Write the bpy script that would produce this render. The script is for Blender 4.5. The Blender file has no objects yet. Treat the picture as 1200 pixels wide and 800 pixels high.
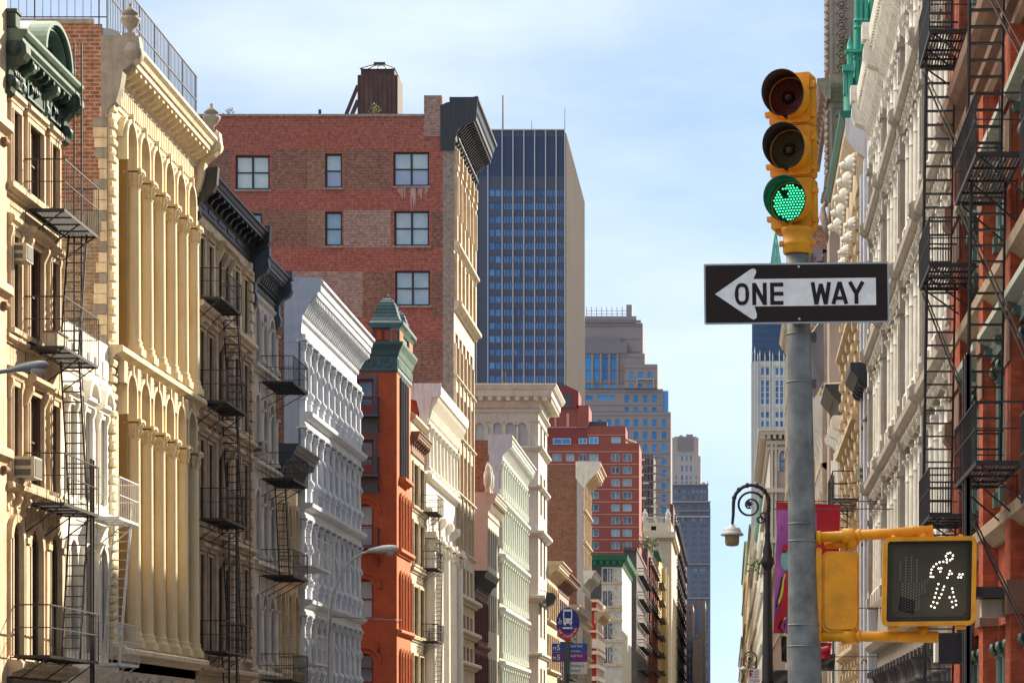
import bpy, math, random
from mathutils import Vector
random.seed(7)
R = math.radians
SC = bpy.context.scene
COL = SC.collection

# ------------------------------------------------------------------ camera
F = 2850.0; VX = 855.0; VY = 870.0; HC = 1.7      # focal length in px of the 1200 px photo, vanishing point, eye height
cd = bpy.data.cameras.new('camera'); cam = bpy.data.objects.new('camera', cd); COL.objects.link(cam)
cam.location = (0, 0, HC); cam.rotation_euler = (R(90), 0, 0)
cd.sensor_width = 36; cd.lens = F / 1200 * 36
cd.shift_x = (600 - VX) / 1200; cd.shift_y = (VY - 400) / 1200
cd.clip_end = 20000; cd.clip_start = 0.5
SC.camera = cam

# ------------------------------------------------------------------ light
SUN_AZ = 50.0      # degrees from +X towards +Y (view direction)
SUN_EL = 29.0
w = bpy.data.worlds.new('World'); SC.world = w; w.use_nodes = True
nt = w.node_tree; nt.nodes.clear()
wo = nt.nodes.new('ShaderNodeOutputWorld'); bg = nt.nodes.new('ShaderNodeBackground')
sky = nt.nodes.new('ShaderNodeTexSky'); sky.sky_type = 'NISHITA'; sky.sun_disc = False
sky.sun_elevation = R(SUN_EL); sky.sun_rotation = R(90 - SUN_AZ); sky.air_density = 1.0; sky.dust_density = 0.2; sky.ozone_density = 1.6
tc = nt.nodes.new('ShaderNodeTexCoord'); mp = nt.nodes.new('ShaderNodeMapping'); mp.inputs['Scale'].default_value = (1.0, 1.0, 3.2)
nz = nt.nodes.new('ShaderNodeTexNoise'); nz.inputs['Scale'].default_value = 3.1; nz.inputs['Detail'].default_value = 6; nz.inputs['Roughness'].default_value = .55
rp = nt.nodes.new('ShaderNodeValToRGB'); rp.color_ramp.elements[0].position = .33; rp.color_ramp.elements[1].position = .78
rp.color_ramp.elements[0].color = (0, 0, 0, 1); rp.color_ramp.elements[1].color = (.8, .8, .8, 1)
mx = nt.nodes.new('ShaderNodeMixRGB'); mx.inputs['Color2'].default_value = (7.0, 7.6, 8.2, 1)
nt.links.new(tc.outputs['Generated'], mp.inputs['Vector']); nt.links.new(mp.outputs['Vector'], nz.inputs['Vector'])
nt.links.new(nz.outputs['Fac'], rp.inputs['Fac']); nt.links.new(rp.outputs['Color'], mx.inputs['Fac'])
vm = nt.nodes.new('ShaderNodeMapping'); vm.inputs['Location'].default_value = (0, 0, .16); vm.inputs['Scale'].default_value = (1, 1, .75)
nt.links.new(tc.outputs['Generated'], vm.inputs['Vector']); nt.links.new(vm.outputs['Vector'], sky.inputs['Vector'])
nt.links.new(sky.outputs['Color'], mx.inputs['Color1']); # added bright sky patch high up on the left and overhead (outside the picture), it fills the street's shade
sx = nt.nodes.new('ShaderNodeSeparateXYZ'); nt.links.new(tc.outputs['Generated'], sx.inputs[0])
ma = nt.nodes.new('ShaderNodeMath'); ma.operation = 'MULTIPLY_ADD'; ma.inputs[1].default_value = -.5; nt.links.new(sx.outputs['X'], ma.inputs[0]); nt.links.new(sx.outputs['Z'], ma.inputs[2])
my = nt.nodes.new('ShaderNodeMath'); my.operation = 'MULTIPLY_ADD'; my.inputs[1].default_value = .3; nt.links.new(sx.outputs['Y'], my.inputs[0]); nt.links.new(ma.outputs[0], my.inputs[2])
mr = nt.nodes.new('ShaderNodeMapRange'); mr.interpolation_type = 'SMOOTHSTEP'; mr.inputs['From Min'].default_value = .72; mr.inputs['From Max'].default_value = 1.15; nt.links.new(my.outputs[0], mr.inputs['Value'])
mc = nt.nodes.new('ShaderNodeMixRGB'); mc.inputs['Color2'].default_value = (46.0, 41.5, 35.5, 1); nt.links.new(mr.outputs[0], mc.inputs['Fac']); nt.links.new(mx.outputs['Color'], mc.inputs['Color1'])
nt.links.new(mc.outputs['Color'], bg.inputs['Color'])
SC.cycles.max_bounces = 6; SC.cycles.diffuse_bounces = 5
bg.inputs['Strength'].default_value = .066
nt.links.new(bg.outputs['Background'], wo.inputs['Surface'])
sd = bpy.data.lights.new('sun', 'SUN'); sd.energy = 5.0; sd.angle = R(.5); sd.color = (1.0, .87, .68)
sun = bpy.data.objects.new('sun', sd); COL.objects.link(sun)
sdir = Vector((math.cos(R(SUN_AZ)) * math.cos(R(SUN_EL)), math.sin(R(SUN_AZ)) * math.cos(R(SUN_EL)), math.sin(R(SUN_EL))))
sun.rotation_euler = (-sdir).to_track_quat('-Z', 'Y').to_euler(); sun.location = (40, 40, 60)
SC.view_settings.view_transform = 'Standard'; SC.view_settings.look = 'None'
SC.view_settings.exposure = 1.3; SC.view_settings.gamma = 1

# ------------------------------------------------------------------ materials
MATS = {}
def newmat(name):
    m = bpy.data.materials.new(name); m.use_nodes = True; MATS[name] = m
    b = m.node_tree.nodes['Principled BSDF']
    return m, m.node_tree, b
def node(nt, t, **kw):
    n = nt.nodes.new(t)
    for k, v in kw.items(): setattr(n, k, v)
    return n
def facepos(nt):
    "world position as (x+y, z, 0) so one pattern fits street fronts and party walls"
    g = node(nt, 'ShaderNodeNewGeometry'); s = node(nt, 'ShaderNodeSeparateXYZ'); a = node(nt, 'ShaderNodeMath', operation='ADD'); c = node(nt, 'ShaderNodeCombineXYZ')
    nt.links.new(g.outputs['Position'], s.inputs[0]); nt.links.new(s.outputs['X'], a.inputs[0]); nt.links.new(s.outputs['Y'], a.inputs[1])
    nt.links.new(a.outputs[0], c.inputs['X']); nt.links.new(s.outputs['Z'], c.inputs['Y'])
    return g, c
def paint(name, col, col2=None, rough=.75, scale=1.2, amt=.72, streak=.5, bump=.15, metal=0, fine=18, spec=.35, grime=(.16, .13, .1)):
    "masonry / painted iron: blotches, vertical run-off streaks and fine grain"
    m, nt, b = newmat(name); L = nt.links
    col2 = col2 or tuple(c * .62 for c in col)
    g, c = facepos(nt)
    n1 = node(nt, 'ShaderNodeTexNoise'); n1.inputs['Scale'].default_value = scale; n1.inputs['Detail'].default_value = 5; n1.inputs['Roughness'].default_value = .65
    L.new(g.outputs['Position'], n1.inputs['Vector'])
    r1 = node(nt, 'ShaderNodeValToRGB'); r1.color_ramp.elements[0].position = .35; r1.color_ramp.elements[1].position = .7
    L.new(n1.outputs['Fac'], r1.inputs['Fac'])
    mul = node(nt, 'ShaderNodeMath', operation='MULTIPLY'); mul.inputs[1].default_value = amt; L.new(r1.outputs['Color'], mul.inputs[0])
    m1 = node(nt, 'ShaderNodeMixRGB'); m1.inputs['Color1'].default_value = (*col, 1); m1.inputs['Color2'].default_value = (*col2, 1); L.new(mul.outputs[0], m1.inputs['Fac'])
    mp = node(nt, 'ShaderNodeMapping'); mp.inputs['Scale'].default_value = (3.2, .22, 1); L.new(c.outputs[0], mp.inputs['Vector'])
    n2 = node(nt, 'ShaderNodeTexNoise'); n2.inputs['Scale'].default_value = 2.0; n2.inputs['Detail'].default_value = 4; L.new(mp.outputs[0], n2.inputs['Vector'])
    r2 = node(nt, 'ShaderNodeValToRGB'); r2.color_ramp.elements[0].position = .48; r2.color_ramp.elements[1].position = .75
    L.new(n2.outputs['Fac'], r2.inputs['Fac'])
    mu2 = node(nt, 'ShaderNodeMath', operation='MULTIPLY'); mu2.inputs[1].default_value = min(.95, streak * .85); L.new(r2.outputs['Color'], mu2.inputs[0])
    m2 = node(nt, 'ShaderNodeMixRGB'); m2.inputs['Color2'].default_value = (*[a * .6 + cc * .3 for a, cc in zip(grime, col)], 1)
    L.new(m1.outputs[0], m2.inputs['Color1']); L.new(mu2.outputs[0], m2.inputs['Fac'])
    L.new(m2.outputs[0], b.inputs['Base Color'])
    b.inputs['Roughness'].default_value = rough; b.inputs['Metallic'].default_value = metal; b.inputs['Specular IOR Level'].default_value = spec
    n3 = node(nt, 'ShaderNodeTexNoise'); n3.inputs['Scale'].default_value = fine; n3.inputs['Detail'].default_value = 3; L.new(g.outputs['Position'], n3.inputs['Vector'])
    bp = node(nt, 'ShaderNodeBump'); bp.inputs['Strength'].default_value = bump; bp.inputs['Distance'].default_value = .02
    L.new(n3.outputs['Fac'], bp.inputs['Height']); L.new(bp.outputs[0], b.inputs['Normal'])
    return m
def brick(name, c1, c2, mortar, bw=.22, bh=.072, stain=None, stain_amt=.5, sscale=.35, msize=.012, pocks=0):
    m, nt, b = newmat(name); L = nt.links
    g, c = facepos(nt)
    br = node(nt, 'ShaderNodeTexBrick'); br.inputs['Scale'].default_value = 1; br.inputs['Brick Width'].default_value = bw; br.inputs['Row Height'].default_value = bh
    br.inputs['Mortar Size'].default_value = msize; br.inputs['Mortar Smooth'].default_value = .2; br.inputs['Bias'].default_value = 0
    br.inputs['Color1'].default_value = (*c1, 1); br.inputs['Color2'].default_value = (*c2, 1); br.inputs['Mortar'].default_value = (*mortar, 1)
    L.new(c.outputs[0], br.inputs['Vector'])
    n1 = node(nt, 'ShaderNodeTexNoise'); n1.inputs['Scale'].default_value = sscale; n1.inputs['Detail'].default_value = 7; n1.inputs['Roughness'].default_value = .7
    L.new(g.outputs['Position'], n1.inputs['Vector'])
    r1 = node(nt, 'ShaderNodeValToRGB'); r1.color_ramp.elements[0].position = .4; r1.color_ramp.elements[1].position = .72; L.new(n1.outputs['Fac'], r1.inputs['Fac'])
    mu = node(nt, 'ShaderNodeMath', operation='MULTIPLY'); mu.inputs[1].default_value = stain_amt; L.new(r1.outputs['Color'], mu.inputs[0])
    st = stain or tuple(v * .45 for v in c1)
    m1 = node(nt, 'ShaderNodeMixRGB'); m1.inputs['Color2'].default_value = (*st, 1); L.new(br.outputs['Color'], m1.inputs['Color1']); L.new(mu.outputs[0], m1.inputs['Fac'])
    # brick-to-brick colour clusters
    n2 = node(nt, 'ShaderNodeTexNoise'); n2.inputs['Scale'].default_value = 4.5; n2.inputs['Detail'].default_value = 2; L.new(c.outputs[0], n2.inputs['Vector'])
    hv = node(nt, 'ShaderNodeHueSaturation'); mr = node(nt, 'ShaderNodeMapRange'); mr.inputs['To Min'].default_value = .35; mr.inputs['To Max'].default_value = 1.75
    L.new(n2.outputs['Fac'], mr.inputs['Value']); L.new(mr.outputs[0], hv.inputs['Value']); L.new(m1.outputs[0], hv.inputs['Color'])
    L.new(hv.outputs[0], b.inputs['Base Color'])
    bp = node(nt, 'ShaderNodeBump'); bp.inputs['Strength'].default_value = .5; bp.inputs['Distance'].default_value = .01; bp.invert = True
    L.new(br.outputs['Fac'], bp.inputs['Height']); L.new(bp.outputs[0], b.inputs['Normal'])
    b.inputs['Roughness'].default_value = .9; b.inputs['Specular IOR Level'].default_value = .2
    return m
def glass(name, c1, c2, metal=.0, rough=.07, ior=1.6, shade=None, shade_at=.6):
    "window pane: colour differs from pane to pane (object random) with soft blotches of what lies inside"
    m, nt, b = newmat(name); L = nt.links
    oi = node(nt, 'ShaderNodeObjectInfo'); g = node(nt, 'ShaderNodeNewGeometry')
    n1 = node(nt, 'ShaderNodeTexNoise'); n1.inputs['Scale'].default_value = 1.3; n1.inputs['Detail'].default_value = 3; L.new(g.outputs['Position'], n1.inputs['Vector'])
    ad = node(nt, 'ShaderNodeMath', operation='ADD'); ml = node(nt, 'ShaderNodeMath', operation='MULTIPLY'); ml.inputs[1].default_value = .5
    L.new(oi.outputs['Random'], ad.inputs[0]); L.new(n1.outputs['Fac'], ad.inputs[1]); L.new(ad.outputs[0], ml.inputs[0])
    r = node(nt, 'ShaderNodeValToRGB'); r.color_ramp.elements[0].position = .25; r.color_ramp.elements[1].position = .75
    r.color_ramp.elements[0].color = (*c1, 1); r.color_ramp.elements[1].color = (*c2, 1)
    L.new(ml.outputs[0], r.inputs['Fac']); L.new(r.outputs[0], b.inputs['Base Color'])
    b.inputs['Roughness'].default_value = rough; b.inputs['Metallic'].default_value = metal; b.inputs['IOR'].default_value = ior
    n3 = node(nt, 'ShaderNodeTexNoise'); n3.inputs['Scale'].default_value = .9; L.new(g.outputs['Position'], n3.inputs['Vector'])
    bp = node(nt, 'ShaderNodeBump'); bp.inputs['Strength'].default_value = .12; bp.inputs['Distance'].default_value = .05; L.new(n3.outputs['Fac'], bp.inputs['Height']); L.new(bp.outputs[0], b.inputs['Normal'])
    return m
def plain(name, col, rough=.5, metal=0, bump=0.05, spec=.4, var=.25, scale=6, coat=0):
    m, nt, b = newmat(name); L = nt.links
    g = node(nt, 'ShaderNodeTexCoord'); n1 = node(nt, 'ShaderNodeTexNoise'); n1.inputs['Scale'].default_value = scale; n1.inputs['Detail'].default_value = 6; n1.inputs['Roughness'].default_value = .6
    L.new(g.outputs['Object'], n1.inputs['Vector'])
    r = node(nt, 'ShaderNodeValToRGB'); r.color_ramp.elements[0].position = .3; r.color_ramp.elements[1].position = .75
    r.color_ramp.elements[0].color = (*[c * (1 - var) for c in col], 1); r.color_ramp.elements[1].color = (*[min(1, c * (1 + var * .4)) for c in col], 1)
    L.new(n1.outputs['Fac'], r.inputs['Fac']); L.new(r.outputs[0], b.inputs['Base Color'])
    b.inputs['Roughness'].default_value = rough; b.inputs['Metallic'].default_value = metal; b.inputs['Specular IOR Level'].default_value = spec; b.inputs['Coat Weight'].default_value = coat
    mr = node(nt, 'ShaderNodeMapRange'); mr.inputs['To Min'].default_value = max(0, rough - .12); mr.inputs['To Max'].default_value = min(1, rough + .15); L.new(n1.outputs['Fac'], mr.inputs['Value']); L.new(mr.outputs[0], b.inputs['Roughness'])
    if bump:
        n2 = node(nt, 'ShaderNodeTexNoise'); n2.inputs['Scale'].default_value = scale * 12; L.new(g.outputs['Object'], n2.inputs['Vector'])
        bp = node(nt, 'ShaderNodeBump'); bp.inputs['Strength'].default_value = bump; bp.inputs['Distance'].default_value = .01; L.new(n2.outputs['Fac'], bp.inputs['Height']); L.new(bp.outputs[0], b.inputs['Normal'])
    return m
def emit(name, col, strength):
    m, nt, b = newmat(name); b.inputs['Base Color'].default_value = (*col, 1); b.inputs['Emission Color'].default_value = (*col, 1); b.inputs['Emission Strength'].default_value = strength
    return m

# ------------------------------------------------------------------ mesh builder
class Fr:
    "local frame: u along the face, d outwards, z up"
    def __init__(s, o, U=(0, 1, 0), N=(1, 0, 0), W=(0, 0, 1)):
        s.o = Vector(o); s.U = Vector(U); s.N = Vector(N); s.W = Vector(W)
    def p(s, u, d, z): return s.o + s.U * u + s.N * d + s.W * z
XL = -18.5; XR = 5.3
def FL(Y): return Fr((XL, Y, 0), (0, 1, 0), (1, 0, 0))          # street front, left row
def FRt(Y): return Fr((XR, Y, 0), (0, 1, 0), (-1, 0, 0))        # street front, right row
def SL(Y): return Fr((XL, Y, 0), (-1, 0, 0), (0, -1, 0))        # party wall facing us, left row (u grows away from the street)
def SR(Y): return Fr((XR, Y, 0), (1, 0, 0), (0, -1, 0))
def Yl(x): return F * XL / (x - VX)
def Yr(x): return F * XR / (x - VX)
def Zp(y, Y): return HC + (VY - y) * Y / F
def Xp(x, Y): return (x - VX) * Y / F

def empty(name, loc, label=None, cat=None, group=None, parent=None):
    o = bpy.data.objects.new(name, None); COL.objects.link(o); o.location = loc; o.empty_display_size = .3
    if label: o['label'] = label
    if cat: o['category'] = cat
    if group: o['group'] = group
    if parent: o.parent = parent
    return o
def tag(o, label=None, cat=None, group=None, kind=None):
    if label: o['label'] = label
    if cat: o['category'] = cat
    if group: o['group'] = group
    if kind: o['kind'] = kind
    return o
def base_of(o):
    v = Vector((0, 0, 0))
    while o is not None:
        v += Vector(o.location); o = o.parent
    return v
SPLIT = {'ledge', 'belt', 'pier', 'moulding', 'bracket', 'post', 'pilaster', 'fin', 'hood', 'urn', 'keystone', 'brick_patch', 'balcony', 'shutter', 'awning', 'cornice_block'}
class MB:
    def __init__(s, fr=None):
        s.f = fr or Fr((0, 0, 0), (1, 0, 0), (0, 1, 0)); s.v = []; s.fc = []; s.fm = []; s.m = []; s.cur = 0; s.sm = []; s.ad = []
    def use(s, name):
        if name not in s.m: s.m.append(name)
        s.cur = s.m.index(name); return s
    def add(s, pts, faces, smooth=False, raw=False):
        n = len(s.v); s.ad.append((n, len(s.fc)))
        s.v += [tuple(p) for p in pts] if raw else [tuple(s.f.p(*p)) for p in pts]
        for f in faces: s.fc.append(tuple(n + i for i in f)); s.fm.append(s.cur); s.sm.append(smooth)
    def box(s, u0, u1, d0, d1, z0, z1):
        s.add([(u0, d0, z0), (u1, d0, z0), (u1, d1, z0), (u0, d1, z0), (u0, d0, z1), (u1, d0, z1), (u1, d1, z1), (u0, d1, z1)],
              [(3, 2, 1, 0), (4, 5, 6, 7), (0, 1, 5, 4), (1, 2, 6, 5), (2, 3, 7, 6), (3, 0, 4, 7)]); return s
    def prof(s, u0, u1, pts, mit0=0, mit1=0, smooth=False):
        "profile of (d,z) points swept from u0 to u1; mit shifts the ends by d (mitred returns)"
        n = len(pts)
        P = [(u0 - mit0 * d, d, z) for d, z in pts] + [(u1 + mit1 * d, d, z) for d, z in pts]
        s.add(P, [(i, (i + 1) % n, n + (i + 1) % n, n + i) for i in range(n)] + [tuple(range(n))[::-1], tuple(range(n, 2 * n))], smooth); return s
    def poly(s, pts, d0, d1):
        "outline of (u,z) points with thickness d0..d1"
        n = len(pts)
        P = [(u, d0, z) for u, z in pts] + [(u, d1, z) for u, z in pts]
        s.add(P, [(i, (i + 1) % n, n + (i + 1) % n, n + i) for i in range(n)] + [tuple(range(n))[::-1], tuple(range(n, 2 * n))]); return s
    def lathe(s, u, d, pts, n=14, smooth=True):
        P = []
        for r, z in pts:
            for k in range(n): a = 2 * math.pi * k / n; P.append((u + r * math.cos(a), d + r * math.sin(a), z))
        fs = []
        for j in range(len(pts) - 1):
            for k in range(n): k2 = (k + 1) % n; fs.append((j * n + k, j * n + k2, (j + 1) * n + k2, (j + 1) * n + k))
        s.add(P, fs, smooth)
        s.add([P[k] for k in range(n)], [tuple(range(n))[::-1]]); s.add([P[-n + k] for k in range(n)], [tuple(range(n))]); return s
    def cyl(s, u, d, z0, z1, r0, r1=None, n=12): return s.lathe(u, d, [(r0, z0), (r0 if r1 is None else r1, z1)], n)
    def tube(s, path, r, n=6, raw=False, closed=False, smooth=True):
        "round bar through the local points of path (r may be a list)"
        pts = [Vector(p) if raw else s.f.p(*p) for p in path]
        rr = r if isinstance(r, (list, tuple)) else [r] * len(pts)
        V = []; fs = []
        up = None
        for i, p in enumerate(pts):
            a = pts[max(0, i - 1)]; b = pts[min(len(pts) - 1, i + 1)]
            if closed: a = pts[i - 1]; b = pts[(i + 1) % len(pts)]
            t = (b - a).normalized()
            if up is None:
                up = Vector((0, 0, 1)) if abs(t.z) < .9 else Vector((1, 0, 0))
            x = t.cross(up); x = x.normalized() if x.length > 1e-6 else Vector((1, 0, 0)); y = x.cross(t).normalized(); up = y
            for k in range(n): an = 2 * math.pi * (k + .5) / n; V.append(p + (x * math.cos(an) + y * math.sin(an)) * rr[i])
        m = len(pts)
        for i in range(m if closed else m - 1):
            for k in range(n):
                k2 = (k + 1) % n; j = (i + 1) % m
                fs.append((i * n + k, i * n + k2, j * n + k2, j * n + k))
        if not closed: fs += [tuple(range(n))[::-1], tuple(range((m - 1) * n, m * n))]
        s.add(V, fs, smooth and n > 4, raw=True); return s
    def bar(s, p, q, r): return s.tube([p, q], r, n=4)
    def arch(s, uc, zs, ri, ro, d0, d1, n=10, a0=0, a1=180, sq=1.0):
        "ring segment (sq stretches it vertically)"
        V = []
        for i in range(n + 1):
            a = R(a0 + (a1 - a0) * i / n); c = math.cos(a); sn = math.sin(a) * sq
            V += [(uc + ri * c, d0, zs + ri * sn), (uc + ro * c, d0, zs + ro * sn), (uc + ro * c, d1, zs + ro * sn), (uc + ri * c, d1, zs + ri * sn)]
        fs = []
        for i in range(n):
            for k in range(4): fs.append((i * 4 + k, i * 4 + (k + 1) % 4, (i + 1) * 4 + (k + 1) % 4, (i + 1) * 4 + k))
        fs += [(0, 1, 2, 3), (n * 4 + 3, n * 4 + 2, n * 4 + 1, n * 4)]
        s.add(V, fs); return s
    def wall(s, u0, u1, z0, z1, ops=(), th=.35, cellmat=None, rev=None):
        "front skin at d=0 with real openings; ops are (a,b,c,d[,rise]); rise>0 gives an arched head"
        us = sorted(set([u0, u1] + [v for o in ops for v in o[:2]])); zs = sorted(set([z0, z1] + [v for o in ops for v in o[2:4]]))
        us = [v for v in us if u0 - 1e-6 <= v <= u1 + 1e-6]; zs = [v for v in zs if z0 - 1e-6 <= v <= z1 + 1e-6]
        base = s.m[s.cur]
        for i in range(len(us) - 1):
            for j in range(len(zs) - 1):
                uc = (us[i] + us[i + 1]) / 2; zc = (zs[j] + zs[j + 1]) / 2
                if any(o[0] < uc < o[1] and o[2] < zc < o[3] for o in ops): continue
                if cellmat: s.use(cellmat(uc, zc))
                s.add([(us[i], 0, zs[j]), (us[i + 1], 0, zs[j]), (us[i + 1], 0, zs[j + 1]), (us[i], 0, zs[j + 1])], [(0, 1, 2, 3)])
        s.use(rev or base)
        for o in ops:
            a, b, c, d = o[:4]; rise = o[4] if len(o) > 4 else 0
            s.add([(a, 0, c), (b, 0, c), (b, -th, c), (a, -th, c)], [(0, 1, 2, 3)])
            s.add([(a, 0, c), (a, 0, d - rise), (a, -th, d - rise), (a, -th, c)], [(0, 1, 2, 3)])
            s.add([(b, 0, c), (b, 0, d - rise), (b, -th, d - rise), (b, -th, c)], [(0, 1, 2, 3)])
            if not rise: s.add([(a, 0, d), (b, 0, d), (b, -th, d), (a, -th, d)], [(0, 1, 2, 3)])
            else:
                n = 10; w = (b - a) / 2; uc = (a + b) / 2
                pp = [(uc + w * math.cos(R(180 - 180 * k / n)), d - rise + rise * math.sin(R(180 * k / n))) for k in range(n + 1)]
                for k in range(n):
                    (x0, y0), (x1, y1) = pp[k], pp[k + 1]
                    s.add([(x0, 0, y0), (x1, 0, y1), (x1, -th, y1), (x0, -th, y0)], [(0, 1, 2, 3)])
                    s.use(base); s.add([(x0, 0, y0), (x1, 0, y1), (x1, 0, d), (x0, 0, d)], [(0, 1, 2, 3)]); s.use(rev or base)
        s.use(base)
        return s
    def build(s, name, parent=None, label=None, loc=None, split=None):
        if not s.v: return None
        if split is None: split = name in SPLIT
        if split:
            n = len(s.ad); bb = []
            for k in range(n):
                v0, f0 = s.ad[k]; v1, f1 = s.ad[k + 1] if k + 1 < n else (len(s.v), len(s.fc))
                q = s.v[v0:v1]
                bb.append((min(p[0] for p in q), max(p[0] for p in q), min(p[1] for p in q), max(p[1] for p in q), min(p[2] for p in q), max(p[2] for p in q)))
            par = list(range(n))
            def find(a):
                while par[a] != a: par[a] = par[par[a]]; a = par[a]
                return a
            e = .02
            for i in range(n):
                A = bb[i]
                for j in range(i):
                    B = bb[j]
                    if A[0] - e < B[1] and B[0] - e < A[1] and A[2] - e < B[3] and B[2] - e < A[3] and A[4] - e < B[5] and B[4] - e < A[5]: par[find(i)] = find(j)
            gr = {}
            for i in range(n): gr.setdefault(find(i), []).append(i)
            if len(gr) > 1:
                out = None
                for ids in gr.values():
                    t = MB(s.f); t.m = s.m
                    for k in ids:
                        v0, f0 = s.ad[k]; v1, f1 = s.ad[k + 1] if k + 1 < n else (len(s.v), len(s.fc))
                        off = len(t.v) - v0; t.v += s.v[v0:v1]
                        t.fc += [tuple(i + off for i in f) for f in s.fc[f0:f1]]; t.fm += s.fm[f0:f1]; t.sm += s.sm[f0:f1]
                    o = t.build(name, parent, label, loc, split=False); out = out or o
                return out
        b = base_of(parent) if parent else Vector(loc or (0, 0, 0))
        me = bpy.data.meshes.new(name)
        me.from_pydata([(v[0] - b.x, v[1] - b.y, v[2] - b.z) for v in s.v], [], s.fc)
        for n in s.m: me.materials.append(MATS[n])
        me.polygons.foreach_set('material_index', s.fm); me.polygons.foreach_set('use_smooth', s.sm)
        me.update()
        o = bpy.data.objects.new(name, me); COL.objects.link(o)
        if parent: o.parent = parent
        elif loc: o.location = loc
        if label: o['label'] = label
        return o

# ------------------------------------------------------------------ palette
paint('cream_stone', (.64, .50, .32), (.50, .36, .20), streak=.6, scale=.9)
paint('cream_trim', (.62, .50, .34), (.40, .27, .15), streak=.8, scale=1.5)
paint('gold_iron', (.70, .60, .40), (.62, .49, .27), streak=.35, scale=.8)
paint('gold_shade', (.40, .27, .115), (.30, .19, .07), streak=.4)  # darker copy of gold_iron, recess shade put into the colour
paint('gold_trim', (.70, .60, .42), (.45, .33, .18), streak=.5, scale=3)
paint('old_concrete', (.33, .30, .25), (.16, .14, .12), streak=.9, scale=2.2)
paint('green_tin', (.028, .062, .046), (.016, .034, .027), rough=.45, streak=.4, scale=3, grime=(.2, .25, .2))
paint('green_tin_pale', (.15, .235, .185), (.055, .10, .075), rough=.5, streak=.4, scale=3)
paint('lead_sheet', (.30, .34, .36), (.2, .23, .25), rough=.4, streak=.6)
paint('white_paint', (.78, .76, .70), (.62, .58, .50), streak=.45)
paint('bright_white', (.82, .79, .70), (.70, .66, .56), streak=.3)
paint('brown_stone', (.44, .34, .25), (.26, .19, .135), streak=.7)
paint('brown_trim', (.52, .41, .30), (.27, .195, .14), streak=.8, scale=2)
paint('brown_stone_lit', (.68, .57, .42), (.40, .31, .21), streak=.6)  # paler copy of brown_stone, sunlight put into the colour
paint('black_tin', (.020, .021, .027), (.012, .012, .015), rough=.42, streak=.3, spec=.5)
paint('slate_tin', (.05, .062, .08), (.028, .035, .045), rough=.42, streak=.3, spec=.5)
paint('grey_stone', (.62, .58, .53), (.42, .38, .34), streak=.6)
paint('blue_grey_paint', (.36, .41, .50), (.27, .31, .38), streak=.4)
paint('white_iron', (.60, .63, .68), (.38, .42, .48), streak=.4, scale=2)
paint('red_render', (.35, .062, .018), (.20, .036, .014), streak=.55, scale=1.6, bump=.3)
paint('red_render_lit', (.50, .14, .04), (.36, .085, .03), streak=.3)  # street front of the red house, sunlight put into the colour
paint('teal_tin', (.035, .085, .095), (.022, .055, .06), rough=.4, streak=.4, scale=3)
paint('teal_lit', (.16, .25, .21), (.09, .15, .13), rough=.5)  # paler copy of teal_tin, sunlight put into the colour; the skylight shares it
paint('dark_red', (.20, .02, .022), (.13, .015, .018), streak=.3, rough=.5)
paint('beige_stone', (.60, .53, .40), (.46, .39, .28), streak=.5)
paint('pale_stone', (.60, .57, .48), (.47, .44, .36), streak=.6, scale=1.4)
paint('rust_white', (.62, .60, .60), (.5, .47, .46), streak=1.3, scale=1.5, grime=(.42, .16, .03))
paint('mint_iron', (.66, .67, .62), (.48, .55, .50), streak=.4)
paint('mint_lit', (.74, .78, .70), (.6, .66, .58), streak=.3)  # paler copy of mint_iron, light put into the colour of columns and ledges
paint('maroon_stone', (.20, .085, .08), (.12, .05, .05), streak=.5)
paint('tan_panel', (.50, .46, .38), (.42, .36, .29), streak=.4)
paint('tower_grey', (.25, .235, .235), (.20, .19, .20), streak=.3, scale=.1, fine=3)
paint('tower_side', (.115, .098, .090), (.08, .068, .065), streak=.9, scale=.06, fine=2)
paint('tower_navy', (.035, .055, .115), (.025, .04, .09), rough=.5, streak=.2, scale=.05)
paint('tower_blue', (.068, .082, .125), (.052, .064, .10), rough=.5, streak=.3, scale=.05)
paint('tower_fin', (.42, .42, .46), (.4, .4, .43), streak=.2, scale=.1)
paint('granite_far', (.27, .235, .235), (.225, .195, .20), streak=.2, scale=.03, fine=2)
paint('granite_band', (.19, .17, .185), (.22, .19, .20), streak=.2, scale=.03, fine=2)
paint('salmon_brick', (.27, .068, .052), (.22, .052, .042), streak=.3, scale=.2, fine=6)
paint('salmon_dark', (.19, .035, .034), (.19, .04, .04), streak=.3, scale=.2)
paint('salmon_band', (.52, .27, .21), (.45, .22, .17), streak=.2, scale=.2)
paint('far_pale', (.36, .325, .31), (.29, .26, .255), streak=.5, scale=.03, fine=2)
paint('far_blue', (.125, .155, .225), (.09, .115, .17), streak=.4, scale=.03, fine=2)
paint('far_pink', (.42, .34, .34), (.36, .29, .30), streak=.4, scale=.05, fine=2)
paint('gothic_white', (.66, .66, .62), (.55, .56, .54), streak=.5, scale=.05, fine=2)
paint('net_blue', (.06, .11, .21), (.045, .085, .16), rough=.8, streak=.4, scale=.05)
paint('copper_green', (.16, .42, .34), (.11, .30, .25), streak=.5, scale=.8)
paint('teal_copper', (.05, .36, .25), (.035, .25, .18), rough=.5, streak=.3, scale=2)
paint('emerald_tin', (.015, .13, .075), (.01, .09, .05), rough=.4, streak=.3)
paint('dark_masonry', (.10, .09, .09), (.06, .05, .05), streak=.5)
paint('plum_brick', (.13, .055, .055), (.08, .035, .04), streak=.6)
paint('yellow_stone', (.62, .50, .25), (.5, .38, .18), streak=.5)
paint('ornate_brown', (.36, .27, .21), (.15, .105, .08), streak=.7, scale=5, bump=.5)
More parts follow.
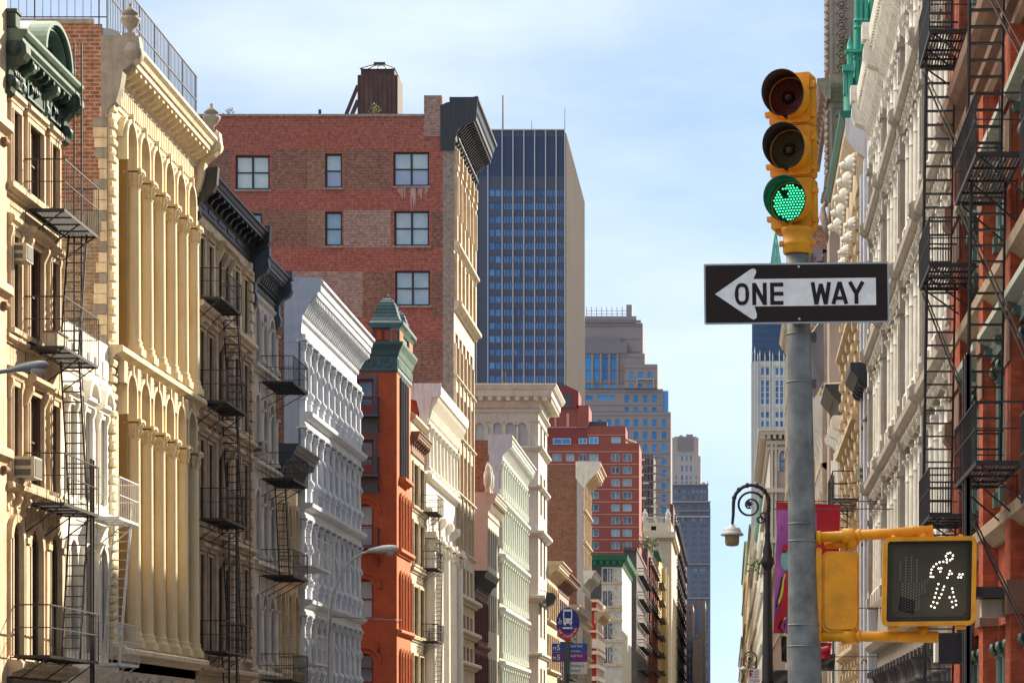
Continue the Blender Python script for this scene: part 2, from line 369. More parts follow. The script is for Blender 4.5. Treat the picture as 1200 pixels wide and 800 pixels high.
paint('mauve_stone', (.37, .29, .25), (.30, .235, .205), streak=.4)
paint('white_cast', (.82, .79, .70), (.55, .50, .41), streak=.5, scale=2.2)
paint('cast_shade', (.46, .42, .36), (.30, .26, .21), streak=.9, scale=2)  # darker copy of white_cast, shade put into the colour
paint('brown_mould', (.24, .135, .085), (.13, .07, .045), streak=.6, scale=2)
paint('tan_ledge', (.42, .32, .22), (.26, .18, .12), streak=.8, scale=2)
paint('sage_iron', (.10, .155, .125), (.06, .095, .08), rough=.45, streak=.5, scale=3)
paint('sage_light', (.42, .46, .38), (.28, .31, .26), streak=.7, scale=3)
paint('charcoal_iron', (.075, .07, .075), (.045, .04, .045), rough=.5, streak=.4)
paint('tar_roof', (.09, .085, .08), (.06, .055, .05), streak=.2)
brick('brick_warm', (.34, .12, .055), (.22, .075, .04), (.32, .27, .22), bw=.30, bh=.12, stain=(.16, .09, .06), msize=.02)
brick('brick_old', (.25, .17, .11), (.17, .10, .065), (.28, .23, .17), bw=.30, bh=.11, stain=(.33, .27, .19), stain_amt=.45, msize=.02)
brick('brick_red', (.30, .082, .046), (.19, .05, .036), (.28, .15, .13), bw=.28, bh=.105, stain=(.24, .06, .04), msize=.02, stain_amt=.35)
brick('brick_brown', (.23, .095, .052), (.11, .05, .036), (.24, .17, .14), bw=.28, bh=.105, stain=(.11, .06, .045), msize=.02, sscale=.5)
brick('brick_tan', (.22, .11, .075), (.16, .085, .06), (.30, .22, .16), bw=.28, bh=.105, msize=.02)
brick('brick_pale', (.24, .14, .11), (.14, .075, .055), (.30, .23, .20), bw=.28, bh=.105, stain=(.35, .28, .24), msize=.024, sscale=.9)
brick('brick_dark', (.13, .075, .06), (.09, .05, .045), (.2, .16, .14), msize=.014)
brick('brick_far', (.22, .10, .06), (.16, .07, .045), (.2, .12, .09), bw=.7, bh=.3, stain=(.12, .06, .04), msize=.03)
brick('brick_orange', (.42, .085, .03), (.33, .065, .028), (.26, .08, .05), bw=.22, bh=.075, stain=(.25, .05, .03), stain_amt=.35)
brick('strip_stone', (.27, .235, .20), (.23, .2, .17), (.2, .18, .15), bw=.8, bh=.4, stain=(.2, .17, .14))
plain('iron_black', (.022, .020, .022), rough=.5, spec=.5)
plain('iron_grey', (.10, .10, .105), rough=.5)
plain('iron_white', (.62, .63, .62), rough=.55)
plain('frame_dark', (.03, .028, .03), rough=.5)
plain('frame_brown', (.10, .06, .04), rough=.6)
plain('frame_white', (.55, .53, .48), rough=.6)
plain('frame_green', (.03, .06, .05), rough=.5)
plain('ac_case', (.50, .47, .38), rough=.5)
plain('ac_grille', (.12, .115, .10), rough=.7)
glass('glass_dark', (.015, .015, .02), (.07, .07, .075))
glass('glass_brown', (.03, .02, .016), (.11, .08, .06))
glass('glass_teal', (.05, .09, .09), (.25, .36, .36), rough=.12)
glass('glass_bright', (.30, .42, .50), (.52, .64, .68), metal=.55, rough=.12)
glass('glass_sky_tint', (.20, .36, .46), (.44, .56, .58), rough=.2)  # sky reflection put into the pane colour
glass('glass_low', (.22, .30, .40), (.34, .38, .48), metal=.3, rough=.15)
glass('glass_blue', (.02, .14, .36), (.05, .30, .60), metal=.35, rough=.15)
glass('glass_navy', (.03, .09, .24), (.10, .27, .52), metal=.3, rough=.2)
glass('glass_pale', (.03, .07, .11), (.30, .42, .50), metal=.1, rough=.2)
plain('void', (.012, .012, .014), rough=.9)

# ------------------------------------------------------------------ shared facade pieces
def mass(root, Y0, Y1, side, ztop, depth=22, mat='brick_dark', roofmat='tar_roof', name='wall', zb=0, inset=.36):
    "the closed block behind a front"
    m = MB(FL(Y0) if side == 'L' else FRt(Y0)).use(mat)
    W = Y1 - Y0
    m.box(.01, W - .01, -depth, -inset, zb, ztop)
    o = m.build(name, root); return o
def win(root, fr, a, b, c, d, th=.3, frame='frame_dark', pane='glass_dark', rise=0, mull=0, rail=True, sur=None, sw=.12, sd=.06, sill=0, hood=0, hoodmat=None, fw=.06, brackets=False, lowpane=None, name='window', label=None, sub=True):
    m = MB(fr)
    if sur:
        m.use(sur)
        m.box(a - sw, a, -.02, sd, c, d - rise); m.box(b, b + sw, -.02, sd, c, d - rise)
        m.box(a - sw * .4, a, sd, sd + .03, c, d - rise); m.box(b, b + sw * .4, sd, sd + .03, c, d - rise)
        if rise: m.arch((a + b) / 2, d - rise, (b - a) / 2, (b - a) / 2 + sw, -.02, sd + .02, 10, sq=rise / ((b - a) / 2))
        else: m.box(a - sw, b + sw, -.02, sd, d, d + sw)
        if sill: m.box(a - sw - .06, b + sw + .06, -.02, sd + sill, c - .13, c)
    m.use(frame)
    f0, f1 = -th + .02, -th + .10
    m.box(a, a + fw, f0, f1, c, d - rise * .3); m.box(b - fw, b, f0, f1, c, d - rise * .3); m.box(a + fw, b - fw, f0, f1, c, c + fw); m.box(a + fw, b - fw, f0, f1, d - fw - rise * .0, d)
    zm = (c + d) / 2
    if rail: m.box(a + fw, b - fw, f0, f1 - .02, zm - fw * .4, zm + fw * .4)
    for k in range(mull):
        u = a + (b - a) * (k + 1) / (mull + 1); m.box(u - fw * .55, u + fw * .55, f0, f1, c + fw, d - fw)
    o = m.build(name, root, label)
    if hood:
        h = MB(fr).use(hoodmat or sur or frame)
        z0 = d + sw + .03
        h.prof(a - sw - .08, b + sw + .08, [(0, z0), (hood * .5, z0), (hood * .6, z0 + .08), (hood, z0 + .14), (hood, z0 + .24), (hood * .8, z0 + .28), (0, z0 + .34)])
        if brackets:
            for u in (a - sw - .035, b + sw - .106):
                h.prof(u, u + .14, [(0, z0 - .55), (.08, z0 - .5), (hood * .45, z0 - .3), (hood * .7, z0 - .12), (hood * .7, z0 - .002), (0, z0 - .002)])
        h.build('hood', o)
    p = MB(fr).use(pane)
    if lowpane and rail:
        p.add([(a, f0 + .01, zm), (b, f0 + .01, zm), (b, f0 + .01, d), (a, f0 + .01, d)], [(0, 1, 2, 3)])
        p.use(lowpane); p.add([(a, f0 + .01, c), (b, f0 + .01, c), (b, f0 + .01, zm), (a, f0 + .01, zm)], [(0, 1, 2, 3)])
    else:
        p.add([(a, f0 + .01, c), (b, f0 + .01, c), (b, f0 + .01, d), (a, f0 + .01, d)], [(0, 1, 2, 3)])
    if sub: p.build('pane', o)
    return o
def cornice(root, fr, u0, u1, z0, z1, d, mat, frieze=.35, pitch=.55, mw=.16, name='cornice', dent=False, endcap=True, fmat=None, back=.3, panels=0):
    m = MB(fr).use(mat)
    H = z1 - z0; zf = z0 + H * frieze; zc = z1 - H * .30
    m.prof(u0, u1, [(-back, z0), (.05, z0), (.09, z0 + .05), (.09, z0 + .12), (.04, z0 + .15), (.04, zf - .05), (.10, zf), (.14, zf + .04), (.16, zc - .02), (d * .78, zc), (d * .78, zc + H * .10), (d * .84, zc + H * .12), (d * .90, z1 - H * .07), (d, z1 - H * .05), (d, z1), (-back, z1)])
    n = max(1, int((u1 - u0) / pitch)); p = (u1 - u0) / n
    for k in range(n + 1):
        u = u0 + p * k; a = min(max(u - mw / 2, u0 + .006), u1 - mw - .006)
        m.prof(a, a + mw, [(.12, zf - H * .06), (.2, zf - H * .05), (d * .45, zc - H * .16), (d * .72, zc - H * .10), (d * .72, zc + .005), (.12, zc + .005)])
    if dent:
        q = int((u1 - u0) / .22)
        for k in range(q):
            u = u0 + (k + .25) * (u1 - u0) / q; m.box(u, u + .11, .04, .16, zf - H * .16, zf - H * .08)
    if panels:
        q = panels
        for k in range(q):
            a = u0 + (k + .15) * (u1 - u0) / q; b = u0 + (k + .85) * (u1 - u0) / q
            m.box(a, b, .035, .075, z0 + .22, zf - H * .14)
    return m.build(name, root)
def ledge(m, u0, u1, z, h=.3, d=.3):
    m.prof(u0, u1, [(-.02, z), (d * .35, z), (d * .45, z + h * .25), (d * .8, z + h * .4), (d, z + h * .5), (d, z + h * .85), (d * .9, z + h), (-.02, z + h * 1.1)])
def bracket(m, u, w, z0, z1, d):
    "S-shaped scroll console"
    h = z1 - z0
    pts = [(0, z0), (d * .18, z0), (d * .34, z0 + h * .06), (d * .38, z0 + h * .18), (d * .26, z0 + h * .32), (d * .28, z0 + h * .48), (d * .5, z0 + h * .6), (d * .85, z0 + h * .66), (d, z0 + h * .78), (d * .97, z0 + h * .92), (d * .85, z1), (0, z1)]
    m.prof(u, u + w, pts)
def capital(m, u, d, z0, z1, r, leaves=8):
    h = z1 - z0
    m.lathe(u, d, [(r * 1.02, z0), (r * 1.15, z0 + h * .05), (r * 1.02, z0 + h * .1), (r * 1.1, z0 + h * .5), (r * 1.45, z0 + h * .8)], 12)
    for k in range(leaves):
        a = 2 * math.pi * k / leaves; c, s_ = math.cos(a), math.sin(a)
        for (q, w0) in ((.12, 1.0), (.42, 1.1)):
            m.tube([(u + c * r * w0, d + s_ * r * w0, z0 + h * q), (u + c * r * (w0 + .12), d + s_ * r * (w0 + .12), z0 + h * (q + .2)), (u + c * r * (w0 + .42), d + s_ * r * (w0 + .42), z0 + h * (q + .36))], [r * .26, r * .22, r * .12], 5)
    for sx in (-1, 1):
        for sy in (-1, 1):
            m.tube([(u + sx * r * 1.1, d + sy * r * 1.1, z0 + h * .78), (u + sx * r * 1.5, d + sy * r * 1.5, z0 + h * .84)], r * .28, 6)
    m.box(u - r * 1.55, u + r * 1.55, d - r * 1.55, d + r * 1.55, z0 + h * .88, z1)
def column(root, fr, u, d, z0, z1, r, mat, cap=.7, base=.35, n=14, flute=False, name='column', simple=False, pieces=True):
    m = MB(fr).use(mat)
    m.box(u - r * 1.45, u + r * 1.45, d - r * 1.45, d + r * 1.45, z0, z0 + base * .45)
    m.lathe(u, d, [(r * 1.4, z0 + base * .45), (r * 1.42, z0 + base * .6), (r * 1.12, z0 + base * .72), (r * 1.25, z0 + base * .85), (r * 1.05, z0 + base)], n)
    m.cyl(u, d, z0 + base, z1 - cap, r, r * .88, n)
    if simple:
        m.lathe(u, d, [(r * .9, z1 - cap), (r * 1.15, z1 - cap + .04), (r * .95, z1 - cap + .08), (r * 1.0, z1 - cap * .45), (r * 1.35, z1 - cap * .2)], n)
        m.box(u - r * 1.45, u + r * 1.45, d - r * 1.45, d + r * 1.45, z1 - cap * .2, z1)
    o = m.build(name, root)
    if not simple:
        c = MB(fr).use(mat); capital(c, u, d, z1 - cap, z1, r * .88); c.build('capital', o)
    return o
def fire_escape(root, fr, u0, u1, dm, zs, mat='iron_black', railh=.95, stairs=(), name='fire_escape', label=None, d0=.12, slat='u', balust=.16, posts=False, drop=None, rt=.022, closed_end=None):
    "balconies at the heights zs, with brackets, railings and the ladders between them"
    root_fe = empty(name, fr.p(u0, 0, zs[0]) - base_of(root), parent=root)
    if label: root_fe['label'] = label
    for z in zs:
        for u in (u0 + .1, (u0 + u1) / 2, u1 - .1):
            m = MB(fr).use(mat); m.bar((u, d0 - .1, z - .75), (u, dm - .08, z - .05), .022); m.bar((u, d0 - .12, z - .05), (u, dm, z - .05), .022); m.bar((u, d0 - .12, z - .75), (u, d0 - .12, z), .018)
            m.build('support', root_fe, split=False)
    for z in zs:
        p = MB(fr).use(mat)
        p.box(u0, u1, dm - .03, dm, z - .07, z + .01); p.box(u0, u1, d0, d0 + .03, z - .07, z + .01)
        p.box(u0, u0 + .03, d0 + .03, dm - .03, z - .07, z + .01); p.box(u1 - .03, u1, d0 + .03, dm - .03, z - .07, z + .01)
        if slat == 'u':
            n = int((dm - d0) / .062)
            for k in range(1, n): d = d0 + (dm - d0) * k / n; p.box(u0 + .03, u1 - .03, d - .014, d + .014, z - .03, z)
        else:
            n = int((u1 - u0) / .12)
            for k in range(1, n): u = u0 + (u1 - u0) * k / n; p.box(u - .02, u + .02, d0 + .03, dm - .03, z - .03, z)
        for k in range(1, 4): u = u0 + (u1 - u0) * k / 4; p.box(u - .02, u + .02, d0 + .03, dm - .03, z - .07, z - .031)
        p.build('platform', root_fe)
        r = MB(fr).use(mat)
        for zz in (z + railh, z + railh * .55): r.tube([(u0, d0 - .1, zz), (u0, dm, zz), (u1, dm, zz), (u1, d0 - .1, zz)], rt if zz > z + railh * .6 else rt * .7, 4)
        n = int((u1 - u0) / balust)
        for k in range(n + 1): u = u0 + (u1 - u0) * k / n; r.bar((u, dm, z), (u, dm, z + railh), .016 if k in (0, n) else .009)
        q = max(2, int((dm - d0) / balust))
        for u in (u0, u1):
            for k in range(q): d = d0 + (dm - d0) * k / q; r.bar((u, d, z), (u, d, z + railh), .009)
        r.build('railing', root_fe)
    for (ua, za, ub, zb, da, db) in stairs:
        s = MB(fr).use(mat)
        hh = .0
        for d in (da, db): s.tube([(ua, d, za), (ub, d, zb)], .032, 4)
        n = max(2, int((zb - za) / .27))
        for k in range(1, n):
            t = k / n; u = ua + (ub - ua) * t; z = za + (zb - za) * t; s.box(u - .07, u + .07, da, db, z - .012, z + .012)
        # hand rail
        for d in (db,):
            s.tube([(ua + (ub - ua) * .0, d + .02, za + .8), (ub, d + .02, zb + .6)], .014, 4)
        s.build('stair', root_fe)
    if drop:
        u, dd, za, zb = drop; s = MB(fr).use(mat)
        for d in (dd, dd + .42): s.bar((u, d, za), (u, d, zb), .022)
        n = int((zb - za) / .3)
        for k in range(n): z = za + (k + .5) * (zb - za) / n; s.bar((u, dd, z), (u, dd + .42, z), .013)
        s.build('ladder', root_fe)
    return root_fe
def ac_unit(root, fr, u, z, w=.6, h=.42, d=.45, case='ac_case'):
    m = MB(fr).use(case); m.box(u, u + w, -.1, d, z, z + h); m.use('ac_grille')
    # louvred near side and front
    for k in range(2): m.box(u - .012, u, .06, d - .12, z + .05 + k * h * .45, z + h * .38 + k * h * .45)
    m.box(u + .05, u + w - .05, d, d + .012, z + .05, z + h - .05)
    m.build('air_conditioner', root)

# ------------------------------------------------------------------ ground
g = MB().use('tar_roof')
paint('asphalt', (.055, .055, .057), (.04, .04, .042), scale=.4, streak=0, bump=.3)
paint('pavement_concrete', (.26, .25, .235), (.2, .19, .18), scale=.5, streak=0)
paint('road_paint', (.7, .7, .66), (.5, .5, .47), scale=2, streak=0)
paint('earth', (.12, .11, .1), (.09, .085, .08), scale=.02, streak=0)
def sheet(name, mat, x0, x1, y0, y1, z, kind='structure', h=None):
    m = MB().use(mat)
    if h: m.box(x0, x1, y0, y1, z - h, z)
    else: m.add([(x0, y0, z), (x1, y0, z), (x1, y1, z), (x0, y1, z)], [(0, 1, 2, 3)])
    o = m.build(name); tag(o, kind=kind); return o
sheet('ground', 'earth', -1500, 1500, -300, 2900, -.06)
sheet('road', 'asphalt', -13.9, 0.0, -60, 2500, -.02)
sheet('cross_street', 'asphalt', -200, 200, 121.0, 134.6, -.012)
sheet('pavement', 'pavement_concrete', -18.7, -13.9, -60, 120.6, .13, h=.3)
sheet('pavement', 'pavement_concrete', -18.7, -13.9, 135, 2500, .13, h=.3)
sheet('pavement', 'pavement_concrete', 0.0, 5.5, -60, 120.6, .13, h=.3)
sheet('pavement', 'pavement_concrete', 0.0, 5.5, 135, 2500, .13, h=.3)
m = MB().use('road_paint')
for lx in (-9.9, -6.1, -2.3):
    for k in range(60): m.add([(lx, k * 9 - 20, -.016), (lx + .12, k * 9 - 20, -.016), (lx + .12, k * 9 - 17, -.016), (lx, k * 9 - 17, -.016)], [(0, 1, 2, 3)])
tag(m.build('lane_markings'), kind='structure')

# ------------------------------------------------------------------ L0 tan building at the left edge
Y0 = 48.0
b = empty('tan_building', (XL, Y0, 0), 'sliver of tan stone building at the extreme left edge of the picture', 'building')
fr = FL(Y0); mass(b, Y0, 61.9, 'L', 23.0, mat='cream_stone')
m = MB(fr).use('cream_stone'); ops = []
for z0, z1 in ((4.2, 7.4), (9.6, 12.2), (13.8, 16.4), (17.9, 20.6)):
    for k in range(5): ops.append((1.2 + k * 2.6, 2.4 + k * 2.6, z0, z1))
m.wall(0, 13.9, 0, 23, ops, .2); m.build('facade', b)
for o in ops: win(b, fr, *o, th=.2, sur='cream_trim')
m = MB(fr).use('cream_trim')
for z in (8.7, 12.85, 17.0, 22.4): ledge(m, 0, 13.9, z, .45, .28)
m.box(13.3, 13.89, .0, .10, 0, 22.3); m.build('ledge', b)
m = MB(fr).use('brown_mould')
for z in (8.25, 12.4, 16.55): bracket(m, 13.45, .3, z, z + .45, .24)
m.build('bracket', b)

# ------------------------------------------------------------------ L1 cream building with the green tin cornice
Y0 = 61.95
b = empty('cream_building', (XL, Y0, 0), 'narrow cream stone building with a green arched tin cornice and black fire escape', 'building')
fr = FL(Y0); W = 5.38; mass(b, Y0, Y0 + W, 'L', 19.6, mat='cream_stone')
bays = [(.55, 1.25, 0), (2.0, 3.3, 1), (4.1, 4.85, 0)]
rows = [(16.1, 18.0), (12.35, 14.8), (8.5, 10.9)]
ops = [(a, c, z0, z1) for z0, z1 in rows for a, c, _ in bays]
arched = [(.45, 1.35, 3.95, 7.4, .45), (2.05, 3.15, 3.95, 7.4, .55), (3.95, 4.95, 3.95, 7.4, .5)]
m = MB(fr).use('cream_stone'); m.wall(0, W, 0, 18.4, ops + arched, .16, rev='brown_mould'); m.build('facade', b)
for i, (z0, z1) in enumerate(rows):
    for a, c, dbl in bays:
        win(b, fr, a, c, z0, z1, th=.16, sur='cream_trim', sw=.13, sd=.09, mull=dbl, sill=.1, frame='frame_brown', pane='glass_brown', hood=(.34 if dbl and i else .2), hoodmat='cream_trim', brackets=bool(i))
for a, c, z0, z1, r in arched:
    win(b, fr, a, c, z0, z1, th=.16, rise=r, sur='cream_trim', sw=.2, sd=.12, frame='frame_dark', pane='glass_teal', mull=0)
m = MB(fr).use('cream_trim')
for z in (15.75, 8.1): ledge(m, 0, W, z, .26, .26)
ledge(m, 0, W, 11.95, .2, .16); ledge(m, 0, W, 3.4, .4, .5)
for u in (1.55, 3.5, 4.98):
    for z0, z1 in ((4.0, 6.9),): m.box(u, u + .28, .0, .14, z0, z1); m.box(u - .04, u + .32, .0, .2, z1, z1 + .16)
m.build('ledge', b)
m = MB(fr).use('cream_trim')
for k in range(7): bracket(m, .2 + k * .78, .14, 7.62, 8.08, .2)
m.build('bracket', b)
m = MB(fr).use('charcoal_iron'); m.box(0, W, .0, .25, 0, 3.35); m.build('shopfront', b)
# green cornice
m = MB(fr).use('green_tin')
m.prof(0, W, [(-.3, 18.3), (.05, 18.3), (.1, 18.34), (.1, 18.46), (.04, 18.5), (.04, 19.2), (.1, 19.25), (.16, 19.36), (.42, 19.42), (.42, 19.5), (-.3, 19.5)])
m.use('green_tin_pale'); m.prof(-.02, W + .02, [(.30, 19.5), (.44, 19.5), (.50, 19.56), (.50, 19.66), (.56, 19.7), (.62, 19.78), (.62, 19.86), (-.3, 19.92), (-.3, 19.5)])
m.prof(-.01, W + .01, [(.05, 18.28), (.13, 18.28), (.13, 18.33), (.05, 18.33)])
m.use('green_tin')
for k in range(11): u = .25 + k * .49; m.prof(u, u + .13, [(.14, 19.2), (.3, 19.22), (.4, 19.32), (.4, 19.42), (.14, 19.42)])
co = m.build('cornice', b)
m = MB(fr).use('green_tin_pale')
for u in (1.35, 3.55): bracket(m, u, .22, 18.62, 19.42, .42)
m.use('green_tin')
for k in range(3):
    a = .32 + k * 1.83 if k != 1 else 1.85; c = a + (1.0 if k != 1 else 1.55)
    m.box(a, c, .03, .07, 18.62, 19.12)
    m.use('green_tin_pale'); m.box(a, c, .07, .1, 18.62, 18.67); m.box(a, a + .05, .07, .1, 18.68, 19.12); m.box(c - .05, c, .07, .1, 18.68, 19.12); m.use('green_tin')
    for j in range(4): m.tube([(a + .2 + j * .2, .08, 18.74 + (j % 2) * .1), (a + .32 + j * .2, .12, 18.88), (a + .26 + j * .2, .1, 19.02)], [.04, .05, .03], 6)
m.build('panel', co)
for u, w_ in ((-.1, .42), (W - .34, .42)):
    m = MB(fr).use('green_tin'); bracket(m, u, w_, 18.2, 19.55, .62); m.box(u + .02, u + w_ - .02, -.25, .34, 19.93, 20.28); m.box(u - .02, u + w_ + .02, -.28, .38, 20.28, 20.36)
    m.tube([(u - .03, .28, 19.35), (u + w_ + .03, .28, 19.35)], .2, 14); m.tube([(u - .02, .2, 18.55), (u + w_ + .02, .2, 18.55)], .14, 12)
    m.build('end_bracket', co)
m = MB(fr).use('green_tin_pale'); m.arch(2.95, 19.88, 1.2, 1.34, .12, .64, 20, sq=.74); m.arch(2.95, 19.88, 1.05, 1.12, .12, .5, 20, sq=.72)
m.use('green_tin'); m.arch(2.95, 19.88, 1.12, 1.2, .1, .56, 20, sq=.74)
pts = [(2.95 + 1.2 * math.cos(R(a)), 19.88 + .88 * math.sin(R(a))) for a in range(0, 181, 12)]
m.poly(pts, -.2, .12)
for k in range(5): a = R(30 + 30 * k); m.tube([(2.95 + .62 * math.cos(a), .12, 19.98 + .45 * math.sin(a)), (2.95 + .75 * math.cos(a), .22, 20.02 + .52 * math.sin(a))], [.13, .1], 8)
m.use('lead_sheet'); m.arch(2.95, 19.88, 1.28, 1.345, -.6, .118, 20, sq=.74)
m.build('pediment', co)
fe = fire_escape(b, fr, 1.85, 5.3, 1.05, [15.7, 12.1, 8.0], railh=1.3, stairs=[(4.2, 12.1, 5.1, 15.7, .28, .78), (4.3, 8.0 + 4.1, 5.2, 8.0, .28, .78)][:1] + [(5.2, 8.0, 4.3, 12.1, .28, .78), (4.4, 4.0, 5.2, 8.0, .28, .78)], rt=.024, balust=.22)
fire_escape(b, fr, .5, 5.3, 1.05, [3.95], railh=1.3, rt=.026, balust=.3)
m = MB(fr).use('iron_black')
for d in (.42, .62): m.bar((5.15, d, 12.2), (5.15, d, 21.0), .03)
for k in range(28): m.bar((5.15, .42, 12.5 + k * .3), (5.15, .62, 12.5 + k * .3), .012)
m.bar((5.15, .42, 20.8), (5.15, 0, 20.8), .02); m.build('ladder', b)
m = MB(fr).use('iron_black')
for u, d in ((4.9, .95), (5.15, .95)): m.bar((u, d, .5), (u, d, 9.5), .04)
m.build('post', b)
def acu(fr, u, z, label, w=.6, h=.45, d=.42, x=.0):
    P = fr.p(u, 0, z)
    o = empty('air_conditioner', P, label, 'air conditioner', 'window air conditioners')
    m = MB(fr).use('ac_case'); m.box(u, u + w, -.12, d, z, z + h); m.build('case', o)
    m = MB(fr).use('ac_grille')
    for k in range(2): m.box(u - .014, u - .002, .07, d - .1, z + .06 + k * h * .46, z + h * .40 + k * h * .46)
    m.box(u + .06, u + w - .06, d + .002, d + .014, z + .05, z + h - .05); m.build('grille', o)
acu(fr, .6, 14.1, 'beige window air conditioner on the cream building beside the second window down')
acu(fr, .6, 8.52, 'larger beige air conditioner on the cream building just below the grey street lamp', w=.7, h=.55, d=.62)
m = MB(fr).use('ac_case')
P = fr.p(2.1, .5, 12.15); o = empty('planter_box', P, 'beige box on the cream building fire escape above the street lamp', 'planter box')
m.box(2.1, 3.1, .45, .8, 12.14, 12.5); m.build('box', o); m2 = MB(fr).use('brown_mould'); m2.box(2.07, 3.13, .42, .83, 12.5, 12.55); m2.build('rim', o)

# ------------------------------------------------------------------ L1b low white building
Y0 = 67.36
b = empty('white_building', (XL, Y0, 0), 'low bright white building squeezed between the cream and the golden column building', 'building')
fr = FL(Y0); W = 5.1; mass(b, Y0, Y0 + W, 'L', 13.4, mat='bright_white')
ops = []; arched = []
for a, c in ((.5, 1.2), (2.1, 2.9), (3.8, 4.5)):
    ops.append((a, c, 8.7, 11.2)); arched.append((a, c, 4.3, 7.4, (c - a) / 2))
m = MB(fr).use('bright_white'); m.wall(0, W, 0, 13.4, ops + arched, .15)
m.box(0, W, -.35, .001, 13.4, 13.5)
m.build('facade', b)
for k, o in enumerate(ops): win(b, fr, *o, th=.15, sur='bright_white', sd=.08, frame='frame_white', pane='glass_pale', hood=.25, hoodmat='bright_white', brackets=True)
for o in arched: win(b, fr, *o[:4], th=.15, rise=o[4], sur='bright_white', sd=.1, sw=.18, frame='frame_dark', pane='glass_dark')
m = MB(fr).use('bright_white')
ledge(m, 0, W, 12.1, .2, .1); ledge(m, 0, W, 8.2, .25, .18); ledge(m, 0, W, 3.6, .4, .3)
for k in range(6): m.box(.25 + k * .82, .8 + k * .82, .0, .05, 12.45, 12.95)
m.arch(2.5, 11.55, .45, .62, 0, .3, 10); m.arch(4.15, 11.55, .4, .55, 0, .3, 10)
m.build('moulding', b)
fire_escape(b, fr, 2.6, 4.9, .95, [8.2, 4.0], mat='iron_white', railh=1.15, stairs=[(3.2, 4.0, 4.6, 8.2, .3, .8)], rt=.022, balust=.2)

# ------------------------------------------------------------------ L2 golden column building
Y0 = 72.5
b = empty('column_building', (XL, Y0, 0), 'golden yellow cast iron building with two tiers of tall engaged columns and roof urns', 'building')
fr = FL(Y0); W = 11.7
m = MB(fr).use('brick_warm'); m.box(.005, W - .01, -26, -.75, 0, 23.1); m.build('wall', b)
# party wall facing us: brick with a stone return at the corner
s = SL(Y0); m = MB(s).use('brick_old'); m.box(.2, 12, 0, .03, 12.5, 17.6); m.use('brick_warm'); m.box(.2, 12, .0, .035, 17.6, 23.1)
rq = random.Random(4)
for k in range(26):
    z = 12.6 + k * .31; m.use('gold_trim' if k % 3 else 'old_concrete'); m.box(.05, .2 + rq.uniform(.02, .3), .036, .05 + .004 * (k % 3), z, z + .29)
m.use('old_concrete'); m.box(.45, 12.1, -.1, .09, 23.1, 23.25); m.box(.21, .8, .036, .06, 16.9, 17.4); m.box(1.0, 4.0, .036, .05, 17.45, 17.75)
m.build('side_wall', b)
m = MB(fr).use('gold_iron')
ops = []
u0 = .85; pitch = 1.66
for k in range(6):
    a = u0 + k * pitch + .28; c = u0 + (k + 1) * pitch - .28
    ops.append((a, c, 13.7, 20.55, (c - a) / 2)); ops.append((a, c, 4.75, 12.9, (c - a) / 2))
m.wall(0, W, 3.9, 23.0, ops, .42, rev='gold_shade'); m.build('facade', b)
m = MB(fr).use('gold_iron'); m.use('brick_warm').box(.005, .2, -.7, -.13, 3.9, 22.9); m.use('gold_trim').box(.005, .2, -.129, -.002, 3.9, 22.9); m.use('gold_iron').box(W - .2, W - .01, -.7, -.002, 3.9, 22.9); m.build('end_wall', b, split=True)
m = MB(fr).use('gold_shade'); m.box(.2, W - .2, -.7, -.425, 4, 21.5); m.build('recess_wall', b)
for o in ops:
    a, c, z0, z1, r = o
    wm = MB(fr).use('frame_dark'); wm.box(a + .25, c - .25, -.424, -.40, z0 + .6, z0 + 3.2); wm.box(a + .25, c - .25, -.424, -.40, z0 + 3.9, z1 - .5); wo_ = wm.build('window', b)
    p = MB(fr).use('glass_brown'); p.box(a + .3, c - .3, -.40, -.39, z0 + .65, z0 + 3.15); p.box(a + .3, c - .3, -.40, -.39, z0 + 3.95, z1 - .55); p.build('pane', wo_)
for (zb, zc, zt, nm) in ((13.6, 19.35, 20.55, 'upper'), (4.62, 11.65, 12.9, 'lower')):
    for k in range(7):
        u = u0 + k * pitch
        if k == 0: continue
        column(b, fr, u, .14, zb, zc, .205, 'gold_iron', cap=.62, base=.5, n=16)
    for k in range(6):
        uc = u0 + (k + .5) * pitch + .0
        m = MB(fr).use('gold_trim'); r0 = pitch / 2 - .28; spring = zc if True else 0
        zs = zt - r0
        m.arch(uc, zs, r0, r0 + .13, -.02, .30, 14); m.use('gold_iron'); m.arch(uc, zs, r0 + .13, r0 + .22, -.02, .2, 14); m.box(uc - r0 - .13, uc - r0, 0, .3, zc, zs); m.box(uc + r0, uc + r0 + .13, 0, .3, zc, zs)
        m.use('gold_trim'); m.box(uc - .05, uc + .05, .2, .34, zt - .05, zt + .3); m.arch(uc, zs, r0 - .09, r0, -.2, -.05, 14)
        m.build('arch', b)
# rusticated end piers
for ua, uc in ((.02, .5), (W - .55, W - .02)):
    m = MB(fr).use('gold_trim')
    for (z0, z1) in ((4.6, 13.2), (13.7, 21.3)):
        n = int((z1 - z0) / .25)
        for k in range(n):
            z = z0 + k * (z1 - z0) / n; dd = .13 if k % 2 else .08
            m.prof(ua, uc, [(0, z + .01), (dd, z + .04), (dd + .02, z + .12), (dd, z + .2), (0, z + .235)])
    m.build('pier', b)
m = MB(fr).use('gold_trim')
ledge(m, .0, W, 13.2, .36, .42); m.box(0, W, 0, .12, 12.95, 13.2)
for k in range(6):
    u = u0 + k * pitch
    m.box(u - .2, u + .2, .1, .3, 12.55, 13.2)
    m.box(u + .32, u + pitch - .32, .121, .16, 12.98, 13.17)
ledge(m, 0, W, 4.2, .36, .5)
m.build('belt', b)
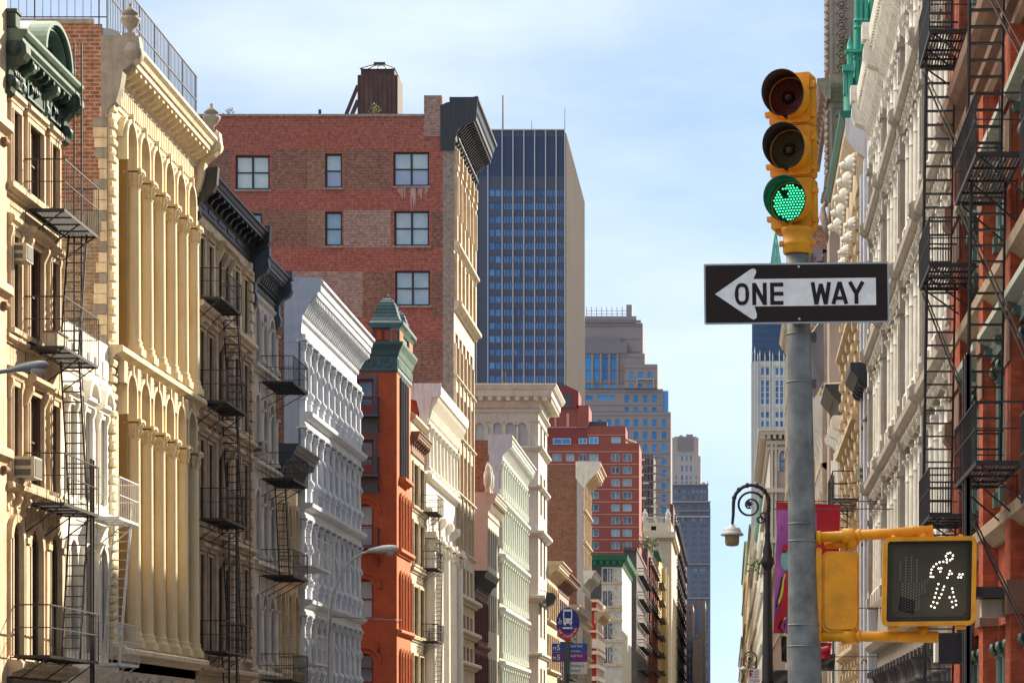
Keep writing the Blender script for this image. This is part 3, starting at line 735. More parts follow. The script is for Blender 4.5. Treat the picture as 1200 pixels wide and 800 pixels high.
# frieze of small flutes under the cornice
m = MB(fr).use('gold_trim')
n = 46
for k in range(n):
    u = .35 + k * (W - .7) / n
    m.box(u, u + .13, .02, .1, 20.95, 21.5)
m.box(0, W, 0, .05, 20.8, 20.94); m.box(0, W, 0, .12, 21.5, 21.62)
m.build('frieze', b)
m = MB(fr).use('gold_trim')
m.prof(0, W, [(-.74, 21.62), (.1, 21.62), (.2, 21.72), (.22, 21.95), (.66, 22.02), (.66, 22.16), (.72, 22.2), (.76, 22.32), (.86, 22.42), (.86, 22.52), (.5, 22.62), (-.74, 22.62)])
for k in range(20):
    u = .2 + k * (W - .575) / 19; m.prof(u, u + .2, [(.2, 21.68), (.36, 21.72), (.6, 21.9), (.62, 22.03), (.2, 22.03)])
co = m.build('cornice', b)
m = MB(fr).use('old_concrete'); m.box(.4, W - .4, -.74, .45, 22.62, 22.72)
for ua, uc in ((-.06, .4), (W - .35, W + .06)):
    m.use('old_concrete' if ua < 1 else 'gold_trim')
    m.prof(ua, uc, [(-.22 if ua < 1 else -.74, 20.3 if ua < 1 else 21.2), (-.1 if ua < 1 else .05, 20.3), (.0 if ua < 1 else .06, 20.6), (.22, 20.78), (.34, 21.2), (.42, 21.7), (.72, 21.95), (.9, 22.15), (.94, 22.4), (.90, 22.75), (-.22 if ua < 1 else -.74, 22.75)])
    m.tube([(ua - .03, .7, 22.3), (uc + .03, .7, 22.3)], .26, 14)
m.build('end_block', co)
for u in (.15, W - .15):
    m = MB(fr).use('old_concrete'); m.box(u - .2, u + .2, .4, .8, 22.76, 22.84)
    m.lathe(u, .6, [(.1, 22.84), (.07, 22.95), (.2, 23.08), (.3, 23.25), (.31, 23.32), (.2, 23.34), (.2, 23.42), (.27, 23.45), (.12, 23.6), (.05, 23.66), (.07, 23.72), (.01, 23.8)], 16)
    m.build('urn', co)
# roof railing
m = MB(fr).use('iron_black')
for z in (24.9, 24.05): m.tube([(.1, -8, z), (.1, .12 - .2, z), (W + .6, -.08, z)], .028, 4)
for k in range(34): d = -8 + k * .24; m.bar((.1, d, 23.1), (.1, d, 24.9), .028 if k % 8 == 0 else .012)
for k in range(62): u = .1 + k * .2; m.bar((u, -.08, 22.7), (u, -.08, 24.9), .026 if k % 10 == 0 else .012)
m.tube([(.1, -.08, 22.7), (W + .6, -.08, 22.75)], .02, 4); m.tube([(.1, -8, 23.35), (.1, -.08, 23.35)], .02, 4)
m.build('roof_railing', b)
m = MB(fr).use('lead_sheet'); m.prof(.0, W, [(-.24, 22.73), (.4, 22.73), (.3, 22.88), (.05, 22.98), (-.24, 23.0)]); m.build('roof', b)
# ground floor arcade
m = MB(fr).use('grey_stone'); ops = [(1.0 + k * 1.62 + .25, 1.0 + (k + 1) * 1.62 - .25, .3, 3.6, .5) for k in range(6)]
m.wall(0, W, 0, 4.2, ops, .3); 
for o in ops: m.arch((o[0] + o[1]) / 2, o[3] - .5, .56, .68, 0, .1, 10)
m.build('arcade', b)
for o in ops: win(b, fr, *o[:4], th=.3, rise=.5, pane='glass_dark')

# ------------------------------------------------------------------ L3 brown building with black cornice
Y0 = 84.25
b = empty('brown_building', (XL, Y0, 0), 'brown stone building with heavy black cornice and fire escape, right of the golden columns', 'building')
fr = FL(Y0); W = 9.7; mass(b, Y0, Y0 + W, 'L', 21.2, mat='brick_dark')
rows = [(17.25, 19.35), (13.5, 16.1), (9.4, 12.3), (4.9, 8.3)]
bays = [(.5, 1.2), (1.9, 2.6), (3.5, 4.3), (4.7, 5.5), (6.5, 7.25), (8.2, 8.95)]
ops = [(a, c, z0, z1) for z0, z1 in rows for a, c in bays]
m = MB(fr).use('brown_stone')
m.wall(0, W, 0, 20.3, ops, .16, rev='frame_brown', cellmat=lambda u, z: 'brown_stone_lit' if z > 16.6 else 'brown_stone'); m.build('facade', b)  # edge between sun and shade put into the wall colour
for i, (z0, z1) in enumerate(rows):
    t = 'cream_trim' if i == 0 else 'brown_trim'  # top row trim paler, sunlight put into the colour
    for k, (a, c) in enumerate(bays):
        win(b, fr, a, c, z0, z1, th=.16, sur=t, sw=.10, sd=.05, sill=.1, frame='frame_dark', pane='glass_dark', hood=.38 if k in (2, 3) else .26, hoodmat=t, brackets=(k in (2, 3)))
m = MB(fr)
for i, z in enumerate((16.75, 12.95, 8.85, 4.1)): m.use('brown_stone_lit' if i == 0 else 'brown_trim'); ledge(m, 0, W, z, .3, .3)
m.use('brown_trim')
for z0, z1 in ((13.3, 16.7), (9.2, 12.9), (4.6, 8.8)):
    m.box(2.9, 3.2, 0, .12, z0, z1); m.box(5.9, 6.15, 0, .12, z0, z1); m.box(W - .35, W - .05, 0, .14, z0, z1)
m.build('ledge', b)
for z0, z1 in ((17.1, 20.2), (13.3, 16.7), (9.2, 12.9), (4.6, 8.8)):
    m = MB(fr).use('brown_stone_lit' if z0 > 17 else 'brown_trim')
    n = int((z1 - z0) / .36)
    for k in range(n): z = z0 + k * (z1 - z0) / n; m.box(W - .55, W - .03, .0, .13 if k % 2 else .17, z + .02, z + .33)
    m.build('quoin', b, split=False)
cornice(b, fr, -.05, W + .05, 20.2, 21.4, .72, 'black_tin', frieze=.45, pitch=.8, panels=6)
m = MB(fr).use('black_tin')
for u in (-.12, W - .2): m.prof(u, u + .3, [(-.3, 19.8), (.08, 19.8), (.2, 19.95), (.14, 20.3), (.3, 20.55), (.62, 20.75), (.75, 21.0), (.80, 21.62), (-.3, 21.5)])
m.build('end_bracket', b, split=True)
fire_escape(b, fr, .3, 3.7, .85, [17.2], railh=1.0, stairs=[(4.4, 13.9, 3.4, 17.2, .25, .75)], slat='d')
fire_escape(b, fr, .3, 3.9, 1.0, [13.6, 9.5, 4.9], railh=1.05, stairs=[(4.4, 9.5, 3.2, 13.6, .25, .75), (4.4, 4.9, 3.2, 9.5, .25, .75), (4.4, .8, 3.2, 4.9, .25, .75)], slat='d', drop=(2.6, .95, 4.9, 13))
m = MB(fr).use('iron_black')
for u in (.9, 2.2): m.bar((u, .98, .5), (u, .98, 9), .05)
m.build('post', b)

# ------------------------------------------------------------------ L4 grey arched building
Y0 = 93.97
b = empty('grey_arched_building', (XL, Y0, 0), 'narrow grey stone building with rows of three arched windows and bracketed dark cornice', 'building')
fr = FL(Y0); W = 5.1; mass(b, Y0, Y0 + W, 'L', 20.2, mat='brick_dark')
rows = [(16.6, 18.7), (12.85, 15.3), (8.95, 11.6), (4.75, 7.55)]
bays = [(.55, 1.45), (2.05, 2.95), (3.55, 4.45)]
ops = [(a, c, z0, z1, .45) for z0, z1 in rows for a, c in bays]
m = MB(fr).use('grey_stone'); m.wall(0, W, 0, 19.5, ops, .22); m.build('facade', b)
for z0, z1 in rows:
    for a, c in bays:
        win(b, fr, a, c, z0, z1, th=.22, rise=.45, sur='grey_stone', sw=.14, sd=.08, frame='frame_dark', pane='glass_pale')
    for u in (1.75, 3.25, 4.75):
        column(b, fr, u, .06, z0, z1 - .5, .13, 'grey_stone', cap=.3, base=.25, n=10, simple=True, name='colonnette')
m = MB(fr).use('grey_stone')
for z in (16.15, 12.4, 8.5, 4.25): ledge(m, 0, W, z, .28, .3)
ledge(m, 0, W, 19.0, .16, .1)
m.build('ledge', b)
cornice(b, fr, -.02, W, 19.35, 20.6, .66, 'slate_tin', frieze=.35, pitch=.36, dent=True)
m = MB(fr).use('slate_tin')
for u in (-.12, W - .3): bracket(m, u, .4, 18.5, 20.5, .72); m.box(u - .02, u + .42, -.2, .74, 20.5, 20.85)
m.build('end_bracket', b, split=True)
m = MB(fr).use('red_render'); m.box(2.2, 3.6, -2.2, -.5, 20.6, 21.8); m.use('lead_sheet'); m.box(2.1, 3.7, -2.3, -.4, 21.8, 21.95); m.build('chimney', b)
fire_escape(b, fr, 1.6, 4.9, 1.35, [15.9, 12.1, 8.3, 4.2], railh=1.0, slat='d', stairs=[(4.4, 8.3, 3.4, 12.1, .3, .7)])
o = acu(fr, .15, 12.9, 'dark window air conditioner sticking out of the grey arched building', w=.6, h=.5, d=.5)

# ------------------------------------------------------------------ L4b low building with dark cornice
Y0 = 99.1
b = empty('low_cream_building', (XL, Y0, 0), 'low cream building with dark bracketed cornice and white fire escape beside the white columns', 'building')
fr = FL(Y0); W = 5.2; mass(b, Y0, Y0 + W, 'L', 13.4, mat='brick_dark')
ops = [(a, c, z0, z1, .4) for z0, z1 in ((9.2, 11.6), (5.2, 7.9)) for a, c in ((.5, 1.3), (2.1, 2.9), (3.7, 4.5))]
m = MB(fr).use('cream_stone'); m.wall(0, W, 0, 12.6, ops, .2); m.build('facade', b)
for o in ops: win(b, fr, *o[:4], rise=.4, th=.2, sur='cream_trim', sw=.15, sd=.14, frame='frame_white', pane='glass_teal')
m = MB(fr).use('cream_trim'); ledge(m, 0, W, 8.4, .3, .3); ledge(m, 0, W, 4.4, .3, .3); m.build('ledge', b)
cornice(b, fr, 0, W, 12.4, 13.9, .95, 'slate_tin', frieze=.3, pitch=.4, dent=True)
fire_escape(b, fr, 1.0, 5.0, 1.45, [9.0, 5.0], mat='iron_white', railh=1.15, stairs=[(4.9, 5.0, 6.1, 9.9, .75, 1.25), (4.8, .6, 6.0, 5.4, .75, 1.3)], slat='d', balust=.3)

# ------------------------------------------------------------------ L5 white columned building
Y0 = 104.4
b = empty('white_column_building', (XL, Y0, 0), 'white cast iron building with four tiers of small columns, before the red house', 'building')
fr = FL(Y0); W = 16.0
m = MB(fr).use('brick_brown'); m.box(.0, W - .02, -24, -.62, 0, 21.3); m.build('wall', b)
m = MB(SL(Y0)).use('blue_grey_paint'); m.box(-.0, .62, -1, .02, 0, 21.0); m.build('corner_wall', b)
tiers = [(15.95, 19.0), (12.15, 15.25), (7.85, 11.35), (4.0, 7.2)]
ops = []
n = 10; p = W / n
for z0, z1 in tiers:
    for k in range(n): ops.append((k * p + .38, (k + 1) * p - .38, z0 + .3, z1 - .15, .42))
m = MB(fr).use('white_iron'); m.wall(0, W, 0, 19.3, ops, .5, rev='slate_tin'); m.build('facade', b)  # dark reveals, recess shade put into the colour
for o in ops: win(b, fr, *o[:4], th=.5, rise=.42, frame='frame_dark', pane='glass_dark')
for z0, z1 in tiers:
    for k in range(n + 1):
        u = min(max(k * p, .2), W - .2)
        m = MB(fr).use('white_iron'); m.box(u - .18, u + .18, 0, .28, z0 - .25, z0 + .5); m.box(u - .21, u + .21, 0, .32, z0 + .5, z0 + .6)
        m.lathe(u, .24, [(.1, z0 + .6), (.17, z0 + .72), (.19, z0 + .82), (.08, z0 + .95), (.05, z0 + 1.0)], 8)
        m.cyl(u, .12, z0 + .6, z1 - .45, .165, .15, 10)
        m.tube([(u, .26, z0 + (z1 - z0) * .58), (u, .33, z0 + (z1 - z0) * .62), (u, .27, z0 + (z1 - z0) * .7)], [.04, .07, .04], 5)
        m.build('column', b)
        c = MB(fr).use('white_iron'); capital(c, u, .14, z1 - .45, z1 + .02, .15, 6); c.build('capital', b)
    m = MB(fr).use('white_iron')
    m.prof(0, W, [(-.02, z1 + .02), (.3, z1 + .02), (.32, z1 + .12), (.26, z1 + .18), (.26, z1 + .36), (.4, z1 + .4), (.55, z1 + .5), (.58, z1 + .66), (-.02, z1 + .7)] if z1 < 18 else [(-.02, z1 + .02), (.3, z1 + .02), (.3, z1 + .25), (-.02, z1 + .25)])
    m.build('ledge', b)
cornice(b, fr, 0, W, 19.3, 21.66, .95, 'white_iron', frieze=.42, pitch=.42, dent=True, mw=.14)
m = MB(fr).use('blue_grey_paint'); m.prof(-.03, .0 - .004, [(-.62, 18.9), (.1, 18.9), (.15, 20.0), (.7, 20.9), (.95, 21.1), (.95, 21.66), (-.62, 21.64)]); m.build('cornice_end', b)
m = MB(fr).use('blue_grey_paint'); m.box(0, W, 0, .18, 0, 3.2); m.build('shopfront', b)
P = fr.p(W - 2.2, -1.8, 0)
d = empty('satellite_dish', (P.x, P.y, 21.6), 'small dark round dish on the roof behind the white cornice', 'satellite dish')
m = MB().use('iron_grey')
V = []
for j, rr in enumerate((0, .3, .6)):
    for k in range(16): a = 2 * math.pi * k / 16; V.append((P.x + rr * math.cos(a), P.y - .3 + rr * rr * .35 * -1 , 22.6 + rr * math.sin(a)))
m.add(V, [(j * 16 + k, j * 16 + (k + 1) % 16, (j + 1) * 16 + (k + 1) % 16, (j + 1) * 16 + k) for j in range(2) for k in range(16)], True); m.build('reflector', d)
m = MB().use('iron_grey'); m.tube([(P.x, P.y, 21.3), (P.x, P.y, 22.3), (P.x, P.y - .25, 22.6)], .05, 6); m.build('mast', d)
m = MB(fr).use('lead_sheet'); m.box(.0, W, -20, -.5, 21.3, 21.4); m.build('roof', b)

# ------------------------------------------------------------------ L6 red house with teal turrets
Y0 = 135.2
b = empty('red_building', (XL, Y0, 0), 'brick red corner building with teal cornice and two bell shaped turrets', 'building')
fr = FL(Y0); W = 5.9; s = SL(Y0)
m = MB(fr).use('red_render'); m.box(.5, W - .02, -22, -.3, 0, 23.4); m.build('wall', b)
# side facing us: u grows to the left
ops = [(1.3, 2.25, Zp(487, Y0), Zp(444, Y0)), (1.3, 2.25, Zp(557, Y0), Zp(515, Y0)), (1.3, 2.3, Zp(640, Y0), Zp(590, Y0), .5), (1.3, 2.3, Zp(725, Y0), Zp(678, Y0), .5), (1.3, 2.3, Zp(800, Y0), Zp(765, Y0), .5)]
ops += [(a + 3.0, c + 3.0, *r) for a, c, *r in ops]
m = MB(s).use('red_render')
m.wall(0, 22, 0, 22.5, ops, .35); m.build('side_wall', b)
for o in ops: win(b, s, o[0], o[1], o[2], o[3], th=.35, rise=o[4] if len(o) > 4 else 0, frame='dark_red', pane='glass_pale', fw=.12)
for o in ops[:2] + ops[5:7]:
    m = MB(s).use('slate_tin'); m.box(o[0] - .2, o[0] - .02, 0, .06, o[2] - .6, o[3] + .2); m.box(o[1] + .02, o[1] + .2, 0, .06, o[2] - .6, o[3] + .2); m.box(o[0] - .02, o[1] + .02, 0, .06, o[3] + .01, o[3] + .2)
    m.use('dark_red'); m.box(o[0], o[1], -.2, .02, o[2], o[2] + .6); m.use('slate_tin'); m.box(o[0] - .3, o[1] + .3, 0, .03, o[2] - 1.0, o[2] - .05); m.build('window_surround', b)
for o in ops[2:5] + ops[7:]:
    m = MB(s).use('red_render'); uc = (o[0] + o[1]) / 2; m.arch(uc, o[3] - .5, .78, .95, 0, .07, 14); m.build('arch_moulding', b)
for z in [o[2] for o in ops[:3]]:
    m = MB(s).use('slate_tin'); m.box(.95, 2.5, .01, .75, z - .12, z)
    m.use('iron_black'); m.tube([(.95, 0, z + .95), (.95, .75, z + .95), (2.5, .75, z + .95), (2.5, 0, z + .95)], .025, 4)
    for k in range(14): m.bar((.95 + k * 1.55 / 13, .75, z), (.95 + k * 1.55 / 13, .75, z + .95), .012)
    for k in range(6): m.bar((.95, .1 + k * .12, z), (.95, .1 + k * .12, z + .95), .012)
    m.bar((.95, .7, z - 1.0), (.95, .7, z + 1.4), .02); m.bar((.98, .02, z - .9), (.98, .7, z - .1), .03)
    m.build('balcony', b, split=False)
for y in (670, 770):
    m = MB(s).use('red_render'); m.tube([(1.15 - .1 * k * .3, .05, Zp(y, Y0) + .9 * math.cos(k * .3) ) for k in range(5)], .06, 6); m.build('hood_moulding', b)
# front
ops = []
for u in (1.3, 2.35, 3.4):
    ops.append((u, u + .55, Zp(561, 137), Zp(447, 137)))
for yt, yb in ((583, 648), (673, 738), (763, 828)):
    for u in (1.0, 2.2, 3.4, 4.6): ops.append((u, u + .7, Zp(yb, 138), Zp(yt, 138), .35))
m = MB(fr).use('red_render_lit'); m.wall(0, W, 0, 22.5, ops, .25); m.build('facade', b)
for o in ops: win(b, fr, *o[:4], th=.25, rise=.35 if len(o) > 4 else 0, sur='red_render_lit' if len(o) > 4 else 'slate_tin', sw=.14, sd=.12, frame='frame_green', pane='glass_dark', mull=0)
m = MB(fr).use('red_render_lit'); ledge(m, -.02, W, Zp(652, 137), .35, .28); ledge(m, .9, 4.2, Zp(568, 137), .35, .4); ledge(m, 0, W, Zp(745, 137), .3, .28); m.build('ledge', b)
# teal cornice wraps the corner
zt = 23.95; zb = 22.3
prof = [(-.2, zb), (.04, zb), (.08, zb + .1), (.06, zb + .2), (.06, zb + .85), (.12, zb + .95), (.2, zb + 1.2), (.26, zb + 1.3), (.38, zb + 1.5), (.4, zt), (-.2, zt)]
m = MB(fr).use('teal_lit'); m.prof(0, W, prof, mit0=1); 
for k in range(11): u = .2 + k * .52; m.box(u, u + .3, .06, .12, zb + .3, zb + .75)
co = m.build('cornice', b)
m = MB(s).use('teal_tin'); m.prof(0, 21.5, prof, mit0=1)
for k in range(14): m.arch(.5 + k * .95, zb + .53, .17, .25, .06, .12, 14, 0, 360); m.box(.5 + k * .95 + .35, .5 + k * .95 + .6, .06, .1, zb + .35, zb + .7)
m.build('frieze', co)
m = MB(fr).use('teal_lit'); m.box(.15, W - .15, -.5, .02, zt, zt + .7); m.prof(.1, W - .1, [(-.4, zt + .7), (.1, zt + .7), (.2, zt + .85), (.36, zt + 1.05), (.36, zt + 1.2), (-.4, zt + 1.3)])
m.build('attic', b)
def turret(uc, dc, hw):
    t = MB(fr)
    t.use('teal_tin'); t.box(uc - hw * .98, uc + hw * .98, dc - hw * .98, dc + hw * .98, zt + .001, zt + .82)
    t.use('red_render_lit'); t.box(uc - hw * .7, uc + hw * .99, dc + hw * .985, dc + hw * 1.0, zt + .05, zt + .8)
    t.use('dark_red'); t.box(uc - hw * 1.0, uc - hw * .982, dc - hw * .85, dc + hw * .9, zt + .08, zt + .78)
    t.use('red_render')
    for q in (-.62, -.05, .5): t.box(uc - hw * 1.1, uc - hw * 1.0, dc + hw * q, dc + hw * (q + .34), zt + .14, zt + .7)
    t.use('teal_tin')
    t.prof(uc - hw * 1.25, uc + hw * 1.25, [(dc - hw * 1.25, zt + .98), (dc - hw, zt + .82), (dc + hw, zt + .82), (dc + hw * 1.25, zt + .98), (dc + hw * 1.28, zt + 1.08), (dc - hw * 1.28, zt + 1.08)])
    o = t.build('turret', b)
    r = MB(fr).use('teal_tin')
    # bell roof, square in plan, built from slate courses
    prof_ = [(1.22, 1.08), (1.02, 1.28), (.88, 1.5), (.78, 1.72), (.71, 1.94), (.63, 2.14), (.53, 2.32), (.38, 2.48), (.2, 2.6), (.05, 2.66)]
    for j in range(len(prof_) - 1):
        (a, z0), (c, z1) = prof_[j], prof_[j + 1]
        a *= hw; c *= hw; k = .0
        z0 += zt; z1 += zt
        V = [(uc - a, dc - a, z0), (uc + a, dc - a, z0), (uc + a, dc + a, z0), (uc - a, dc + a, z0), (uc - c, dc - c, z1), (uc + c, dc - c, z1), (uc + c, dc + c, z1), (uc - c, dc + c, z1)]
        r.add(V, [(0, 1, 5, 4), (1, 2, 6, 5), (2, 3, 7, 6), (3, 0, 4, 7)])
        r.box(uc - a - .02, uc + a + .02, dc - a - .02, dc + a + .02, z0 - .03, z0 + .015)
    r.cyl(uc, dc, zt + 2.64, zt + 3.0, .04, .01, 8); r.lathe(uc, dc, [(.03, zt + 2.66), (.08, zt + 2.74), (.03, zt + 2.82)], 8)
    r.build('turret_roof', o)
turret(.95, -.65, .78); turret(W - .95, -.65, .78)

# ------------------------------------------------------------------ L7 narrow beige
Y0 = 141.15
b = empty('beige_building', (XL, Y0, 0), 'narrow beige house with small brown hooded cornice, squeezed in behind the red house', 'building')
fr = FL(Y0); W = 6.0; mass(b, Y0, Y0 + W, 'L', 20.2, mat='brick_dark')
ops = [(a, c, Zp(yb, 143), Zp(yt, 143)) for yt, yb in ((545, 594), (613, 662), (688, 745), (768, 820)) for a, c in ((.6, 2.4), (3.3, 5.1))]
m = MB(fr).use('beige_stone'); m.wall(0, W, 0, 20.4, ops, .12); m.build('facade', b)
for o in ops: win(b, fr, *o, th=.12, sur='cream_trim', sw=.16, sd=.12, frame='frame_green', pane='glass_teal', mull=1, sill=.1)
m = MB(fr).use('beige_stone'); m.prof(0, W, [(-.3, 20.4), (.1, 20.4), (.3, 20.6), (.3, 20.75), (.1, 20.9), (-.3, 20.9)])
for y in (600, 672, 752): ledge(m, 0, W, Zp(y, 143), .3, .2)
m.build('ledge', b)
cornice(b, fr, .1, W - .1, 18.5, 19.8, .55, 'brown_mould', frieze=.5, pitch=.9, mw=.25)

# ------------------------------------------------------------------ L8 rusty white cornice building
Y0 = 147.3
b = empty('rusty_white_building', (XL, Y0, 0), 'white iron building with deep rust streaked cornice and giant scrolled columns', 'building')
fr = FL(Y0); W = 15.7; mass(b, Y0, Y0 + W, 'L', 22.8, mat='red_render')
ops = [(.6 + k * 1.9, 1.8 + k * 1.9, 18.6, 20.9) for k in range(8)]
ops2 = [(.9 + k * 3.8, 3.6 + k * 3.8, .4, 14.5) for k in range(4)]
m = MB(fr).use('bright_white'); m.wall(0, W, 0, 21.2, ops + ops2, .3); m.build('facade', b)
for o in ops: win(b, fr, *o, th=.3, frame='frame_white', pane='glass_pale')
for o in ops2:
    for z0, z1 in ((.4, 4.5), (4.6, 7.9), (8.0, 11.2), (11.3, 14.5)): win(b, fr, o[0], o[1], z0, z1, th=.3, frame='frame_dark', pane='glass_dark', mull=2)
for k in range(9):
    column(b, fr, .3 + k * 1.88, .14, 18.2, 21.0, .2, 'bright_white', cap=.5, base=.3, n=10)
m = MB(fr).use('bright_white'); ledge(m, 0, W, 17.5, .5, .5)
m.prof(0, W, [(-.02, 16.0), (.12, 16.0), (.14, 17.5), (-.02, 17.5)]); m.build('ledge', b)
for k in range(5):
    u = .35 + k * 3.75
    column(b, fr, u, .30, .3, 14.2, .42, 'bright_white', cap=.9, base=.6, n=16)
    m = MB(fr).use('bright_white')
    m.box(u - .45, u + .45, -.0, .75, 14.2, 14.5); bracket(m, u - .2, .4, 14.5, 16.0, .5)
    m.build('cornice_block', b)
m = MB(fr).use('bright_white'); zt = 23.4
m.prof(0, W, [(-.3, 20.9), (.1, 20.9), (.2, 21.0), (.2, 21.3), (.3, 21.4), (.34, 21.9), (.62, 22.5), (.95, 22.7), (1.0, 22.85), (1.0, zt - .1), (.9, zt), (-.3, zt)])
for k in range(30):
    u = .1 + k * .525; m.prof(u, u + .22, [(.2, 21.3), (.36, 21.35), (.5, 21.9), (.8, 22.4), (.88, 22.72), (.2, 22.72)])
for k in range(60):
    u = .05 + k * .26; m.box(u, u + .14, .2, .3, 21.05, 21.25)
co = m.build('cornice', b)
m = MB(fr).use('rust_white'); m.prof(-.12, -.002, [(-.9, 22.5), (-.9, zt + .05), (1.04, zt + .05), (1.04, 22.75), (.5, 22.55), (.3, 21.6), (.15, 20.9), (-.05, 20.6), (-.45, 22.4)]); m.build('end_plate', co)
fire_escape(b, fr, -2.4, .6, 1.1, [Zp(603, 147), Zp(668, 147), Zp(752, 147)], railh=1.0, stairs=[(.9, Zp(668, 147), -.3, Zp(603, 147), .3, .9), (-.2, Zp(752, 147), .9, Zp(668, 147), .3, 1.0), (-.4, Zp(830, 147), .9, Zp(752, 147), .3, 1.0)], rt=.03, slat='d')

# ------------------------------------------------------------------ L9 tall brick loft
Y0 = 163.2; S9 = Y0 / F
b = empty('brick_loft_building', (XL, Y0, 0), 'tall dark red brick loft with paired windows on its blank side and a black cornice', 'building')
fr = FL(Y0); W = 13.1; s = SL(Y0)
zr = 43.7
m = MB(fr).use('brick_red'); m.box(.36, W - .02, -24, -.3, 0, zr - .3); m.build('wall', b)
def ux(x): return (532 - x) * S9
def zy(y): return Zp(y, Y0)
wins = [(276, 316, 182, 222, 1), (381, 401, 180, 220, 0), (461, 503, 178, 218, 1), (287, 307, 250, 271, 0), (381, 401, 248, 288, 0), (462, 503, 247, 288, 1), (463, 504, 317, 358, 1)]
ops = [(ux(x1), ux(x0), zy(yb), zy(yt)) for x0, x1, yt, yb, _ in wins]
def cm(u, z):
    y = VY - (z - HC) / S9; x = 532 - u / S9
    if x > 519: return 'strip_stone'
    if 175 < y < 222:
        if 360 < x < 381: return 'brick_tan'
        if 403 < x < 458: return 'brick_brown'
        if 320 < x < 360 or x < 272: return 'brick_brown'
        return 'brick_red'
    if 246 < y < 290:
        if 360 < x < 381: return 'brick_tan'
        if 403 < x < 458: return 'brick_pale'
        if x < 360: return 'brick_brown'
        if x > 506: return 'brick_brown'
        return 'brick_red'
    if 318 < y < 372: return 'brick_pale' if x < 425 else 'brick_brown' if x < 460 or x > 506 else 'brick_red'
    if 372 < y < 398: return 'brick_red'
    if 398 < y: return 'brick_brown' 
    return 'brick_red'
xs = [519, 360, 381, 403, 458, 506, 320, 272, 425]; ys = [175, 222, 246, 290, 318, 372, 398]
m = MB(s).use('brick_red')
dummy = [(ux(x) - 1e-4, ux(x) + 1e-4, zy(y) - 1e-4, zy(y) + 1e-4) for x, y in zip(xs, ys + [400, 401])]
m.wall(0, 24, 0, zr, ops + dummy, .25, cellmat=cm); m.build('side_wall', b)
for (x0, x1, yt, yb, mu), o in zip(wins, ops):
    win(b, s, *o, th=.25, frame='frame_dark', pane='glass_sky_tint', lowpane='glass_low' if yt < 230 and x0 > 350 else None, mull=mu, fw=.12)
m = MB(s).use('strip_stone')
for o in ops: m.box(o[0] - .1, o[1] + .1, .0, .08, o[2] - .14, o[2] - .01)
m.build('sill', b, split=True)
m = MB(s).use('strip_stone'); m.box(ux(497), 24, -.3, .06, zr, zr + .15); m.build('coping', b)
m = MB(s).use('brick_pale'); m.box(ux(518), ux(497), -.8, .04, zy(160), zy(112)); m.build('corner_pier', b)
# mineral run-off below the right hand window
paint('lime_stain', (.50, .42, .40), (.4, .3, .28), streak=0, scale=2)
m = MB(s).use('lime_stain'); rs = random.Random(3)
for k in range(26):
    u = ux(502) + k * (ux(463) - ux(502)) / 26; h = rs.uniform(.2, 1.2) * (1.6 if 8 < k < 16 else .7)
    if rs.random() < .72: m.poly([(u, zy(220)), (u + .08, zy(220)), (u + .055, zy(220) - h * .7), (u + .03, zy(220) - h)], .001, .004)
m.build('lime_stain', b, split=False)
# front
rowsz = []
for yb_, h in ((438, 2.85), (505, 2.85), (573, 2.85), (640, 2.85)): rowsz.append((Zp(yb_ + 3, 165), Zp(yb_ + 3, 165) + h))
top = [(Zp(y + 50, 165), Zp(y, 165)) for y in (198, 262, 310)]
ops = []
for z0, z1 in rowsz + [(Zp(700, 165) + .2, Zp(660, 165)), (Zp(740, 165), Zp(716, 165)), (Zp(778, 165), Zp(754, 165))]:
    for k in range(5): ops.append((.9 + k * 2.35, 2.5 + k * 2.35, z0, z1))
for z0, z1 in top:
    for k in range(5): ops.append((1.0 + k * 2.35, 2.3 + k * 2.35, z0, z1))
m = MB(fr).use('beige_stone'); m.wall(0, W, 0, 42.4, ops, .35); m.build('facade', b)
for o in ops: win(b, fr, *o, th=.35, frame='frame_brown', pane='glass_brown', mull=1)
m = MB(fr).use('beige_stone')
for y, h, d_ in ((363, .6, .55), (291, .45, .4), (441, .2, .2), (508, .2, .2), (576, .2, .2), (643, .2, .2), (703, .5, .6), (743, .5, .55), (781, .5, .55)): ledge(m, -.0, W, Zp(y, 163.2), h, d_)
m.build('ledge', b)
m = MB(fr).use('cream_trim')
for k in range(6):
    u = .15 + k * 2.35; u = min(u, W - .75)
    m.box(u, u + .6, 0, .22, Zp(360, 163), Zp(295, 163)); m.box(u, u + .55, 0, .22, Zp(280, 163), 41.6)
    m.box(u + .1, u + .45, .22, .34, 40.6, 41.5); m.box(u - .05, u + .65, .0, .3, Zp(198, 163), Zp(192, 163)); m.box(u + .15, u + .4, .22, .3, Zp(250, 163), Zp(205, 163))
    m.box(u + .12, u + .44, .0, .1, Zp(640, 163), Zp(400, 163))
m.build('pilaster', b)
cornice(b, fr, -.02, W, 41.6, 45.0, 1.65, 'black_tin', frieze=.42, pitch=.62, mw=.22, panels=0)
m = MB(fr).use('black_tin'); m.prof(-.12, -.03, [(-.9, 41.4), (.05, 41.4), (.1, 42.2), (.35, 42.9), (1.5, 43.4), (1.62, 45.05), (-.5, 44.6), (-.9, 44.4)]); m.build('cornice_end', b)
m = MB(fr).use('charcoal_iron'); rs = random.Random(5)
for k in range(12):
    u = .5 + k * 1.05
    for j in range(3): m.tube([(u + j * .25, .1, 41.9 + .12 * j), (u + .2 + j * .25, .28, 42.15), (u + .1 + j * .25, .2, 42.45)], [.09, .12, .06], 5)
m.build('frieze', b, split=False)
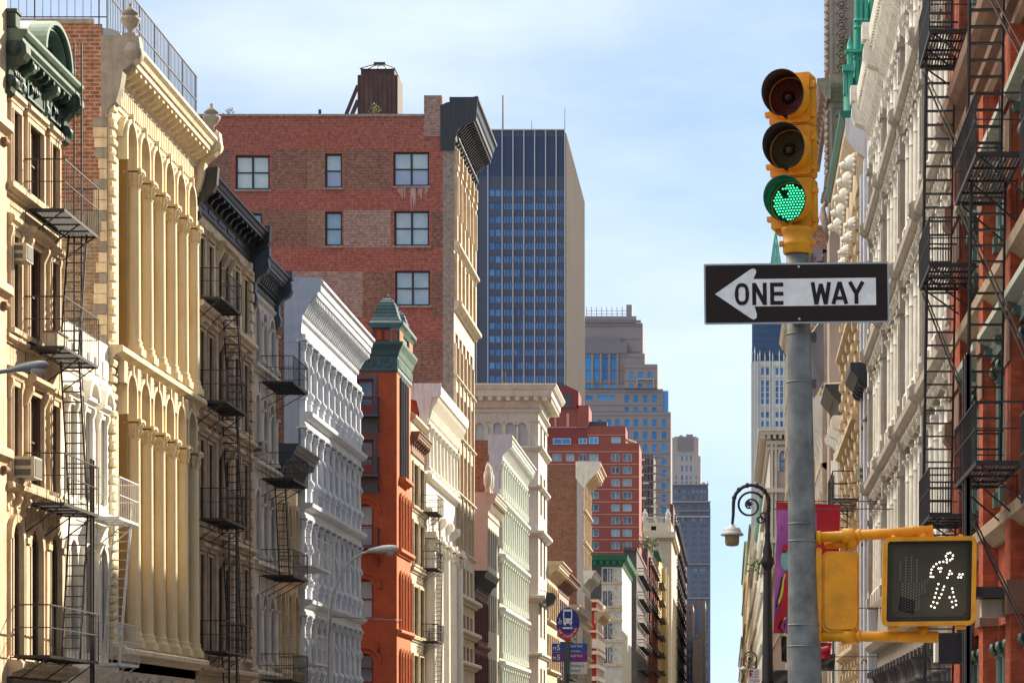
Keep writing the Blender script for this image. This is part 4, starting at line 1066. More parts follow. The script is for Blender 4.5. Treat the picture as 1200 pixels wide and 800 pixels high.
# rooftop
t = empty('roof_bulkhead', s.p(ux(445), -6, zr), 'dark brown rooftop tower with a glazed hipped top on the brick loft', 'rooftop tower')
xl, xr, ym, yt = 419, 462, 133, 78
k6 = (Y0 + 6) / F
def q(x, y): return (532 - x) * S9 * 1.0, Zp(y, Y0 + 6)
m = MB(s).use('brown_mould'); paint('rust_steel', (.075, .045, .04), (.05, .032, .03), rough=.7, streak=.8)
m = MB(s).use('rust_steel'); ua = (855 - 466) * k6 + XL; uc = (855 - 419) * k6 + XL
m.box(ua, uc, -8.6, -6.0, zr - .5, Zp(88, Y0 + 6)); m.box(ua + .25, uc - .2, -8.4, -6.2, Zp(88, Y0 + 6), Zp(80, Y0 + 6))
for kk in range(9): m.box(ua + .1 + kk * .32, ua + .12 + kk * .32, -6.0, -5.97, zr, Zp(89, Y0 + 6))
m.build('body', t)
m = MB(s).use('glass_pale'); za = Zp(80, Y0 + 6); zc = Zp(71, Y0 + 6); uu = (ua + uc) / 2
m.add([(ua + .2, -6.1, za), (uc - .15, -6.1, za), (uc - .15, -8.5, za), (ua + .2, -8.5, za), (uu - .35, -7, zc), (uu + .35, -7, zc), (uu + .35, -7.6, zc), (uu - .35, -7.6, zc)], [(0, 1, 5, 4), (1, 2, 6, 5), (2, 3, 7, 6), (3, 0, 4, 7), (4, 5, 6, 7)])
m.use('rust_steel'); m.box(uu - .4, uu + .4, -7.7, -6.9, zc, zc + .14)
for f_ in (.0, .25, .5, .75, 1.0): m.bar((ua + .2 + f_ * (uc - ua - .35), -6.08, za), (uu - .35 + .7 * f_, -6.98, zc), .035)
m.build('glazed_top', t)
m = MB(s).use('rust_steel')
for (xa, ya, xb, yb) in ((402, 133, 418, 99), (404.5, 133, 419, 102), (410, 133, 419, 117)):
    m.bar(((855 - xa) * k6 + XL, -6.2, Zp(ya, Y0 + 6) - .3), ((855 - xb) * k6 + XL, -6.2, Zp(yb, Y0 + 6)), .08 if xa < 409 else .17)
m.build('brace', t)
m = MB(s).use('rust_steel'); m.cyl(ux(366), -3, zr - .2, zy(115), .1, .1, 8); tag(m.build('vent_pipe', None, loc=s.p(ux(366), -3, zr)), 'thin dark pipe standing on the brick loft roof left of its tower', 'pipe')
m = MB(s).use('teal_lit'); m.box(ux(496), ux(469), -6, -4, zr, zy(128)); tag(m.build('skylight', None, loc=s.p(ux(480), -5, zr)), 'low pale green skylight on the brick loft roof beside the corner pier', 'skylight')
def shrub(x, y, Yd, rad, label, z0=None, mats=('leaf_light', 'leaf_dark'), n=160, sq=1.0, seed=1):
    rs = random.Random(seed); X0 = Xp(x, Yd); Z0 = Zp(y, Yd)
    o = empty('rooftop_plant', (X0, Yd, Z0 - rad), label, 'plant')
    m = MB()
    for k in range(n):
        a = rs.uniform(0, 6.28); e = rs.uniform(-1, 1); r = rad * rs.uniform(.3, 1) ** .6 * (1 + .3 * math.sin(a * 3 + seed))
        c = Vector((X0 + r * math.cos(a) * math.sqrt(1 - e * e), Yd + r * math.sin(a) * math.sqrt(1 - e * e), Z0 + r * e * sq)); m.use(mats[rs.random() < .5])
        v = Vector((rs.uniform(-1, 1), rs.uniform(-1, 1), rs.uniform(-1, 1))).normalized() * rad * .16; w_ = v.cross(Vector((rs.uniform(-1, 1), rs.uniform(-1, 1), rs.uniform(-1, 1)))).normalized() * rad * .09
        m.add([c - v, c + w_, c + v, c - w_], [(0, 1, 2, 3)], raw=True)
    m.build('foliage', o)
    m = MB().use('frame_brown'); m.tube([(X0, Yd, Z0 - rad * 1.3), (X0 + rad * .1, Yd, Z0)], rad * .06, 5); m.build('stem', o)
plain('leaf_light', (.16, .22, .05), rough=.6); plain('leaf_dark', (.05, .09, .03), rough=.6); plain('leaf_red', (.12, .05, .03), rough=.6)
shrub(269, 132, Y0 + 3, .42, 'small sparse green plant on the far left of the brick loft roof', seed=4, n=90)
shrub(440, 129, Y0 + 2, .42, 'yellow green conical shrub at the foot of the rooftop tower', seed=5, n=200, sq=1.2)

# ------------------------------------------------------------------ helpers for the distant blocks
def many_windows(root, s, rects, th, pane, frame=None, cap=100, mull=0, name='window'):
    rects = sorted(rects, key=lambda r: -(r[1] - r[0]) * (r[3] - r[2])) if len(rects) > cap else rects
    def put(m, r):
        a, b, c, d = r[:4]
        if frame:
            m.use(frame); f = min(.14, (b - a) * .07)
            m.box(a, a + f, -th, -th + .1, c, d); m.box(b - f, b, -th, -th + .1, c, d); m.box(a + f, b - f, -th, -th + .1, c, c + f); m.box(a + f, b - f, -th, -th + .1, d - f, d)
            for k in range(mull): u = a + (b - a) * (k + 1) / (mull + 1); m.box(u - f * .4, u + f * .4, -th, -th + .1, c + f, d - f)
        m.use(pane); m.add([(a, -th + .02, c), (b, -th + .02, c), (b, -th + .02, d), (a, -th + .02, d)], [(0, 1, 2, 3)])
    for r in rects[:cap]:
        m = MB(s); put(m, r); m.build(name, root)
    if len(rects) > cap:
        m = MB(s)
        for r in rects[cap:]: put(m, r)
        o = m.build(name, root, split=False); o['kind'] = 'stuff'
def faceframe(Y, xr):
    "camera-facing face at distance Y; u measured leftwards from the photo column xr"
    return Fr((Xp(xr, Y), Y, 0), (-1, 0, 0), (0, -1, 0))
def pxr(Y, xr, x0, x1, y0, y1):
    k = Y / F
    return ((xr - x1) * k, (xr - x0) * k, Zp(y1, Y), Zp(y0, Y))

# ------------------------------------------------------------------ L11 maroon and tan fronts
Y0 = 176.35
b = empty('maroon_building', (XL, Y0, 0), 'low maroon stone front with black cornice, beside the tall brick loft', 'building')
fr = FL(Y0); W = 9.6; mass(b, Y0, Y0 + W, 'L', 13.5, mat='maroon_stone')
ops = [(.6 + k * 1.8, 1.7 + k * 1.8, z0, z1, .3) for z0, z1 in ((9.3, 12.2), (5.3, 8.2), (1, 4.2)) for k in range(5)]
m = MB(fr).use('maroon_stone'); m.wall(0, W, 0, 13.3, ops, .25); m.build('facade', b)
for o in ops: win(b, fr, *o[:4], th=.25, rise=.3, sur='maroon_stone', sw=.14, sd=.1, pane='glass_dark')
m = MB(fr).use('maroon_stone'); ledge(m, 0, W, 8.6, .35, .3); ledge(m, 0, W, 4.5, .35, .4); m.build('ledge', b)
cornice(b, fr, -.02, W, 12.7, 14.2, .95, 'black_tin', frieze=.3, pitch=.6, dent=True)
Y0 = 186.0
b = empty('tan_low_building', (XL, Y0, 0), 'tan building with plain painted end wall and a roof urn, behind the maroon front', 'building')
fr = FL(Y0); W = 9.2; s = SL(Y0); mass(b, Y0, Y0 + W, 'L', 20.2, mat='tan_panel', inset=.3)
ops = [(.6 + k * 1.8, 1.7 + k * 1.8, z0, z1) for z0, z1 in ((15.3, 18.2), (10.3, 13.2), (5.3, 8.2)) for k in range(5)]
m = MB(fr).use('tan_panel'); m.wall(0, W, 0, 20.0, ops, .25); m.build('facade', b)
for o in ops: win(b, fr, *o[:4], th=.25, pane='glass_dark')
m = MB(s).use('tan_panel'); m.box(0.0, 1.1, -.3, .05, 0, 20.85); m.build('end_wall', b)
cornice(b, fr, -.04, W, 19.0, 20.8, .75, 'tan_panel', frieze=.3, pitch=.6)
for u in (.1, 1.8):
    m = MB(fr).use('pale_stone'); m.box(u - .25, u + .15, -.2, .2, 20.8, 21.1); m.lathe(u - .05, 0, [(.14, 21.1), (.3, 21.5), (.33, 22.2), (.2, 22.6), (.22, 22.7), (.1, 23.0), (.01, 23.2)], 12); m.build('urn', b)

# ------------------------------------------------------------------ L12 mint iron
Y0 = 195.3
b = empty('mint_building', (XL, Y0, 0), 'pale mint green cast iron front with many slim columns and a grey striped cornice', 'building')
fr = FL(Y0); W = 24.6; s = SL(Y0)
m = MB(fr).use('brick_far'); m.box(.02, W - .02, -24, -.4, 0, 26.0); m.build('wall', b)
m = MB(s).use('blue_grey_paint'); m.box(0, .82, -.4, .06, 0, 25.4); m.build('corner_wall', b)
tiers = [(21.6, 24.2), (17.3, 20.7), (12.9, 16.4), (8.5, 12.1), (4.4, 7.8)]
ops = []
for z0, z1 in tiers:
    for k in range(12): ops.append((.35 + k * 2.03, 2.0 + k * 2.03, z0 + .5, z1 - .1))
m = MB(fr).use('mint_iron'); m.wall(0, W, 0, 24.5, ops, .35); m.build('facade', b)
for o in ops: win(b, fr, *o, th=.35, frame='mint_iron', pane='glass_teal', sub=True)
for z0, z1 in tiers:
    for k in range(13):
        u = .18 + k * 2.02
        m = MB(fr).use('mint_lit'); m.box(u - .16, u + .16, 0, .36, z0, z0 + .5); m.cyl(u, .2, z0 + .5, z1 - .25, .12, .11, 8); m.box(u - .18, u + .18, 0, .4, z1 - .25, z1 - .05)
        m.build('column', b)
    m = MB(fr).use('mint_lit'); ledge(m, 0, W, z1, .5, .55 if z1 < 24 else .3); m.build('ledge', b)
cornice(b, fr, 0, W, 24.3, 26.4, 1.05, 'mint_iron', frieze=.25, pitch=.5, mw=.14)
m = MB(fr).use('blue_grey_paint'); m.prof(-.12, -.004, [(-.9, 24.9), (.1, 23.4), (.3, 24.8), (1.05, 25.5), (1.08, 26.45), (-.9, 26.45)]); m.build('cornice_end', b)

# ------------------------------------------------------------------ L13 beige stone corner building
Y0 = 235.4; k13 = Y0 / F
b = empty('stone_corner_building', (XL, Y0, 0), 'pale beige stone building with blind arches and a broad toothed cornice', 'building')
fr = FL(Y0); W = 11.0; s = SL(Y0); zt = Zp(452, Y0)
m = MB(fr).use('pale_stone'); m.box(.4, W - .02, -24, -.4, 0, zt - .4); m.build('wall', b)
ar = [pxr(Y0, 631, a, c, 495, 524) for a, c in ((557, 567), (578, 588), (592.5, 603), (606.5, 617))]
ops = [(*r, (r[1] - r[0]) / 2 * .95) for r in ar]
m = MB(s).use('pale_stone'); m.wall(0, 22, 0, zt - 2, ops, .3); m.build('side_wall', b)
for o in ops: win(b, s, *o[:4], th=.3, rise=o[4], sur='pale_stone', sw=.22, sd=.1, frame='frame_white', pane='glass_sky_tint', rail=False)
m = MB(s).use('pale_stone')
for o in ops: m.cyl(o[0] - .28, .1, o[2], o[3] - o[4], .16, .16, 8)
m.build('pilaster', b, split=True)
ops = [(2.2, 4.4, z0, z1) for z0, z1 in ((30, 33), (24, 28), (18, 22), (12, 16), (6, 9))] + [(6.4, 8.6, z0, z1) for z0, z1 in ((30, 33), (24, 28), (18, 22), (12, 16), (6, 9))]
m = MB(fr).use('pale_stone'); m.wall(0, W, 0, zt - 2, ops, .3); m.build('facade', b)
for o in ops: win(b, fr, *o, th=.3)
for y, h, d_ in ((484, .35, .35), (495, .2, .15), (528, .5, .45), (573, .45, .4), (628, .6, .6), (705, .7, .7), (770, .5, .4)):
    z = Zp(y, Y0)
    P = [(-.02, z), (d_ * .35, z), (d_ * .8, z + h * .4), (d_, z + h * .5), (d_, z + h * .9), (-.02, z + h)]
    m = MB(fr).use('pale_stone'); m.prof(0, W, P, mit0=1); m.add([s.p(*p) for p in [(-d, d, z_) for d, z_ in P] + [(22, d, z_) for d, z_ in P]], [(i, (i + 1) % 6, 6 + (i + 1) % 6, 6 + i) for i in range(6)] + [tuple(range(6, 12))], raw=True)
    m.build('belt', b, split=False)
P = [(-.3, zt - 2.1), (.1, zt - 2.1), (.2, zt - 1.7), (.3, zt - 1.5), (1.35, zt - 1.15), (1.4, zt - .6), (1.6, zt - .5), (1.85, zt - .15), (1.85, zt), (-.3, zt)]
m = MB(fr).use('pale_stone'); m.prof(0, W, P, mit0=1); n = len(P)
m.add([s.p(*p) for p in [(-d, d, z_) for d, z_ in P] + [(22, d, z_) for d, z_ in P]], [(i, (i + 1) % n, n + (i + 1) % n, n + i) for i in range(n)] + [tuple(range(n, 2 * n))], raw=True)
for k in range(16): u = .1 + k * .68; m.box(u, u + .35, .25, 1.25, zt - 1.6, zt - 1.15)
m.f = s
for k in range(26): u = -.9 + k * .88; m.box(u, u + .42, .2, 1.25, zt - 1.55, zt - 1.18)
for k in range(60): u = -.1 + k * .37; m.box(u, u + .2, .0, .14, zt - 2.4, zt - 2.15)
m.build('cornice', b)
m = MB(s).use('black_tin'); m.box((631 - 590) * k13, 22, -5, -3, zt, Zp(443, Y0)); m.box((631 - 589) * k13, 22, -2.8, -2.6, Zp(447, Y0), Zp(444.5, Y0)); m.build('roof_screen', b)
m = MB(s).use('black_tin'); m.cyl((631 - 589) * k13, -2, zt, Zp(431, Y0), .13, .1, 8); m.build('chimney_pipe', b)

# ------------------------------------------------------------------ L14 .. L17
def front(name, label, cat, Y0, W, zt, mat, rows, nb, cmat=None, cd=.8, ch=1.4, wallmat='brick_far', th=.3, pane='glass_dark', ledges=True, lm=None, cap=True, wr=.55, brk=.6):
    b = empty(name, (XL, Y0, 0), label, cat); fr = FL(Y0); mass(b, Y0, Y0 + W, 'L', zt - .4, mat=wallmat, inset=th + .1)
    p = W / nb; ops = [(k * p + p * (1 - wr) / 2, k * p + p * (1 + wr) / 2, z0, z1) for z0, z1 in rows for k in range(nb)]
    m = MB(fr).use(mat); m.wall(0, W, 0, zt - .3, ops, th); m.build('facade', b)
    for o in ops: win(b, fr, *o, th=th, pane=pane)
    if ledges:
        m = MB(fr).use(lm or mat)
        for z0, z1 in rows: ledge(m, 0, W, z0 - .7, .4, .4)
        m.build('ledge', b)
        m = MB(fr).use(lm or mat)
        for z0, z1 in rows:
            for k in range(nb + 1): u = min(max(k * p - .15, 0), W - .3); m.box(u, u + .3, 0, .22, z0 - .2, z1 + .3)
        m.build('pilaster', b)
    if cap: cornice(b, fr, -.02, W, zt - ch, zt, cd, cmat or mat, frieze=.35, pitch=brk, mw=.2)
    return b
front('cream_low_building', 'low cream building with stepped ornate cornice, left above the blue bus sign', 'building', 246.5, 14.5, Zp(657, 246.5), 'cream_trim', [(14.5, 17.5), (9.5, 12.5), (4.5, 7.5)], 5, ch=2.2, cd=1.6, wallmat='beige_stone')
b_ = front('pinkish_low_building', 'small pinkish building with dark brown toothed cornice, behind the bus sign', 'building', 261.2, 18.5, Zp(672, 261.2), 'mauve_stone', [(14, 17), (9, 12), (4, 7)], 6, cmat='brown_mould', ch=1.8, cd=1.5, wallmat='beige_stone')
front('plain_low_building', 'low plain pale building wedged before the brick sided stone front', 'building', 280, 26, Zp(708, 280), 'beige_stone', [(9, 13), (4, 7)], 7, ch=1.4, cd=1.2, wallmat='beige_stone')
fire_escape(b_, FL(261.2), 1, 9, 1.6, [12.6, 8.6, 4.6], rt=.05, balust=.5, railh=1.2, slat='d', stairs=[(7, 8.6, 3, 12.6, .4, 1.0)])
Y0 = 306.5; b = front('brick_sided_building', 'tall stone fronted building with a dark brick side wall and curling pale cornice', 'building', Y0, 16.0, Zp(541, Y0), 'cream_trim', [(z, z + 2.7) for z in (31.5, 27.5, 23.5, 17.5, 13, 8.5, 4)], 5, ch=3.3, cd=2.2, wallmat='brick_far', lm='cream_trim')
s = SL(Y0); m = MB(s).use('far_pale'); m.box(0, .75, -.4, .06, 0, Zp(541, Y0) - .3); m.build('corner_wall', b)
cornice(b, FL(Y0), -.02, 16, Zp(690, Y0), Zp(668, Y0), 1.6, 'pale_stone', frieze=.3, pitch=.9)
m = MB(FL(Y0)).use('pale_stone'); m.prof(-.2, -.004, [(-.9, Zp(560, Y0)), (.1, Zp(572, Y0)), (.6, Zp(565, Y0)), (2.25, Zp(548, Y0)), (2.25, Zp(540.5, Y0)), (-.9, Zp(540.5, Y0))]); m.build('cornice_end', b)

Y0 = 338.0; k16 = Y0 / F
b = empty('red_and_white_building', (XL, Y0, 0), 'low red brick building with white stone bands, right of the blue bus sign', 'building')
s = SL(Y0); fr = FL(Y0); zt = Zp(702, Y0)
m = MB(fr).use('salmon_brick'); m.box(.4, 18, -12, -.4, 0, zt); m.build('wall', b)
paint('vivid_red', (.45, .05, .02), (.36, .04, .02), streak=.3)
m = MB(s).use('vivid_red'); m.wall(0, 12, 0, zt, (), .2); m.f = fr; m.wall(0, 18, 0, zt, (), .2); m.build('facade', b)
m = MB(fr).use('bright_white')
for y, h, d_ in ((702, .35, .3), (712, .35, .2), (738, .3, .15), (748, 1.3, .3), (762, .5, .4), (778, .5, .3), (792, .6, .3)):
    z = Zp(y, Y0) - h
    m.box(-d_, 18, .0, d_, z, z + h)
    m.f = s; m.box(0, 12, 0, d_, z, z + h - .003); m.f = fr
m.build('belt', b, split=False)
m = MB(fr).use('bright_white')
for k in range(7): m.box(k * 2.9, k * 2.9 + .5, .002, .12, 0, zt - .6)
m.build('pilaster', b)
cornice(b, fr, -.1, 18, Zp(730, Y0), Zp(716, Y0), 1.3, 'cream_trim', frieze=.3, pitch=.8)
Y0 = 418.0; k17 = Y0 / F
b = empty('green_cornice_building', (XL, Y0, 0), 'cream stone building under a flat emerald green cornice', 'building')
s = SL(Y0); fr = FL(Y0); zt = Zp(650, Y0); zc = Zp(664, Y0)
m = MB(s).use('far_pale'); m.box(3.6, 22, -25, -.5, 0, zc); m.box(.05, 3.59, -25, -.5, 0, zc); m.build('wall', b)
ops = [(*pxr(Y0, 729, a, c, y0, y1), 1.2) for a, c in ((707, 711.5), (713, 717.5)) for y0, y1 in ((666, 682), (692, 710), (730, 748), (758, 776))]
m = MB(s).use('pale_stone'); m.wall(0, 3.6, 0, zc, [o for o in ops if o[1] < 3.6], .3)
m.build('side_wall', b)
m = MB(fr).use('pale_stone'); m.wall(0, 40, 0, zc, (), .3); m.build('facade', b)
ops2 = [o for o in ops]
for o in ops2:
    w_ = MB(s).use('frame_dark'); w_.box(o[0], o[1], -.49, .03, o[2], o[3]) if o[1] < 3.6 else w_.box(o[0], o[1], -.49, .03, o[2], o[3]); wi = w_.build('window', b)
    p_ = MB(s).use('glass_pale'); p_.box(o[0] + .15, o[1] - .15, .03, .045, o[2] + .15, o[3] - .1); p_.build('pane', wi)
m = MB(s).use('dark_masonry'); m.box((729 - 705) * k17, 22, -.49, .06, Zp(700, Y0), zc); m.use('pale_stone')  # dark slab below the cornice, its colour stands in for shade
m.build('end_wall', b, split=True)
m = MB(s).use('cream_trim')
for y in (684, 712, 716, 728, 752, 780): m.box(-.1, 3.6, .001, .14, Zp(y, Y0), Zp(y, Y0) + .4)
for k in range(24): m.box(1.0 + (k % 2) * .5, 1.35 + (k % 2) * .5, .0, .1, Zp(782, Y0) + k * .75, Zp(782, Y0) + k * .75 + .4)
m.build('belt', b, split=True)
P = [(-.3, zc), (.1, zc), (.3, zc + .7), (.9, zc + 1.2), (1.0, zt), (-.3, zt)]; n = 6
m = MB(fr).use('emerald_tin'); m.prof(0, 40, P, mit0=1); m.add([s.p(*p) for p in [(-d, d, z_) for d, z_ in P] + [(22, d, z_) for d, z_ in P]], [(i, (i + 1) % n, n + (i + 1) % n, n + i) for i in range(n)] + [tuple(range(n, 2 * n))], raw=True)
for k in range(20): u = k * 1.1; m.f = s; m.box(u, u + .5, .25, .8, zc + .4, zc + 1.1)
m.build('cornice', b)

# ------------------------------------------------------------------ L18 salmon apartment block
Y0 = 560.0; k18 = Y0 / F; XR8 = 749; s = faceframe(Y0, XR8)
b = empty('salmon_apartment_block', (s.o.x, Y0, 0), 'salmon red apartment tower with white framed windows and gabled rooftop, below the grey stepped tower', 'building')
def blk(m, x0, x1, y0, y1, d0=-14, d1=0):
    a, c, z0, z1 = pxr(Y0, XR8, x0, x1, y0, y1); m.box(a, c, d0, d1, z0, z1)
rects = []
for r in range(19):
    y0_ = 531.5 + r * 14.7
    for x0_, x1_ in ((716, 726.5), (729.5, 740.5), (690, 701.5), (678, 688), (663, 673), (647, 658)): rects.append(pxr(Y0, XR8, x0_, x1_, y0_, y0_ + 8.6))
m = MB(s).use('salmon_brick'); a, c, z0, z1 = pxr(Y0, XR8, 640, 749, 519, 870)
m.wall(0, 26, 0, z1, rects, .3); m.box(0.01, 26, -16, -.31, 0, z1 - .1); m.build('wall', b)
many_windows(b, s, rects, .3, 'glass_pale', 'frame_white', mull=1)
rects = [pxr(Y0, XR8, 716, 727.5, 511.5, 520)] 
m = MB(s).use('salmon_brick'); a, c, z0, z1 = pxr(Y0, XR8, 688, 733, 499, 519)
m.wall(a, c, z0, z1, rects, .3); m.box(a, c, -12, -.31, z0, z1 - .05); m.build('upper_block', b)
many_windows(b, s, rects, .3, 'glass_pale', 'frame_white', mull=1)
rects = [pxr(Y0, XR8, *q) for q in ((648, 669, 513.5, 520.5), (678, 688, 513.5, 520), (690, 701.5, 512, 520))]
m = MB(s).use('salmon_dark'); blk(m, 640, 688, 500, 519, -12, .05)
m.use('salmon_brick'); blk(m, 640, 650, 475, 500, -12, -.5); blk(m, 647, 678, 478, 500, -12, .02); blk(m, 676, 690, 475, 500, -12, .3)
a, c, z0, z1 = pxr(Y0, XR8, 649, 678, 451, 478)
m.use('salmon_dark'); m.poly([(a, z0), (c, z0), (c, z1 - 1.6), ((a + c) / 2 + .3, z1), (a, z1 - 1.4)], -10, .3)
m.build('penthouse', b, split=False)
m = MB(s).use('charcoal_iron'); blk(m, 651, 670, 462, 478, .31, .36); m.use('salmon_band'); blk(m, 650, 652.0, 484, 500, .03, .2); blk(m, 664, 667, 484, 500, .03, .2); m.build('vent_opening', b, split=False)
m = MB(s).use('salmon_band')
for r in range(20): y0_ = 528.5 + r * 14.7; blk(m, 640, 749, y0_, y0_ + .9, .0, .04)
for q in ((688, 733, 509.0, 509.8), (640, 688, 500, 501)): blk(m, *q, .051, .1)
m.build('band', b, split=True)
m = MB(s).use('charcoal_iron'); blk(m, 690, 711, 493, 499, -4, -1); m.use('tar_roof'); m.build('roof_plant', b)
m = MB(s).use('yellow_stone'); m.tube([((XR8 - 731) * k18, -2, Zp(513, Y0)), ((XR8 - 738) * k18, -2, Zp(515.5, Y0)), ((XR8 - 745) * k18, -2, Zp(518, Y0))], .35, 8); m.build('duct', b)
many_windows(b, s, [(*r[:2], r[2], r[3]) for r in rects], -.08, 'glass_blue', 'frame_white', mull=1)

# ------------------------------------------------------------------ blue slab tower
Y0 = 600.0; kT = Y0 / F; XT = 662; s = faceframe(Y0, XT)
b = empty('blue_office_tower', (s.o.x, Y0, 0), 'tall flat topped dark blue office slab with thin white vertical fins', 'building')
a, c, z0, zt = pxr(Y0, XT, 556, 662, 153, 870); D = 78
cols = [572, 586.5, 600.5, 611.5, 624, 637, 649.5, 660]
fins = [558.5, 571.8, 588.5, 601.2, 614, 626.6, 639.4, 651.8, 662]
rects = []
for i in range(1, 8):
    xa = fins[i] + 1.1; xb = fins[i + 1] - 1.1; n = 3 if i > 1 else 2; w_ = (xb - xa) / n
    for r in range(22):
        y0_ = 222 + r * 15.55
        for j in range(n): rects.append(pxr(Y0, XT, xa + j * w_ + .6, xa + (j + 1) * w_ - .6, y0_, y0_ + 8))
m = MB(s).use('tower_blue'); m.wall(0, 24, 0, Zp(207, Y0), rects, .25); m.box(.02, 24, -D + .1, -.3, 0, zt - .2)
m.use('tower_navy'); m.wall(0, 24, Zp(207, Y0), Zp(160, Y0), (), .2); m.use('tower_blue'); m.wall(0, 24, Zp(160, Y0), zt, (), .2)
m.build('wall', b)
many_windows(b, s, rects, .25, 'glass_navy')
for x in fins:
    m = MB(s).use('tower_fin'); u = (XT - x) * kT; m.box(max(u - .13, -.05), u + .13, .0, .38, 0, zt); m.build('fin', b)
s2 = Fr((s.o.x, Y0, 0), (0, 1, 0), (1, 0, 0))
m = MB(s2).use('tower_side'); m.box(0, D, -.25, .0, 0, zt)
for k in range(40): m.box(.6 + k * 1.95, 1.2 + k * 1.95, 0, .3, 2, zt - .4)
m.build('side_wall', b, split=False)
m = MB(s).use('tower_fin'); m.box(-.02, 24, -.3, .42, zt + .001, zt + .25); m.build('coping', b)
for x, yt, nm in ((588, 108, 1), (661, 123, 0), (641, 149, 0), (622, 138, 0), (601, 150, 0)):
    m = MB(s).use('brown_mould' if nm else 'iron_grey'); u = (XT - x) * kT; m.cyl(u, -3, zt - .5, Zp(yt, Y0), .22 if nm else .12, .16 if nm else .06, 8); m.build('antenna', b)

# ------------------------------------------------------------------ grey stepped tower
Y0 = 1100.0; kS = Y0 / F; XS = 786; s = faceframe(Y0, XS)
b = empty('stepped_grey_tower', (s.o.x, Y0, 0), 'pink grey granite tower stepping down to the right with small blue windows', 'building')
def blS(m, x0, x1, y0, y1, d0=-30, d1=0):
    a, c, z0, z1 = pxr(Y0, XS, x0, x1, y0, y1); m.box(a, c, d0, d1, z0, z1)
cs = [(732, 737), (742.5, 747.6), (753.6, 758.6), (764.3, 769.5), (775.5, 780.6)]
rects = []
for r in range(22):
    for (x0_, x1_) in cs + [(711, 716), (721, 726), (690, 695), (700, 705)]:
        rects.append(pxr(Y0, XS, x0_, x1_, 491 + r * 14.7, 499.5 + r * 14.7))
def wallpx(x0, x1, y0, y1, rects, d=0, mat='granite_far', depth=30, name='wall_tier'):
    a, c, z0, z1 = pxr(Y0, XS, x0, x1, y0, y1)
    s_ = Fr(s.o + s.N * d, s.U, s.N)
    m = MB(s_).use(mat); m.wall(a, c, z0, z1, rects, .6); m.box(a + .03, c, -depth, -.65, z0, z1 - .05)
    # jointed stone coursing
    m.use('granite_band')
    for y in range(int(y0) + 4, int(y1), 15): q = pxr(Y0, XS, x0, x1, y, y + .8); m.box(q[0], q[1], 0, .12, q[2], q[3])
    m.box(a, a + .01, -depth, 0, z0, z1)
    m.build(name, b)
    many_windows(b, s_, rects, .6, 'glass_blue', cap=45)
wallpx(685, 786, 482.5, 860, rects, 0)
wallpx(685, 777, 455.5, 482, [pxr(Y0, XS, a_, c_, y0_, y1_) for a_, c_ in cs[:4] for y0_, y1_ in ((462.5, 471), (477, 481.5))] + [pxr(Y0, XS, 686, 694.5, 463.5, 468), pxr(Y0, XS, 700, 720, 463, 467.5)] , -.5)
wallpx(732, 770.5, 427, 455, [pxr(Y0, XS, a_, c_, 436, 444) for a_, c_ in ((737.5, 742), (748, 753), (759, 764))] + [pxr(Y0, XS, a_, c_, 450, 454) for a_, c_ in ((737.5, 742), (748, 753), (759, 764))], 1.0)
wallpx(685, 755.5, 414, 455, [pxr(Y0, XS, a_, c_, 415.5, 445) for a_, c_ in ((686, 692.5), (696.5, 702.5), (706.5, 712), (716, 721.5))] + [pxr(Y0, XS, a_, c_, 449.5, 455) for a_, c_ in ((686.5, 692.5), (697, 702), (707, 712), (716.5, 721.5))], 0)
wallpx(685, 753, 377.5, 414, [], -2); wallpx(685, 745.5, 369, 377, [], -3)
m = MB(s).use('granite_far')
for x in (694.5, 704.5, 714.3, 724): a, c, z0, z1 = pxr(Y0, XS, x - .9, x + .9, 415, 450); m.cyl((a + c) / 2, .6, z0, z1, .5, .5, 8)
m.build('column', b, split=True)
m = MB(s).use('granite_band'); blS(m, 685, 751, 374.5, 377.3, -1.9, -1.0); blS(m, 685, 735, 401, 414, -1.95, .6); blS(m, 685, 728, 395, 400.8, -1.95, .0); m.build('band', b, split=True)
m = MB(s).use('tower_fin')
for k in range(9): x = 686 + k * 6; blS(m, x, x + 1, 357, 369, -6, -5)
for y in (361, 364.5): blS(m, 686, 734, y, y + .6, -6.2, -6.05)
m.build('crown_frame', b, split=False)
m = MB(s).use('granite_far'); blS(m, 733.5, 740, 355, 369, -12, -4); m.build('crown_block', b)
m = MB(s).use('glass_navy'); blS(m, 776, 783, 457, 482, -12, -2); m.build('glazed_corner', b)
m = MB(s).use('tower_fin')
for q in ((746, 766.5, 444, 445), (746, 747, 445, 454), (765.5, 766.5, 445, 454)): blS(m, *q, 1.1, 1.6)
m.build('roof_frame', b, split=False)

# ------------------------------------------------------------------ the two towers farther on
Y0 = 1500.0; XS = 821; s = faceframe(Y0, XS)
b = empty('pale_far_tower', (s.o.x, Y0, 0), 'pale stone tower with chamfered top rising behind the blue grey tower', 'building')
def prect(*q): return pxr(Y0, XS, *q)
rects = [prect(x, x + 2, y, y + h) for x in (798.3, 803.6, 808.6) for y, h in ((534, 6), (545, 7), (557, 5), (563.5, 3))] + [prect(x, x + 1.6, y, y + 4) for x in (791.5, 815) for y in (557, 564)]
m = MB(s).use('far_pale'); a, c, z0, z1 = prect(787, 818.6, 511, 860)
m.poly([(a, z0), (c, z0), (c, Zp(513, Y0)), (c - 2.5, z1), (a + 2.0, z1), (a, Zp(513, Y0))], -30, -.6); a, c, z0, z1 = prect(787, 821, 534, 860); m.box(a, c, -30, -.62, z0, z1 - .8)
a, c, z0, z1 = prect(787, 820.5, 534, 570); m.wall(a, c, z0, z1, rects, .5)
m.build('wall', b, split=False)
